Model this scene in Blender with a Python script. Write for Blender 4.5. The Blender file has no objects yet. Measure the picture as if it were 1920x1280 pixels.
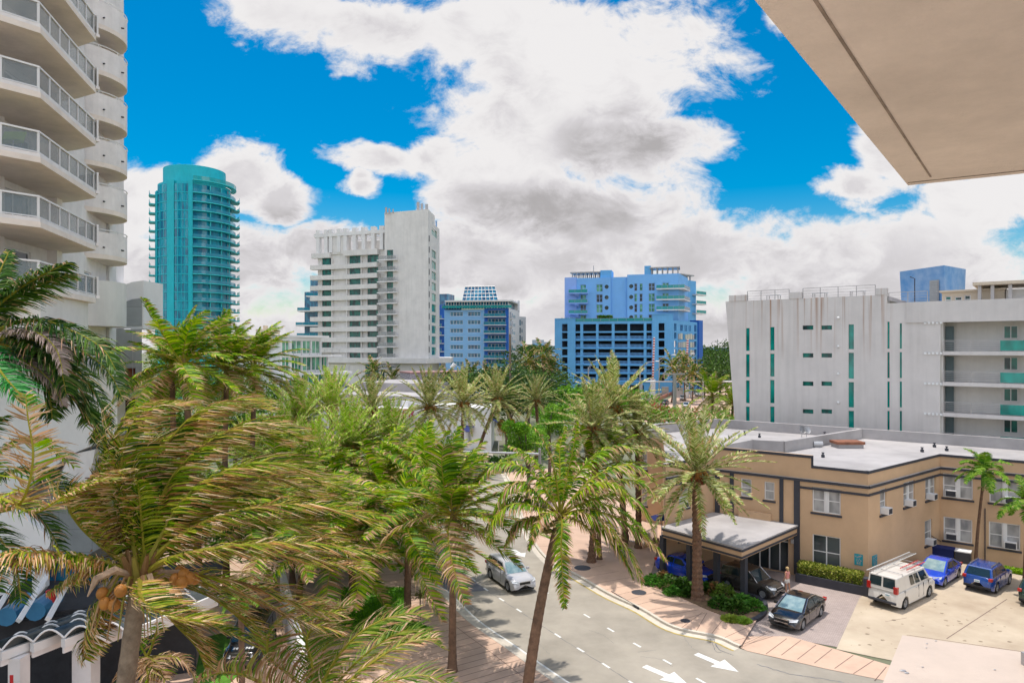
import bpy, bmesh, math, random
from mathutils import Vector, Matrix
R=random.Random(7); PI=math.pi; rad=math.radians
sc=bpy.context.scene; C=sc.collection
FPX=1280.0; CX=960.0; HZ=652.0; EYE=16.5
def P(px,py,Y): return Vector(((px-CX)/FPX*Y, Y, EYE-(py-HZ)/FPX*Y))
def G(px,py,z=0.0):
    Y=(EYE-z)*FPX/(py-HZ); return Vector(((px-CX)/FPX*Y, Y, z))
WL={}; WR={}
def setp(o,label=None,cat=None,group=None,kind=None):
    if label: o['label']=label
    if cat: o['category']=cat
    if group: o['group']=group
    if kind: o['kind']=kind
    return o
def thing(name,label,cat,loc=(0,0,0),group=None,rz=0):
    o=bpy.data.objects.new(name,None); C.objects.link(o); o.empty_display_size=.3
    o.location=loc; o.rotation_euler=(0,0,rz); WL[o.name]=Vector(loc)
    return setp(o,label,cat,group)
class MB:
    def __init__(s): s.v=[]; s.f=[]; s.c=[]
    def add(s,vs,fs,col=None):
        b=len(s.v); s.v.extend([tuple(v) for v in vs])
        for f in fs:
            s.f.append(tuple(b+i for i in f)); s.c.append(col)
    def box(s,x0,x1,y0,y1,z0,z1):
        s.add([(x,y,z) for z in(z0,z1) for y in(y0,y1) for x in(x0,x1)],
              [(0,2,3,1),(4,5,7,6),(0,1,5,4),(2,6,7,3),(0,4,6,2),(1,3,7,5)]); return s
    def fbox(s,F,a0,a1,z0,z1,d0,d1):
        s.add([F.pt(a,z,d) for z in(z0,z1) for d in(d0,d1) for a in(a0,a1)],
              [(0,2,3,1),(4,5,7,6),(0,1,5,4),(2,6,7,3),(0,4,6,2),(1,3,7,5)]); return s
    def prism(s,poly,z0,z1,top=None):
        n=len(poly); zt=top or [z1]*n
        s.add([(p[0],p[1],z0) for p in poly]+[(p[0],p[1],zt[i]) for i,p in enumerate(poly)],
              [tuple(range(n))[::-1],tuple(range(n,2*n))]+[(i,(i+1)%n,n+(i+1)%n,n+i) for i in range(n)]); return s
    def extr(s,pts,vec):
        n=len(pts); v=Vector(vec)
        s.add([Vector(p) for p in pts]+[Vector(p)+v for p in pts],
              [tuple(range(n))[::-1],tuple(range(n,2*n))]+[(i,(i+1)%n,n+(i+1)%n,n+i) for i in range(n)]); return s
    def sheet(s,pts): s.add(pts,[tuple(range(len(pts)))]); return s
    def tube(s,pts,r,n=6,col=None,cap=True):
        pts=[Vector(p) for p in pts]; rs=r if isinstance(r,(list,tuple)) else [r]*len(pts)
        b=len(s.v); up=Vector((0,0,1)); last=None
        for i,p in enumerate(pts):
            t=(pts[min(i+1,len(pts)-1)]-pts[max(i-1,0)]).normalized()
            if last is None:
                a=t.cross(up)
                if a.length<.05: a=t.cross(Vector((0,1,0)))
            else: a=last-t*last.dot(t)
            a.normalize(); last=a; c=t.cross(a)
            for k in range(n):
                q=p+(a*math.cos(2*PI*k/n)+c*math.sin(2*PI*k/n))*rs[i]; s.v.append(tuple(q))
        for i in range(len(pts)-1):
            for k in range(n):
                s.f.append((b+i*n+k,b+i*n+(k+1)%n,b+(i+1)*n+(k+1)%n,b+(i+1)*n+k)); s.c.append(col)
        if cap:
            s.f.append(tuple(b+k for k in range(n))[::-1]); s.c.append(col)
            s.f.append(tuple(b+(len(pts)-1)*n+k for k in range(n))); s.c.append(col)
        return s
    def lathe(s,prof,cx,cy,n=24,a0=0,a1=2*PI,col=None):
        b=len(s.v); full=abs(a1-a0-2*PI)<1e-6; m=n if full else n+1
        for r,z in prof:
            for k in range(m):
                a=a0+(a1-a0)*k/n; s.v.append((cx+r*math.cos(a),cy+r*math.sin(a),z))
        for i in range(len(prof)-1):
            for k in range(n):
                s.f.append((b+i*m+k,b+i*m+(k+1)%m,b+(i+1)*m+(k+1)%m,b+(i+1)*m+k)); s.c.append(col)
        return s
    def sphere(s,c,r,n=8,m=6,sc=(1,1,1),col=None,jit=0,rng=R):
        b=len(s.v)
        for i in range(m+1):
            th=PI*i/m
            for k in range(n):
                a=2*PI*k/n; q=r*(1+jit*(rng.random()-.5))
                s.v.append((c[0]+q*sc[0]*math.sin(th)*math.cos(a),c[1]+q*sc[1]*math.sin(th)*math.sin(a),c[2]+q*sc[2]*math.cos(th)))
        for i in range(m):
            for k in range(n):
                s.f.append((b+i*n+k,b+(i+1)*n+k,b+(i+1)*n+(k+1)%n,b+i*n+(k+1)%n)); s.c.append(col)
        return s
    def mesh(s,name,mat,smooth=False,off=None):
        me=bpy.data.meshes.new(name)
        v=s.v if off is None else [(a-off[0],b-off[1],c-off[2]) for a,b,c in s.v]
        me.from_pydata(v,[],s.f)
        if mat: me.materials.append(mat)
        if any(c is not None for c in s.c):
            at=me.attributes.new('Col','FLOAT_COLOR','FACE')
            fl=[]
            for c in s.c:
                c=c or (.5,.5,.5); fl+= [c[0],c[1],c[2],1.0]
            at.data.foreach_set('color',fl)
        if smooth: me.polygons.foreach_set('use_smooth',[True]*len(me.polygons))
        me.update(); return me
    def build(s,name,mat,parent=None,smooth=False,bevel=0,local=False,kind=None,label=None):
        off=WL.get(parent.name) if (parent is not None and not local) else None
        if off is not None and parent.name in WR:
            c_,s_=math.cos(-WR[parent.name]),math.sin(-WR[parent.name]); ox,oy=off[0],off[1]
            s.v=[((x-ox)*c_-(y-oy)*s_+ox,(x-ox)*s_+(y-oy)*c_+oy,z) for x,y,z in s.v]
        o=bpy.data.objects.new(name,s.mesh(name,mat,smooth,off)); C.objects.link(o)
        if parent is not None:
            o.parent=parent; WL[o.name]=WL.get(parent.name,Vector((0,0,0)))
            if parent.name in WR: WR[o.name]=WR[parent.name]
        else: WL[o.name]=Vector((0,0,0))
        if bevel:
            m=o.modifiers.new('bv','BEVEL'); m.width=bevel; m.segments=2; m.limit_method='ANGLE'
        if kind: o['kind']=kind
        if label: o['label']=label
        return o
def struct(name,mb,mat,smooth=False): return mb.build(name,mat,kind='structure',smooth=smooth)
def inst(me,name,loc,rz=0,parent=None,scale=None):
    """object from shared mesh, loc in world, parent unrotated"""
    o=bpy.data.objects.new(name,me); C.objects.link(o)
    if parent is not None: o.parent=parent; o.location=Vector(loc)-WL[parent.name]
    else: o.location=loc
    o.rotation_euler=(0,0,rz)
    if scale: o.scale=(scale,)*3 if not isinstance(scale,(tuple,list)) else scale
    WL[o.name]=Vector(loc)
    if rz: WR[o.name]=rz
    return o
def copy_tree(o,parent=None):
    c=o.copy(); C.objects.link(c); c.parent=parent
    for ch in list(o.children): copy_tree(ch,c)
    return c
class Fac:
    def __init__(s,A,B,flip=None):
        s.A=Vector((A[0],A[1])); s.B=Vector((B[0],B[1])); d=s.B-s.A; s.L=d.length; s.u=d/s.L
        n=Vector((s.u.y,-s.u.x))
        if n.dot(-(s.A+s.B)*.5)<0: n=-n
        if flip: n=-n
        s.n=n; s.ang=math.atan2(s.u.y,s.u.x)
        s.sgn = 1 if Vector((s.u.y,-s.u.x)).dot(n)>0 else -1
    def pt(s,a,z,d=0):
        p=s.A+s.u*a+s.n*d; return Vector((p.x,p.y,z))
    def hit(s,px):
        k=(px-CX)/FPX; return (k*s.A.y-s.A.x)/(s.u.x-k*s.u.y)
    def sz(s,px,py):
        t=s.hit(px); Y=s.A.y+s.u.y*t; return t, EYE-(py-HZ)/FPX*Y
    def rect(s,x0,y0,x1,y1):
        a0,za=s.sz(x0,(y0)); a1,zb=s.sz(x1,(y1)); 
        _,zt=s.sz((x0+x1)/2,y0); _,zb=s.sz((x0+x1)/2,y1)
        return min(a0,a1),max(a0,a1),min(zb,zt),max(zb,zt)
def wall(F,a0,a1,z0,z1,holes=(),rev=.15,mb=None,d=0,top=True):
    mb=mb or MB(); A=sorted(set([a0,a1]+[min(max(x,a0),a1) for h in holes for x in h[:2]])); Z=sorted(set([z0,z1]+[min(max(x,z0),z1) for h in holes for x in h[2:4]]))
    def inh(a,z): return any(h[0]<a<h[1] and h[2]<z<h[3] for h in holes)
    for i in range(len(A)-1):
        j=0
        while j<len(Z)-1:
            if inh((A[i]+A[i+1])/2,(Z[j]+Z[j+1])/2): j+=1; continue
            k=j
            while k+1<len(Z)-1 and not inh((A[i]+A[i+1])/2,(Z[k+1]+Z[k+2])/2): k+=1
            mb.add([F.pt(A[i],Z[j],d),F.pt(A[i+1],Z[j],d),F.pt(A[i+1],Z[k+1],d),F.pt(A[i],Z[k+1],d)],[(0,1,2,3)]); j=k+1
    for h in holes:
        p=[(h[0],h[2]),(h[1],h[2]),(h[1],h[3]),(h[0],h[3])]
        for i in range(4):
            q=p[i];r=p[(i+1)%4]; mb.add([F.pt(q[0],q[1],d),F.pt(r[0],r[1],d),F.pt(r[0],r[1],d-rev),F.pt(q[0],q[1],d-rev)],[(0,1,2,3)])
    return mb
# ---------- materials
def nd(nt,t,**k):
    n=nt.nodes.new(t)
    for a,b in k.items(): setattr(n,a,b)
    return n
def pm(name,col,rough=.8,var=.12,scale=1.5,bump=0,bscale=30,metal=0,spec=.4,streak=0,col2=None,brick=None,emit=None,alpha=None,coat=0):
    m=bpy.data.materials.new(name); m.use_nodes=True; nt=m.node_tree; b=nt.nodes['Principled BSDF']
    b.inputs['Roughness'].default_value=rough; b.inputs['Metallic'].default_value=metal; b.inputs['Specular IOR Level'].default_value=spec
    if coat: b.inputs['Coat Weight'].default_value=coat; b.inputs['Coat Roughness'].default_value=.05
    tc=nd(nt,'ShaderNodeTexCoord'); src=tc.outputs['Object']
    n1=nd(nt,'ShaderNodeTexNoise'); n1.inputs['Scale'].default_value=scale; n1.inputs['Detail'].default_value=6; n1.inputs['Roughness'].default_value=.65
    nt.links.new(src,n1.inputs['Vector'])
    mx=nd(nt,'ShaderNodeMix',data_type='RGBA'); mr=nd(nt,'ShaderNodeMapRange')
    mr.inputs[1].default_value=.3; mr.inputs[2].default_value=.7; nt.links.new(n1.outputs['Fac'],mr.inputs[0]); nt.links.new(mr.outputs[0],mx.inputs[0])
    c2=col2 or tuple(c*(1-2*var) for c in col); c1=col if col2 else tuple(min(1,c*(1+var*.6)) for c in col)
    mx.inputs[6].default_value=(*c1,1); mx.inputs[7].default_value=(*c2,1); out=mx.outputs[2]
    if brick:
        bt=nd(nt,'ShaderNodeTexBrick'); bt.inputs['Scale'].default_value=1; bt.inputs['Brick Width'].default_value=brick[0]; bt.inputs['Row Height'].default_value=brick[1]; bt.inputs['Mortar Size'].default_value=brick[2]
        bt.inputs['Color1'].default_value=(1,1,1,1); bt.inputs['Color2'].default_value=(.86,.86,.86,1); bt.inputs['Mortar'].default_value=(brick[3],)*3+(1,); bt.offset=brick[4] if len(brick)>4 else .5
        mp=nd(nt,'ShaderNodeMapping'); mp.inputs['Rotation'].default_value=(brick[6] if len(brick)>6 else 0,0,brick[5] if len(brick)>5 else 0)
        nt.links.new(src,mp.inputs[0]); nt.links.new(mp.outputs[0],bt.inputs['Vector'])
        mu=nd(nt,'ShaderNodeMix',data_type='RGBA',blend_type='MULTIPLY'); mu.inputs[0].default_value=1; nt.links.new(out,mu.inputs[6]); nt.links.new(bt.outputs['Color'],mu.inputs[7]); out=mu.outputs[2]
    if streak:
        mp=nd(nt,'ShaderNodeMapping'); mp.inputs['Scale'].default_value=(1.6,1.6,.12); nt.links.new(src,mp.inputs[0])
        n2=nd(nt,'ShaderNodeTexNoise'); n2.inputs['Scale'].default_value=1.3; n2.inputs['Detail'].default_value=5; nt.links.new(mp.outputs[0],n2.inputs['Vector'])
        r2=nd(nt,'ShaderNodeMapRange'); r2.inputs[1].default_value=.45; r2.inputs[2].default_value=.75; r2.inputs[3].default_value=1; r2.inputs[4].default_value=1-streak; nt.links.new(n2.outputs['Fac'],r2.inputs[0])
        mu=nd(nt,'ShaderNodeMix',data_type='RGBA',blend_type='MULTIPLY'); mu.inputs[0].default_value=1; nt.links.new(out,mu.inputs[6]); nt.links.new(r2.outputs[0],mu.inputs[7]); out=mu.outputs[2]
    nt.links.new(out,b.inputs['Base Color'])
    if bump:
        n3=nd(nt,'ShaderNodeTexNoise'); n3.inputs['Scale'].default_value=bscale; n3.inputs['Detail'].default_value=4; nt.links.new(src,n3.inputs['Vector'])
        bp=nd(nt,'ShaderNodeBump'); bp.inputs['Strength'].default_value=bump; bp.inputs['Distance'].default_value=.02; nt.links.new(n3.outputs['Fac'],bp.inputs['Height']); nt.links.new(bp.outputs[0],b.inputs['Normal'])
    if emit: b.inputs['Emission Color'].default_value=(*emit[:3],1); b.inputs['Emission Strength'].default_value=emit[3]
    if alpha is not None:
        b.inputs['Alpha'].default_value=alpha
    return m
def leafmat(name,tr=.3):
    m=bpy.data.materials.new(name); m.use_nodes=True; nt=m.node_tree; b=nt.nodes['Principled BSDF']; o=nt.nodes['Material Output']
    at=nd(nt,'ShaderNodeAttribute',attribute_name='Col'); oi=nd(nt,'ShaderNodeObjectInfo')
    hs=nd(nt,'ShaderNodeHueSaturation'); hs.inputs['Saturation'].default_value=1.05; mr=nd(nt,'ShaderNodeMapRange'); mr.inputs[3].default_value=.82; mr.inputs[4].default_value=1.3
    nt.links.new(oi.outputs['Random'],mr.inputs[0]); nt.links.new(mr.outputs[0],hs.inputs['Value']); nt.links.new(at.outputs['Color'],hs.inputs['Color'])
    nt.links.new(hs.outputs[0],b.inputs['Base Color']); b.inputs['Roughness'].default_value=.48; b.inputs['Specular IOR Level'].default_value=.22
    t=nd(nt,'ShaderNodeBsdfTranslucent'); nt.links.new(hs.outputs[0],t.inputs['Color']); ms=nd(nt,'ShaderNodeMixShader'); ms.inputs[0].default_value=tr
    nt.links.new(b.outputs[0],ms.inputs[1]); nt.links.new(t.outputs[0],ms.inputs[2]); nt.links.new(ms.outputs[0],o.inputs['Surface'])
    return m
def railglass(name,col,a):
    m=bpy.data.materials.new(name); m.use_nodes=True; nt=m.node_tree; b=nt.nodes['Principled BSDF']; o=nt.nodes['Material Output']
    b.inputs['Base Color'].default_value=(*col,1); b.inputs['Roughness'].default_value=.05; b.inputs['Specular IOR Level'].default_value=.8
    t=nd(nt,'ShaderNodeBsdfTransparent'); t.inputs['Color'].default_value=(*[min(1,.6+c*.6) for c in col],1); ms=nd(nt,'ShaderNodeMixShader'); ms.inputs[0].default_value=a
    nt.links.new(t.outputs[0],ms.inputs[1]); nt.links.new(b.outputs[0],ms.inputs[2]); nt.links.new(ms.outputs[0],o.inputs['Surface'])
    return m
def glassmat(name,c1,c2,scale=.6,rough=.08):
    """window glass: dark/blinds variation by big cells"""
    m=bpy.data.materials.new(name); m.use_nodes=True; nt=m.node_tree; b=nt.nodes['Principled BSDF']
    tc=nd(nt,'ShaderNodeTexCoord'); oi=nd(nt,'ShaderNodeObjectInfo'); mp=nd(nt,'ShaderNodeMapping'); mp.inputs['Scale'].default_value=(1,1,.5)
    ad=nd(nt,'ShaderNodeVectorMath',operation='ADD'); nt.links.new(tc.outputs['Object'],ad.inputs[0]); 
    sc_=nd(nt,'ShaderNodeVectorMath',operation='SCALE'); sc_.inputs['Scale'].default_value=40; cb=nd(nt,'ShaderNodeCombineXYZ'); nt.links.new(oi.outputs['Random'],cb.inputs[0]); nt.links.new(cb.outputs[0],sc_.inputs[0]); nt.links.new(sc_.outputs[0],ad.inputs[1])
    nt.links.new(ad.outputs[0],mp.inputs[0]); n=nd(nt,'ShaderNodeTexNoise'); n.inputs['Scale'].default_value=scale; n.inputs['Detail'].default_value=2; nt.links.new(mp.outputs[0],n.inputs['Vector'])
    mr=nd(nt,'ShaderNodeMapRange'); mr.inputs[1].default_value=.38; mr.inputs[2].default_value=.62; nt.links.new(n.outputs['Fac'],mr.inputs[0])
    mx=nd(nt,'ShaderNodeMix',data_type='RGBA'); mx.inputs[6].default_value=(*c1,1); mx.inputs[7].default_value=(*c2,1); nt.links.new(mr.outputs[0],mx.inputs[0]); nt.links.new(mx.outputs[2],b.inputs['Base Color'])
    b.inputs['Roughness'].default_value=rough; b.inputs['Specular IOR Level'].default_value=.45
    return m
M={}
M['white']=pm('white stucco',(.72,.69,.66),.75,.06,.5,.15,25,streak=.08)
M['white2']=pm('clean white paint',(.74,.72,.71),.6,.04,.8)
M['concrete']=pm('balcony concrete',(.80,.75,.73),.85,.08,.8,.2,30,streak=.08)
M['soffit']=pm('soffit concrete',(.80,.70,.62),.9,.07,1.2,.15,30)
M['grey']=pm('grey stone panel',(.33,.345,.345),.6,.08,.8,brick=(2.2,1.5,.02,.6,0,0,PI/2))
M['frame']=pm('white aluminium frame',(.72,.70,.69),.4,.03,2)
M['rail']=pm('metal rail',(.42,.40,.40),.4,.06,3,metal=.4)
M['dark']=pm('dark interior',(.03,.03,.035),.7,.2,2)
M['black']=pm('black rubber',(.02,.02,.02),.75,.2,5)
M['glassdk']=glassmat('dark window glass',(.02,.03,.035),(.09,.10,.10))
M['glassgr']=glassmat('green tinted glass',(.0,.17,.135),(.003,.03,.035),1.2,.16)
M['glasstl']=glassmat('bright teal glass',(.0,.30,.25),(.0,.15,.13),1.0)
M['glassbl']=glassmat('blue glass',(.03,.20,.32),(.01,.06,.14),.8,.12)
M['glassmint']=glassmat('mint curtain glass',(.16,.42,.27),(.03,.13,.09),.9)
M['blind']=glassmat('blinds behind glass',(.42,.41,.40),(.20,.20,.20),1.2,.15)
M['rglass']=railglass('railing glass',(.34,.36,.36),.42)
M['rgteal']=railglass('teal railing glass',(.02,.32,.32),.75)
M['rgblue']=railglass('blue railing glass',(.04,.28,.38),.7)
M['teal']=pm('teal tower paint',(.0,.44,.53),.5,.06,.4)
M['tealg']=glassmat('teal tower glass',(.0,.31,.42),(.0,.13,.23),.35)
M['teall']=pm('light teal slab edge',(.04,.56,.60),.5,.05,.5)
M['blue']=pm('blue painted render',(.14,.42,.76),.7,.05,.3,streak=.06)
M['lblue']=pm('pale blue render',(.19,.45,.84),.7,.04,.3)
M['lblue2']=pm('light lilac blue render',(.28,.44,.84),.7,.04,.3)
M['dblue']=pm('deep blue wall',(.02,.13,.50),.6,.06,.5)
M['sblue']=pm('soft blue render',(.25,.48,.78),.7,.04,.3)
M['rustblue']=pm('weathered blue cladding',(.07,.24,.50),.6,.2,.6,streak=.0,col2=(.28,.40,.58))
M['tan']=pm('tan stucco',(.58,.385,.235),.85,.05,.6,.3,40)
M['trim']=pm('charcoal trim',(.045,.047,.06),.6,.1,2)
M['roof']=pm('white roof membrane',(.41,.385,.38),.8,.16,.22,.1,10)
M['cream']=pm('cream render',(.62,.52,.40),.8,.05,.6)
M['road']=pm('asphalt',(.36,.32,.265),.85,.16,.22,.3,60)
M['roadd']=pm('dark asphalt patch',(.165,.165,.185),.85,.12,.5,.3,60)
M['paint']=pm('road paint',(.74,.73,.70),.7,.1,4)
M['ypaint']=pm('yellow kerb paint',(.46,.34,.08),.7,.2,3)
M['walk']=pm('pink concrete walk',(.58,.40,.30),.85,.09,.5,.2,40)
M['walkj']=pm('sidewalk joint',(.17,.11,.09),.9,.1,4)
M['kerb']=pm('kerb concrete',(.58,.52,.44),.85,.1,1,.2,30)
M['pave']=pm('brick paving',(.42,.34,.31),.85,.08,.5,.2,40,brick=(.22,.11,.012,.62,.5,.6))
M['lot']=pm('worn concrete lot',(.54,.45,.34),.85,.05,.22,.2,30,col2=(.36,.28,.20))
M['ground']=pm('city ground',(.24,.22,.17),.9,.2,.12,.2,10,col2=(.08,.11,.04))
M['grass']=pm('lawn',(.10,.26,.02),.9,.25,3,.8,60)
M['soil']=pm('planting soil',(.22,.14,.08),.95,.25,3,.6,30)
M['wood']=pm('weathered timber',(.22,.16,.11),.9,.2,3,.3,20)
M['conc_pole']=pm('concrete pole',(.40,.38,.35),.85,.1,1,.2,20)
M['steel']=pm('galvanised steel',(.46,.46,.47),.45,.08,2,metal=.5)
M['leaf']=leafmat('palm leaflets',.24)
M['leafb']=leafmat('broad leaves',.3)
M['trunk']=pm('palm bark',(.22,.13,.08),.9,.3,3,.8,14,col2=(.09,.055,.035))
M['trunkh']=pm('weathered palm bark',(.34,.25,.18),.9,.3,4,1,18,col2=(.15,.10,.07))
M['tubebl']=pm('blue steel duct',(.05,.20,.36),.4,.08,2)
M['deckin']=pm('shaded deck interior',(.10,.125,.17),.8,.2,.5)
M['trunkd']=pm('date palm bark',(.24,.135,.08),.95,.3,9,1,9,col2=(.07,.04,.03))
M['bark']=pm('tree bark',(.16,.12,.09),.95,.25,4,.8,10)
M['coco']=pm('orange coconut',(.48,.19,.035),.55,.15,5)
M['cocog']=pm('green coconut',(.20,.18,.05),.55,.15,5)
M['red']=pm('red paint',(.55,.03,.03),.45,.05,2)
M['orange']=pm('orange plastic',(.65,.22,.03),.5,.05,2)
M['signbl']=pm('teal sign face',(.01,.28,.34),.4,.05,2)
M['signgr']=pm('green road sign',(.0,.30,.16),.5,.05,2)
M['whitep']=pm('white enamel',(.78,.78,.78),.35,.02,2)
M['navy']=pm('navy canvas',(.01,.02,.12),.8,.05,2)
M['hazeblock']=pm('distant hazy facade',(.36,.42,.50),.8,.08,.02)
# ---------- camera, sun, sky
cam=bpy.data.cameras.new('Camera'); co=bpy.data.objects.new('Camera',cam); C.objects.link(co); sc.camera=co
co.location=(0,0,EYE); co.rotation_euler=(PI/2,0,0); cam.sensor_width=36; cam.lens=24; cam.shift_y=(HZ-640)/1920; cam.clip_end=6000; cam.clip_start=.1
SUNOFF=Vector((.12,-.16,-1))
sl=bpy.data.lights.new('Sun','SUN'); sl.energy=3.5; sl.angle=rad(.53); sl.color=(1,.945,.86)
so=bpy.data.objects.new('Sun',sl); C.objects.link(so); so.rotation_euler=SUNOFF.to_track_quat('-Z','Y').to_euler()
el=math.atan2(1,math.hypot(.12,.16)); az=math.atan2(-.12,.16)
w=bpy.data.worlds.new('World'); sc.world=w; w.use_nodes=True; nt=w.node_tree; nt.nodes.clear()
def L(a,b): nt.links.new(a,b)
def val(x,s):
    if isinstance(x,(int,float)): s.default_value=x
    else: L(x,s)
def mth(op,a,b=0,c=None):
    n=nt.nodes.new('ShaderNodeMath'); n.operation=op; val(a,n.inputs[0]); val(b,n.inputs[1])
    if c is not None: val(c,n.inputs[2])
    return n.outputs[0]
def sstep(x,lo,hi,a=0,b=1):
    n=nt.nodes.new('ShaderNodeMapRange'); n.interpolation_type='SMOOTHSTEP'; val(x,n.inputs[0])
    n.inputs[1].default_value=lo; n.inputs[2].default_value=hi; n.inputs[3].default_value=a; n.inputs[4].default_value=b; return n.outputs[0]
tc=nt.nodes.new('ShaderNodeTexCoord'); sx=nt.nodes.new('ShaderNodeSeparateXYZ'); L(tc.outputs['Generated'],sx.inputs[0])
dx,dy,dz=sx.outputs
ay=mth('MAXIMUM',mth('ABSOLUTE',dy),.12); U=mth('DIVIDE',dx,ay); V=mth('DIVIDE',dz,ay)
cbv=nt.nodes.new('ShaderNodeCombineXYZ'); L(U,cbv.inputs[0]); L(mth('MULTIPLY',V,1.5),cbv.inputs[1]); L(mth('MULTIPLY',dy,.3),cbv.inputs[2])
def noise(scale,det,rough,seed=0,dist=0,vec=None):
    n=nt.nodes.new('ShaderNodeTexNoise'); n.inputs['Scale'].default_value=scale; n.inputs['Detail'].default_value=det; n.inputs['Roughness'].default_value=rough; n.inputs['Distortion'].default_value=dist
    mp=nt.nodes.new('ShaderNodeMapping'); mp.inputs['Location'].default_value=(seed,seed*.7,seed*.3); L(vec or cbv.outputs[0],mp.inputs[0]); L(mp.outputs[0],n.inputs['Vector']); return n.outputs['Fac']
N1=noise(5.0,9,.62,3.1,.25); N2=noise(2.2,3,.5,9.4); N3=noise(9,5,.6,1.7,.3)
# warped coordinates so that cloud outlines are billowy
UW=mth('ADD',U,mth('MULTIPLY',mth('SUBTRACT',N2,.5),.16)); VW=mth('ADD',V,mth('MULTIPLY',mth('SUBTRACT',N3,.5),.07))
def blob(px,py,rx,ry):
    u=(px-960)/1280; v=(652-py)/1280
    a=mth('DIVIDE',mth('SUBTRACT',UW,u),rx/1280); b=mth('DIVIDE',mth('SUBTRACT',VW,v),ry/1280)
    return mth('SUBTRACT',1,mth('SQRT',mth('ADD',mth('MULTIPLY',a,a),mth('MULTIPLY',b,b))))
N5_=noise(13,6,.65,4.4,.5)
def mx(l):
    r=l[0]
    for x in l[1:]: r=mth('MAXIMUM',r,x)
    return r
pos=[(560,20,150,95),(720,45,150,95),(960,60,190,110),(1120,130,250,170),(1040,240,260,110),(930,335,230,110),(1160,270,200,100),(1080,400,280,110),
 (690,295,130,38),(800,300,110,60),(660,345,60,30),(430,335,100,70),(510,370,90,50),(235,385,90,85),(300,520,400,110),(620,470,200,65),(900,500,400,110),(1330,480,150,90),(1550,500,240,100),(1750,480,220,90),(1850,370,140,70),
 (1590,345,80,50),(1650,290,70,70),(1470,5,60,60),(1000,-160,500,220),(1700,560,500,130),(660,330,40,22),(200,640,500,120),(960,640,1400,110)]
B=mx([blob(*p) for p in pos])
# behind / beside the view a generic scatter of cumulus
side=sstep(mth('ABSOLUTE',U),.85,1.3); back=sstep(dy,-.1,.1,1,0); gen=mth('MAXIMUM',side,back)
gb=mth('MULTIPLY',mth('SUBTRACT',noise(2.6,4,.5,5.5,0,tc.outputs['Generated']),.47),3.2)
Bm=mth('ADD',mth('MULTIPLY',B,mth('SUBTRACT',1,gen)),mth('MULTIPLY',gb,gen))
dens=mth('ADD',mth('MULTIPLY',Bm,1.0),mth('ADD',mth('MULTIPLY',mth('SUBTRACT',N1,.5),1.9),mth('MULTIPLY',mth('SUBTRACT',N5_,.5),1.1)))
alpha=sstep(dens,-.06,.34)
# cloud self shading: thick middles go grey, rims and tops stay bright
def gblob(px,py,rx,ry): return sstep(blob(px,py,rx,ry),0,.75)
gr=mx([gblob(1170,265,190,100),mth('MULTIPLY',gblob(1050,400,360,75),1.0),mth('MULTIPLY',gblob(560,410,180,60),.6),mth('MULTIPLY',gblob(600,530,620,150),.6),mth('MULTIPLY',gblob(1300,530,900,170),.55),mth('MULTIPLY',gblob(640,60,240,60),.25)])
N4=noise(6,7,.6,7.7,.4); N5=noise(3.2,6,.55,21.3,.3)
tex=sstep(mth('ADD',mth('MULTIPLY',N4,.6),mth('MULTIPLY',N5_,.4)),.40,.60)
shade=mth('MULTIPLY',mth('ADD',mth('MULTIPLY',gr,mth('ADD',.42,mth('MULTIPLY',tex,.58))),mth('MULTIPLY',mth('MULTIPLY',sstep(mth('ADD',mth('MULTIPLY',N5,.65),mth('MULTIPLY',N5_,.35)),.44,.64),sstep(dens,.25,.8)),.34)),sstep(dens,.12,.75))
ccr=nt.nodes.new('ShaderNodeValToRGB'); L(shade,ccr.inputs[0]); e=ccr.color_ramp.elements
e[0].position=0; e[0].color=(.92,.90,.90,1); e[1].position=1; e[1].color=(.47,.45,.455,1); q=e.new(.3); q.color=(.74,.715,.735,1)
sky=nt.nodes.new('ShaderNodeTexSky'); sky.sky_type='NISHITA'; sky.sun_disc=False; sky.sun_elevation=el; sky.sun_rotation=az; sky.air_density=1.2; sky.dust_density=.3; sky.ozone_density=3
bg1=nt.nodes.new('ShaderNodeBackground'); bg1.inputs['Strength'].default_value=.10
hs=nt.nodes.new('ShaderNodeHueSaturation'); hs.inputs['Saturation'].default_value=1.8; hs.inputs['Value'].default_value=1.0; hs.inputs['Hue'].default_value=.494; L(sky.outputs[0],hs.inputs['Color']); L(hs.outputs[0],bg1.inputs['Color'])
bg2=nt.nodes.new('ShaderNodeBackground'); L(ccr.outputs[0],bg2.inputs['Color']); L(mth('ADD',mth('ADD',.80,mth('MULTIPLY',back,.95)),sstep(dz,.56,.8,0,.7)),bg2.inputs['Strength'])  # cloud glow raised overhead and behind the view to add fill light
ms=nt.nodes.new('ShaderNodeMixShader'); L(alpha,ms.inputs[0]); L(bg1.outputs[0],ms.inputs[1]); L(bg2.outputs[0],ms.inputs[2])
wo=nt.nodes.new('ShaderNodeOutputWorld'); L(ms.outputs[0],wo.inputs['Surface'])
w.cycles.sampling_method='MANUAL'; w.cycles.sample_map_resolution=512
sc.view_settings.view_transform='Standard'; sc.view_settings.look='None'; sc.view_settings.gamma=1; sc.view_settings.exposure=.24
sc.cycles.max_bounces=5; sc.cycles.diffuse_bounces=3; sc.cycles.glossy_bounces=2; sc.cycles.transmission_bounces=3; sc.cycles.use_adaptive_sampling=True; sc.cycles.adaptive_threshold=.02; sc.cycles.transparent_max_bounces=12; sc.cycles.use_denoising=True; sc.cycles.denoising_prefilter='ACCURATE'
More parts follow.
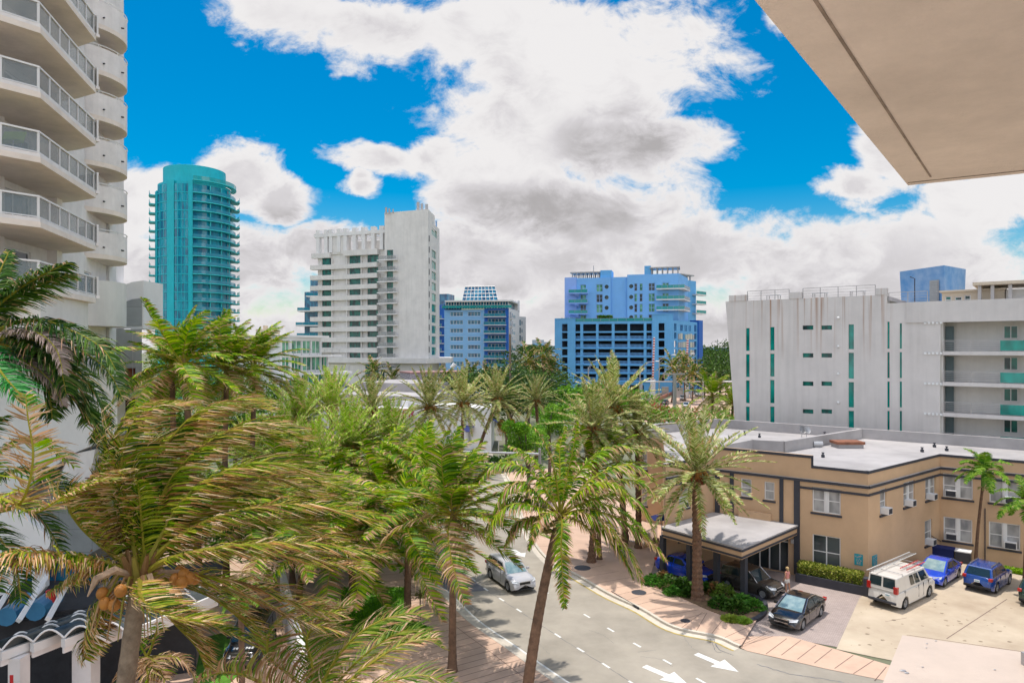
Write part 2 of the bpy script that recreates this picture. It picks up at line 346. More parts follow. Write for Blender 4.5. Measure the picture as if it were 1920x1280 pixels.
# ---------- ground, road, pavements
def sheet(name,pix,z,mat,thick=0):
    mb=MB(); pts=[G(x,y,z) for x,y in pix]
    if thick: mb.prism([(p.x,p.y) for p in pts],z-thick,z)
    else: mb.sheet(pts)
    return struct(name,mb,mat)
g=MB().sheet([(-900,-60,-.02),(900,-60,-.02),(900,2500,-.02),(-900,2500,-.02)]); struct('ground',g,M['ground'])
def smooth(pts,n=8):
    out=[]; p=[Vector(q) for q in pts]
    for i in range(len(p)-1):
        a=p[max(i-1,0)];b=p[i];c=p[i+1];d=p[min(i+2,len(p)-1)]
        for k in range(n):
            t=k/n; out.append(.5*((2*b)+(c-a)*t+(2*a-5*b+4*c-d)*t*t+(-a+3*b-3*c+d)*t**3))
    out.append(p[-1]); return out
KL=[(-19,150),(-14,118),(-10.5,85),(-8.6,62)]+[tuple(G(x,y)[:2]) for x,y in [(785,1075),(830,1115),(880,1165),(950,1215),(1020,1265)]]+[(4.4,30.2),(7.6,25),(10.5,18),(13,8)]
KR=[(-9,150),(-4.5,118),(-.5,85),(1.3,62)]+[tuple(G(x,y)[:2]) for x,y in [(1025,1050),(1080,1080),(1140,1115),(1200,1143),(1262,1178),(1345,1197),(1400,1219),(1550,1253),(1670,1277)]]+[(21.5,31.8),(28,26),(36,18)]
KLs=smooth([(a,b,0) for a,b in KL],6); KRs=smooth([(a,b,0) for a,b in KR],6)
mb=MB(); mb.sheet([(p.x,p.y,.0) for p in KLs]+[(p.x,p.y,.0) for p in reversed(KRs)]); struct('road',mb,M['road'])
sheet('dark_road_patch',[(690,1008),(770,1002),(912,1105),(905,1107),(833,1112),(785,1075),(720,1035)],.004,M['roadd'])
# kerbs
def offs(pts,d):
    o=[]
    for i,p in enumerate(pts):
        t=(pts[min(i+1,len(pts)-1)]-pts[max(i-1,0)]).normalized(); o.append(p+Vector((-t.y,t.x,0))*d)
    return o
def strip(name,pts,d0,d1,z0,z1,mat,kind='structure'):
    a=offs(pts,d0); b=offs(pts,d1); mb=MB(); n=len(a)
    vs=[]
    for p,q in zip(a,b): vs+=[(p.x,p.y,z0),(q.x,q.y,z0),(q.x,q.y,z1),(p.x,p.y,z1)]
    fs=[]
    for i in range(n-1):
        for k in range(4): fs.append((i*4+k,i*4+(k+1)%4,(i+1)*4+(k+1)%4,(i+1)*4+k))
    mb.add(vs,fs); return struct(name,mb,mat) 
def flat(mb,pts,d0,d1,z):
    a=offs(pts,d0); b=offs(pts,d1)
    for i in range(len(a)-1): mb.add([(a[i].x,a[i].y,z),(a[i+1].x,a[i+1].y,z),(b[i+1].x,b[i+1].y,z),(b[i].x,b[i].y,z)],[(0,1,2,3)])
iL=[i for i,p in enumerate(KLs) if p.y<95]; KLn=KLs[iL[0]:]; 
iR=[i for i,p in enumerate(KRs) if p.y<95]; KRn=KRs[iR[0]:]
# side of offset: travelling towards the camera, +d is right hand of travel reversed -> test
sL = 1 if offs(KLn,1)[10].x<KLn[10].x else -1
sR = 1 if offs(KRn,1)[10].x>KRn[10].x else -1
strip('kerb_left',KLn,0,sL*.18,-.01,.14,M['kerb']); 
kR1=[p for p in KRn if p.x<12.6]; strip('kerb_right',kR1,0,sR*.2,-.01,.14,M['kerb'])
mb=MB(); flat(mb,KLn,-sL*.5,-sL*.01,.006); flat(mb,kR1,-sR*.45,-sR*.01,.006); struct('gutter',mb,M['kerb'])
# pavements behind the kerbs
mb=MB(); a=offs(KLn,sL*.18); mb.sheet([(p.x,p.y,.125) for p in a]+[(3,8,.125),(-14,8,.125),(-30,60,.125),(-26,95,.125)]); struct('pavement_left',mb,M['walk'])
mb=MB(); a=offs(kR1,sR*.2)
mb.sheet([(p.x,p.y,.125) for p in a]+[tuple(G(x,y,.125)) for x,y in [(1420,1160),(1330,1140),(1215,1095),(1225,1060),(1245,985)]]+[(14,66,.125),(10,95,.125)]); struct('pavement_right',mb,M['walk'])
mb=MB(); 
for d in (.9,): flat(mb,offs(KLn,sL*.2),sL*d,sL*(d+.03),.129)
aa=offs(KLn,sL*.2); bb=offs(KLn,sL*4.6)
for i in range(0,len(aa),1):
    if aa[i].y<58:
        p,q=aa[i],bb[i]; t=(q-p).normalized()*.0; n=Vector((-(q-p).normalized().y,(q-p).normalized().x,0))*.018
        mb.add([(p.x-n.x,p.y-n.y,.129),(p.x+n.x,p.y+n.y,.129),(q.x+n.x,q.y+n.y,.129),(q.x-n.x,q.y-n.y,.129)],[(0,1,2,3)])
aa=offs(kR1,sR*.22); bb=offs(kR1,sR*3.2)
for i in range(0,len(aa),2):
    if aa[i].y<80:
        p,q=aa[i],bb[i]; n=Vector((-(q-p).normalized().y,(q-p).normalized().x,0))*.016
        mb.add([(p.x-n.x,p.y-n.y,.129),(p.x+n.x,p.y+n.y,.129),(q.x+n.x,q.y+n.y,.129),(q.x-n.x,q.y-n.y,.129)],[(0,1,2,3)])
struct('pavement_joints',mb,M['walkj'])
# driveway: brick paving, worn concrete lot, slab crossing
sheet('brick_paving',[(1245,985),(1215,1095),(1330,1140),(1420,1162),(1399,1168),(1370,1186),(1345,1197),(1480,1196),(1640,1225),(1700,1040),(1500,985)],.008,M['pave'])
sheet('concrete_lot',[(1612,1120),(1568,1216),(1645,1232),(1800,1262),(1990,1310),(2400,1280),(2300,1000),(1990,960),(1760,1010),(1690,1060)],.012,M['lot'])
cross=[(1345,1192),(1480,1192),(1570,1217),(1668,1246),(1990,1325),(1990,1380),(1800,1310),(1670,1277),(1550,1253),(1400,1219)]
sheet('slab_crossing',cross,.018,M['walk'])
mb=MB()
def seg(mb,a,b,wd,z):
    a=Vector(a);b=Vector(b); t=(b-a).normalized(); n=Vector((-t.y,t.x,0))*wd/2
    mb.add([(a.x-n.x,a.y-n.y,z),(b.x-n.x,b.y-n.y,z),(b.x+n.x,b.y+n.y,z),(a.x+n.x,a.y+n.y,z)],[(0,1,2,3)])
for (x0,y0),(x1,y1) in [((1404,1207),(1450,1192)),((1436,1226),(1475,1197)),((1465,1228),(1502,1200)),((1495,1236),(1530,1209)),((1527,1243),(1560,1217)),((1600,1263),(1638,1238)),((1565,1253),(1600,1228)),((1640,1276),(1662,1250))]:
    seg(mb,G(x0,y0),G(x1,y1),.04,.023)
seg(mb,G(1775,1197),G(1888,1123),.05,.017); seg(mb,G(1700,1190),G(1990,1232),.05,.017); seg(mb,G(1660,1165),G(1700,1158),.03,.017)
struct('slab_joints',mb,M['walkj'])
# planting bed under the date palm
sheet('planting_bed',[(1206,1082),(1222,1078),(1300,1096),(1400,1116),(1437,1135),(1432,1152),(1402,1170),(1330,1143),(1262,1112),(1213,1095)],.16,M['soil'],.16)
def patch(name,pix,z,mat): sheet(name,pix,z,mat)
sheet('lawn',[(640,1100),(760,1100),(770,1160),(812,1178),(800,1198),(770,1206),(700,1200),(640,1170)],.16,M['grass'],.05)
sheet('lawn_verge',[(380,1195),(438,1180),(470,1240),(430,1280),(360,1290)],.16,M['grass'],.05)
# road markings
mb=MB()
def dashes(pix,dl,gap,wd,st=0,mx_=99,z=.008):
    pts=smooth([tuple(G(x,y)) for x,y in pix],10); acc=0; on=False; L_=[0]
    for i in range(1,len(pts)): L_.append(L_[-1]+(pts[i]-pts[i-1]).length)
    def at(s):
        for i in range(1,len(pts)):
            if s<=L_[i]: f=(s-L_[i-1])/(L_[i]-L_[i-1]); return pts[i-1].lerp(pts[i],f)
        return pts[-1]
    s=st
    while s+dl<L_[-1]: seg(mb,at(s),at(s+dl),wd,z); s+=dl+gap
dashes([(812,1040),(866,1070),(912,1105),(980,1148),(1060,1200),(1130,1243),(1200,1290),(1260,1330)],.62,1.55,.13)
dashes([(880,1022),(960,1072),(1090,1148),(1190,1206),(1260,1245),(1340,1290)],.62,1.75,.13,.2)
flat(mb,KLn,-sL*.62,-sL*.50,.010)
def arrow(px,py,qx,qy,w=.38):
    a=G(px,py); b=G(qx,qy); d=(b-a); Ln=d.length; t=d.normalized(); n=Vector((-t.y,t.x,0))
    def q(s,o): v=a+t*s+n*o; return (v.x,v.y,.009)
    hs_=Ln*.52
    mb.add([q(0,-w*.32),q(hs_,-w*.32),q(hs_,w*.32),q(0,w*.32)],[(0,1,2,3)]); mb.add([q(hs_-.0,-w*1.0),q(Ln,0),q(hs_,w*1.0)],[(0,1,2)])
arrow(1305,1225,1385,1259,.62); arrow(1208,1248,1292,1284,.62); arrow(852,1036,884,1052,.6); arrow(962,1030,984,1044,.6); arrow(900,1150,840,1100,.01)
struct('road_markings',mb,M['paint'])
mb=MB(); yl=[p for p in kR1 if p.y<53]; flat(mb,yl,-sR*.58,-sR*.46,.010); struct('yellow_kerb_line',mb,M['ypaint'])
mb=MB(); rr=random.Random(8)
def crack(pix,w_=.03,j=.05,z=.0065):
    pts=smooth([tuple(G(x,y)) for x,y in pix],12)
    pts=[p+Vector((rr.uniform(-j,j),rr.uniform(-j,j),0)) for p in pts]
    for a_,b_ in zip(pts[:-1],pts[1:]): seg(mb,a_,b_,w_*rr.uniform(.5,1.3),z)
crack([(915,1108),(983,1151),(1063,1203),(1133,1246),(1205,1292)],.035,.02)
crack([(1338,1197),(1347,1216),(1360,1222),(1375,1228)],.05,.03); crack([(1332,1196),(1342,1220),(1352,1222)],.03,.03)
crack([(1280,1190),(1300,1215),(1345,1240)],.015,.04); crack([(1420,1245),(1480,1262),(1560,1275),(1620,1290)],.05,.06); crack([(1100,1180),(1130,1190),(1150,1205)],.015,.04); crack([(960,1190),(1000,1200),(1030,1225)],.012,.04); crack([(1200,1230),(1240,1236),(1262,1250)],.015,.04); crack([(1195,1222),(1230,1218)],.02,.03)
struct('road_cracks',mb,M['roadd'])
mb=MB()
for _ in range(46):
    px_=rr.uniform(1580,1900); py_=rr.uniform(1125,1215)
    if px_<1620 and py_<1130: continue
    c_=G(px_,py_,.0165); r_=rr.uniform(.03,.16); n_=9; mb.add([(c_.x+r_*rr.uniform(.6,1.2)*math.cos(2*PI*k/n_),c_.y+r_*.8*rr.uniform(.6,1.2)*math.sin(2*PI*k/n_),.0165) for k in range(n_)],[tuple(range(n_))])
struct('oil_stains',mb,pm('oil stain',(.33,.25,.17),.7,.3,3))
# storm drain slot and covers
mb=MB(); 
for (x0,y0),(x1,y1) in [((1146,1109),(1198,1140))]:
    mb.tube([G(x0,y0,.08),G(x1,y1,.08)],.07,6)
mb.build('drain_slot',M['dark'])
setp(bpy.data.objects['drain_slot'],'dark storm drain slot set in the kerb beside the yellow line','drain')
for nm,x,y,r,l in [('manhole_cover',1092,1064,.62,'round dark manhole cover in the pink pavement by the leaning palm'),('manhole_cover',1198,1110,.5,'round manhole cover beside the planting bed kerb'),('meter_cover',1285,1163,.3,'small dark meter cover in the pavement under palm shadows')]:
    p=G(x,y,.125); mb=MB(); mb.lathe([(0,p.z+.012),(r*.8,p.z+.014),(r*.82,p.z+.008),(r,p.z+.010),(r,p.z-.01)],p.x,p.y,20); o=mb.build(nm,M['steel'] if r<0 else M['trim']); setp(o,l,'manhole cover')
# curved dark kerb at the end of the bed
mb=MB(); ar=[tuple(G(x,y)) for x,y in [(1400,1171),(1425,1163),(1438,1150),(1438,1133),(1420,1120),(1398,1112)]]
ar=smooth(ar,5); a=offs(ar,0); b=offs(ar,.3)
vs=[];fs=[]
for p,q in zip(a,b): vs+=[(p.x,p.y,0),(q.x,q.y,0),(q.x,q.y,.2),(p.x,p.y,.2)]
for i in range(len(a)-1):
    for k in range(4): fs.append((i*4+k,i*4+(k+1)%4,(i+1)*4+(k+1)%4,(i+1)*4+k))
mb.add(vs,fs); struct('bed_kerb',mb,M['trim'])
# far causeway
mb=MB(); pts=[(1195,790),(1262,742),(1300,728),(1350,722),(1500,722),(1500,800)]
struct('causeway',MB().sheet([G(x,y,.01) for x,y in pts]),M['walk'])
# ================= buildings =================
WC={}
def window(F,par,a0,a1,z0,z1,glass='glassgr',frame='frame',div=(2,1),rev=.12,fw=.05,name='window',pane=True,d=0,sill=None):
    """frame mesh with pane child, shared between equal sizes"""
    w_=round(a1-a0,2); h_=round(z1-z0,2); key=(w_,h_,glass,frame,div,fw,pane,F.sgn,sill)
    if key not in WC:
        s=-F.sgn  # local -y*sgn is outward
        mb=MB()
        def bx(x0,x1,zz0,zz1,t=.05): mb.box(x0,x1,min(0,s*-t),max(0,s*-t),zz0,zz1)
        o=.5*fw
        fr=MB()
        def fb(x0,x1,zz0,zz1,t=.06): fr.box(x0,x1,-t/2,t/2,zz0,zz1)
        fb(0,fw,0,h_); fb(w_-fw,w_,0,h_); fb(fw,w_-fw,0,fw); fb(fw,w_-fw,h_-fw,h_)
        for i in range(1,div[0]): x=w_*i/div[0]; fb(x-o,x+o,fw,h_-fw,.05)
        for j in range(1,div[1]): z=h_*j/div[1]; fb(fw,w_-fw,z-o*.8,z+o*.8,.04)
        pa=MB(); pa.box(fw*.5,w_-fw*.5,-.008,.008,fw*.5,h_-fw*.5)
        WC[key]=(fr.mesh('window_frame',M[frame]),pa.mesh('pane',M[glass]))
    fm,pmh=WC[key]
    p=F.pt(a0,z0,d-rev)
    o=inst(fm,name,p,F.ang,par)
    q=bpy.data.objects.new('pane',pmh); C.objects.link(q); q.parent=o; WL[q.name]=Vector(p)
    return o
def pane(F,par,a0,a1,z0,z1,glass,rev=.12,name='window',d=0):
    w_=round(a1-a0,2); h_=round(z1-z0,2); key=(w_,h_,glass,'p')
    if key not in WC:
        WC[key]=MB().box(0,w_,-.02,.02,0,h_).mesh('window_pane',M[glass])
    return inst(WC[key],name,F.pt(a0,z0,d-rev),F.ang,par)
def rail(F,par,a0,a1,z,d,h=1.0,step=1.2,mat='rail',glass=None,bars=0,name='railing',r=.03):
    mb=MB(); mb.fbox(F,a0,a1,z+h-.05,z+h,d-.03,d+.03)
    n=max(1,round((a1-a0)/step))
    for i in range(n+1):
        a=a0+(a1-a0)*i/n; mb.fbox(F,a-r,a+r,z,z+h-.05,d-r,d+r)
    for k in range(bars): zz=z+h*(k+1)/(bars+1); mb.fbox(F,a0,a1,zz-.012,zz+.012,d-.012,d+.012)
    o=mb.build(name,M[mat],par)
    if glass:
        g=MB(); g.fbox(F,a0+.02,a1-.02,z+.06,z+h-.08,d-.01,d+.01); g.build('glass_panel',M[glass],o)
    return o
# ---- tan hotel ----
hp=[(11.2,49.7),(15.75,53.45),(24.35,46.65),(34.0,54.25),(47.5,43.6),(58,57),(33.4,65.3),(22.3,74),(14.3,69),(14.0,63.3)]
hotel=thing('hotel','two storey tan stucco hotel with charcoal trim bands, porte-cochere and flat white roof','hotel',(24,58,0))
F0=Fac(hp[0],hp[1]); F1=Fac(hp[1],hp[2]); F2=Fac(hp[2],hp[3]); F3=Fac(hp[3],hp[4]); FL=Fac((12.0,65.0),(14.4,63.1))
def holes(F,rs): return [F.rect(*r) for r in rs]
w1=[(1523,915,1576,962),(1433,903,1452,937),(1389,897,1409,931),(1523,1004,1576,1067)]
h1=holes(F1,w1)
door=(F1.hit(1395),F1.hit(1478),0.05,2.75)
w2=[(1650,916,1662,963),(1694,902,1715,947),(1735,892,1754,935),(1734,974,1748,1020)]
h2=holes(F2,w2)
w3=[(1768,889,1824,934),(1855,897,1914,944),(1769,971,1823,1015),(1854,980,1913,1028)]
h3=holes(F3,w3)+[(F3.hit(1914)+1.2,F3.hit(1914)+3.4,4.6,6.1),(F3.hit(1914)+1.2,F3.hit(1914)+3.4,1.4,2.9)]
h0=[(1.55,2.75,4.55,6.05),(1.5,2.9,2.2,3.3)]
mb=MB(); wall(F0,0,F0.L,0,8.06,h0,.14,mb); wall(F1,0,F1.hit(1522),0,8.78,[h for h in h1[1:3]]+[door],.14,mb); 
wall(F1,F1.hit(1522),F1.L,0,8.06,[h1[0],h1[3]],.14,mb); wall(F2,0,F2.L,0,8.06,h2,.14,mb); wall(F3,0,F3.L,0,8.06,h3,.14,mb)
hl=[(.35,.95,5.0,6.7),(.35,.95,1.6,3.2)]
wall(FL,0,FL.L,0,8.06,hl,.14,mb)
bk=hp[4:]
for i in range(len(bk)-1): wall(Fac(bk[i],bk[i+1]),0,Fac(bk[i],bk[i+1]).L,0,8.06,[],.1,mb)
mb.sheet([(hp[9][0],hp[9][1],0),(hp[0][0],hp[0][1],0),(hp[0][0],hp[0][1],8.06),(hp[9][0],hp[9][1],8.06)])
a22=F1.hit(1522); mb.fbox(F1,0,a22,8.05,8.78,-.3,-.002)
mb.build('wall',M['tan'],hotel)
mb=MB(); mb.sheet([(x,y,7.86) for x,y in hp]); rf=mb.build('roof',M['roof'],hotel)
# parapets
mb=MB()
def par(mb,pts,z0,z1,th):
    for a,b in zip(pts[:-1],pts[1:]):
        F=Fac(a,b); mb.fbox(F,-.02,F.L+.02,z0,z1,-th/2,th/2)
par(mb,[(57.5,44),(57.8,46.5),(33.4,65.3),(22.3,74),(14.3,69),(14.0,63.5)],7.87,8.8,.35)
par(mb,[(33.2,65.1),(22.5,56.6),(20.2,57.6),(16.6,54.2)],7.87,8.78,.34)
mb.build('parapet',M['roof'],rf)
mb=MB()
for F,L0,L1 in ((F0,0,F0.L),(F1,a22,F1.L),(F2,0,F2.L),(F3,0,F3.L)):
    mb.fbox(F,L0-.02,L1+.02,7.865,8.075,-.25,-.01)
    if F is F0: mb.build('parapet_cap',M['roof'],rf); mb=MB()
mb.build('parapet_cap',M['roof'],rf)
# charcoal trims: cap band, two cornice bands
mb=MB(); lg=MB()
def band(F,a0,a1,z0,z1,d,m): m.fbox(F,a0,a1,z0,z1,.002,d)
for F,a0,a1 in ((F0,-.05,F0.L),(F1,a22+.12,F1.L+.05),(F2,-.05,F2.L),(F3,0,F3.L)):
    band(F,a0,a1,7.90,8.09,.05,mb)
for F,a0,a1,ex in ((F0,-.05,F0.L,0),(F1,0,F1.L,0),(F2,0,F2.L,0),(F3,0,F3.L,0)):
    band(F,a0,a1+.02,6.88,7.07,.11,mb); lg.fbox(F,a0,a1+.02,7.072,7.10,.0,.13)
a97=F1.hit(1500)
for F,a0,a1 in ((F0,0,F0.L),(F1,a97,F1.L),(F2,0,F2.L),(F3,0,F3.L)):
    band(F,a0,a1+.02,6.36,6.52,.07,mb)
band(F1,0,a22,8.60,8.80,.05,mb); band(F1,a22-.02,a22+.12,7.90,8.80,.055,mb)
for px0,px1,z0 in ((1341,1350,3.6),(1369,1376,3.6),(1462,1469,3.6),(1489,1500,0.1)):
    band(F1,F1.hit(px0),F1.hit(px1),z0,6.88,.09,mb)
mb.build('trim_band',M['trim'],hotel); lg.build('cornice_cap',M['roof'],hotel)
# windows
def wsill(F,h):
    m=MB(); m.fbox(F,h[0]-.1,h[1]+.1,h[2]-.16,h[2]-.02,.002,.10); return m
def ac(par,F,a,z,w=.62,h=.42,out=.38):
    m=MB(); m.fbox(F,a,a+w,z,z+h,-.1,out); o=m.build('air_conditioner',M['white2'],par)
    g=MB(); 
    for k in range(6): g.fbox(F,a+.06,a+w-.06,z+.05+k*(h-.1)/6,z+.05+k*(h-.1)/6+.035,out+.001,out+.012)
    g.fbox(F,a+.04,a+w-.04,z+.04,z+h-.04,out-.01,out+.004)
    g.build('grille',M['trim'],o)
for F,hs_,big in ((F1,h1[:3],0),(F2,h2,0),(F3,h3,0),(F0,h0,0),(FL,hl,0)):
    for i,h in enumerate(hs_):
        wd=h[1]-h[0]
        if wd>1.5:
            mid=(h[0]+h[1])/2; window(F,hotel,mid+.09,h[1],h[2],h[3],glass='blind',div=(1,2),fw=.08); m_=MB(); m_.fbox(F,mid-.09,mid+.09,h[2],h[3],-.14,-.04); m_.build('mullion',M['frame'],hotel); wn=window(F,hotel,h[0],mid-.09,h[2],h[3],glass='blind',div=(1,2),fw=.08)
        else: wn=window(F,hotel,*h,glass='blind',div=(1,2),fw=.08)
        wsill(F,h).build('sill',M['trim'],wn)
        if F is F3 and i in (0,2): ac(wn,F,h[0]+.18,h[2]+.12,.75,.5)
        if F is F3 and i in (1,3): ac(wn,F,h[1]-.95,h[2]+.1,.75,.5)
        if F is F2: ac(wn,F,h[0]+(h[1]-h[0])*.2,h[2]+.05,.62,.45,.5)
        if F is F0 and i==0: ac(wn,F,h[0]+.15,h[2]+.1,.6,.42)
wn=window(F1,hotel,*h1[3],glass='glassdk',div=(2,2),fw=.08)
# entrance behind the portico
dr=MB(); a0,a1=door[0],door[1]
for x in (a0,a0+(a1-a0)*.33,a0+(a1-a0)*.55,a0+(a1-a0)*.78,a1-.08): dr.fbox(F1,x,x+.08,.05,2.75,-.3,-.22)
dr.fbox(F1,a0,a1,2.2,2.28,-.3,-.22); d=dr.build('door',M['frame'],hotel); g=MB(); g.fbox(F1,a0,a1,.05,2.75,-.36,-.34); g.build('pane',M['glassdk'],d)
m=MB(); m.fbox(F1,F1.hit(1387),F1.hit(1447),3.62,4.2,.0,.28); m.build('wall_box',M['tan'],hotel)
m=MB(); 
for i,(a,z) in enumerate(((F1.hit(1500)-.5,2.3),)): m.fbox(F1,a-.1,a+.1,z,z+.3,.0,.16)
m.build('wall_lamp',M['steel'],hotel)
for l,F,px0,px1,py0,py1 in (('teal patterned poster on the wall beside the big ground window',F1,1602,1618,1038,1059),('narrow teal poster on the tan wall behind the white van',F2,1635,1644,1040,1059)):
    h=F.rect(px0,py0,px1,py1); m=MB(); m.fbox(F,h[0],h[1],h[2],h[3],.003,.03); o=m.build('wall_poster',M['signbl']); setp(o,l,'poster')
    m=MB(); rr=random.Random(3)
    for k in range(26):
        x=rr.uniform(h[0]+.05,h[1]-.12); z=rr.uniform(h[2]+.06,h[3]-.12); m.fbox(F,x,x+rr.uniform(.04,.1),z,z+rr.uniform(.03,.08),.031,.034+k*.0002)
    m.build('pattern',M['roof'],o)
# gutters / conduits on wall
m=MB(); m.tube([F2.pt(F2.hit(1745),1.9,.06),F2.pt(F2.hit(1770)-.2,.9,.08)],.03); m.tube([F3.pt(F3.hit(1847),4.2,.05),F3.pt(F3.hit(1847),0,.05)],.04); m.build('drain_pipe',M['trim'],hotel)
# roof clutter
def rp(px,py,z=7.87): return G(px,py,z)
vl=['beside the orange roof hatch','near the front corner of the tan hotel','left of the front bend','right of the front bend','in the middle of the hotel roof','on the left roof beside the dishes','on the far left roof','nearest the stepped parapet','behind the parapet bend']
for i,(px,py) in enumerate([(1519,838),(1543,857),(1729,847),(1752,838),(1775,845),(1396,815),(1424,820),(1546,817),(1776,833)]):
    p=rp(px,py); m=MB(); m.box(p.x-.1,p.x+.1,p.y-.1,p.y+.1,7.87,8.08); m.lathe([(.06,8.08),(.06,8.2),(.12,8.2),(.12,8.26),(0,8.28)],p.x,p.y,8)
    o=m.build('roof_vent',M['trim']); setp(o,'small dark vent pipe '+vl[i],'vent','vents on the hotel roof')
p=rp(1590,838); m=MB(); m.box(p.x-1.15,p.x+1.0,p.y-.7,p.y+.7,7.87,8.2); o=m.build('roof_hatch',M['roof']); setp(o,'low roof hatch with a rusty orange lid on the white hotel roof','hatch'); m=MB(); m.box(p.x-1.25,p.x+1.1,p.y-.8,p.y+.8,8.2,8.42); m.build('lid',pm('rusty orange lid',(.28,.11,.06),.8,.2,2),o)
p=rp(1533,838); m=MB(); m.tube([(p.x-.4,p.y,8.15),(p.x+.4,p.y,8.15)],.24,12); m.box(p.x-.3,p.x+.3,p.y-.12,p.y+.12,7.87,8.0); o=m.build('roof_fan',M['steel'],smooth=False); setp(o,'silver cylindrical roof fan left of the orange hatch','roof fan')
for i,(px,l) in enumerate(((1503,'left grey satellite dish of the pair on the hotel roof'),(1512,'right grey satellite dish of the pair on the hotel roof'))):
    p=rp(px,819); t=thing('satellite_dish',l,'satellite dish',(p.x,p.y,7.87),'satellite dishes on the hotel roof'); m=MB(); m.tube([(0,0,0),(0,0,.5),(.1*(1-2*i),-.1,.7)],.03); m.build('mast',M['steel'],t,local=True)
    m=MB(); m.lathe([(0,0),(.2,.02),(.38,.09),(.4,.12)],0,0,16); o=m.build('dish',M['steel'],t,local=True); o.location=(0,0,.72); o.rotation_euler=(rad(70),0,rad(25))
# ---- portico (part of the hotel but a clear volume) ----
pr=[(10.8,48.9),(14.7,43.7),(20.8,49.6),(15.75,53.4)]
PA=Fac(pr[0],pr[1]); PB=Fac(pr[1],pr[2])
m=MB(); m.prism([pr[0],pr[1],pr[2],pr[3]],2.95,3.6); po=m.build('portico',M['tan'],hotel)
m=MB()
def outp(d):
    c=Vector((15.5,49)); r=[]
    for q in pr[:3]: v=Vector(q)-c; r.append(tuple(c+v*(1+d/v.length)))
    return r
m=MB(); q=outp(.12); m.prism([q[0],q[1],q[2],(20.6,49.7),(15.7,53.3),(11.0,49.3)],3.602,3.70); m.build('portico_roof',M['roof'],po)
m=MB()
for F in (PA,PB):
    m.fbox(F,-.05,F.L+.05,3.46,3.598,.003,.10); m.fbox(F,-.03,F.L+.03,3.02,3.14,.003,.06)
m.build('portico_trim',M['trim'],po)
for k,(px,py) in enumerate([(1243,1080),(1293,1096),(1344,1110),(1395,1123)]):
    p=G(px,py); m=MB(); m.box(-.17,.17,-.17,.17,0,2.95); o=m.build('column',M['trim'],hotel,local=True); o.location=Vector((p.x,p.y,0))-WL[hotel.name]; o.rotation_euler=(0,0,rad(-50))
# hedges planter wall by F1
pl=thing('planter_wall','low charcoal planter wall under the hotel window holding a clipped hedge','planter',F1.pt(F1.L,0,1.2)); a0=F1.hit(1503); m=MB(); m.fbox(F1,a0,F1.L+.3,0,.62,1.35,1.52); m.fbox(F1,F1.L+.0,F1.L+.32,0,1.2,1.1,1.6); m.build('wall',M['trim'],pl); m=MB(); m.fbox(F1,a0,F1.L,0,.5,.05,1.34); m.build('soil',M['soil'],pl)
m=MB(); p=F3.pt(F3.hit(1808),0,.8); m.box(-.5,.5,-.45,.45,.08,.85); o=m.build('condenser',M['trim']); o.location=p; o.rotation_euler=(0,0,F3.ang); setp(o,'dark air conditioning condenser with white lid against the tan hotel wall','condenser'); m=MB(); m.box(-.53,.53,-.48,.48,.85,.93); m.lathe([(0,.94),(.36,.95),(.38,.93)],0,0,16); m.build('lid',M['whitep'],o,local=True)
m=MB(); p=F3.pt(F3.hit(1766),0,1.0); m.box(-.8,.9,-.45,.45,0,.9); m.box(-.85,.95,-.5,.5,.9,1.0); o=m.build('dumpster',M['navy']); o.location=p; o.rotation_euler=(0,0,F3.ang); setp(o,'dark covered bin against the hotel wall behind the blue sedan','bin')
# patio umbrella & chair at the left of the hotel
p=Vector((12.6,57.5,0)); t=thing('patio_umbrella','square navy patio umbrella beside the left end of the tan hotel','umbrella',p); m=MB(); m.tube([(0,0,0),(0,0,2.3)],.03); m.build('pole',M['frame'],t,local=True); m=MB(); m.add([(-.8,-.8,2.15),(.8,-.8,2.15),(.8,.8,2.15),(-.8,.8,2.15),(0,0,2.6)],[(0,1,4),(1,2,4),(2,3,4),(3,0,4),(0,1,2,3)]); m.build('canopy',M['navy'],t,local=True)
for i,(x,y,l) in enumerate(((11.4,57,'wooden patio chair left of the navy umbrella'),(12.0,55.8,'wooden patio chair in front of the navy umbrella'))):
    t=thing('patio_chair',l,'chair',(x,y,.0),'patio chairs',rad(40*i)); m=MB(); m.box(-.25,.25,-.25,.25,.4,.44); m.build('seat',M['wood'],t,local=True); m=MB(); m.extr([(-.25,.25,.44),(.25,.25,.44),(.25,.4,.95),(-.25,.4,.95)],(0,.03,0)); m.build('backrest',M['wood'],t,local=True)
    for sx in(-.22,.22):
        for sy in(-.22,.22): m=MB(); m.tube([(sx,sy,0),(sx,sy,.4)],.02,4); m.build('leg',M['wood'],t,local=True)
# white picket fence on low wall near the road
pts=[G(1130,985),G(1155,1018),G(1205,1030),G(1232,1018)]
t=thing('picket_fence','white metal fence on a low pink wall beside the driveway entrance','fence',pts[1]); m=MB()
for a,b in zip(pts[:-1],pts[1:]):
    F=Fac((a.x,a.y),(b.x,b.y)); m.fbox(F,-.12,F.L+.12,0,.45,-.15,.15)
m.build('base_wall',M['walk'],t); m=MB()
for a,b in zip(pts[:-1],pts[1:]):
    F=Fac((a.x,a.y),(b.x,b.y)); n=int(F.L/.14)
    for i in range(n+1): m.fbox(F,i*F.L/n-.015,i*F.L/n+.015,.45,1.45,-.015,.015)
    m.fbox(F,0,F.L,1.38,1.43,-.025,.025); m.fbox(F,0,F.L,.5,.55,-.02,.02)
m.build('fence_panel',M['whitep'],t)
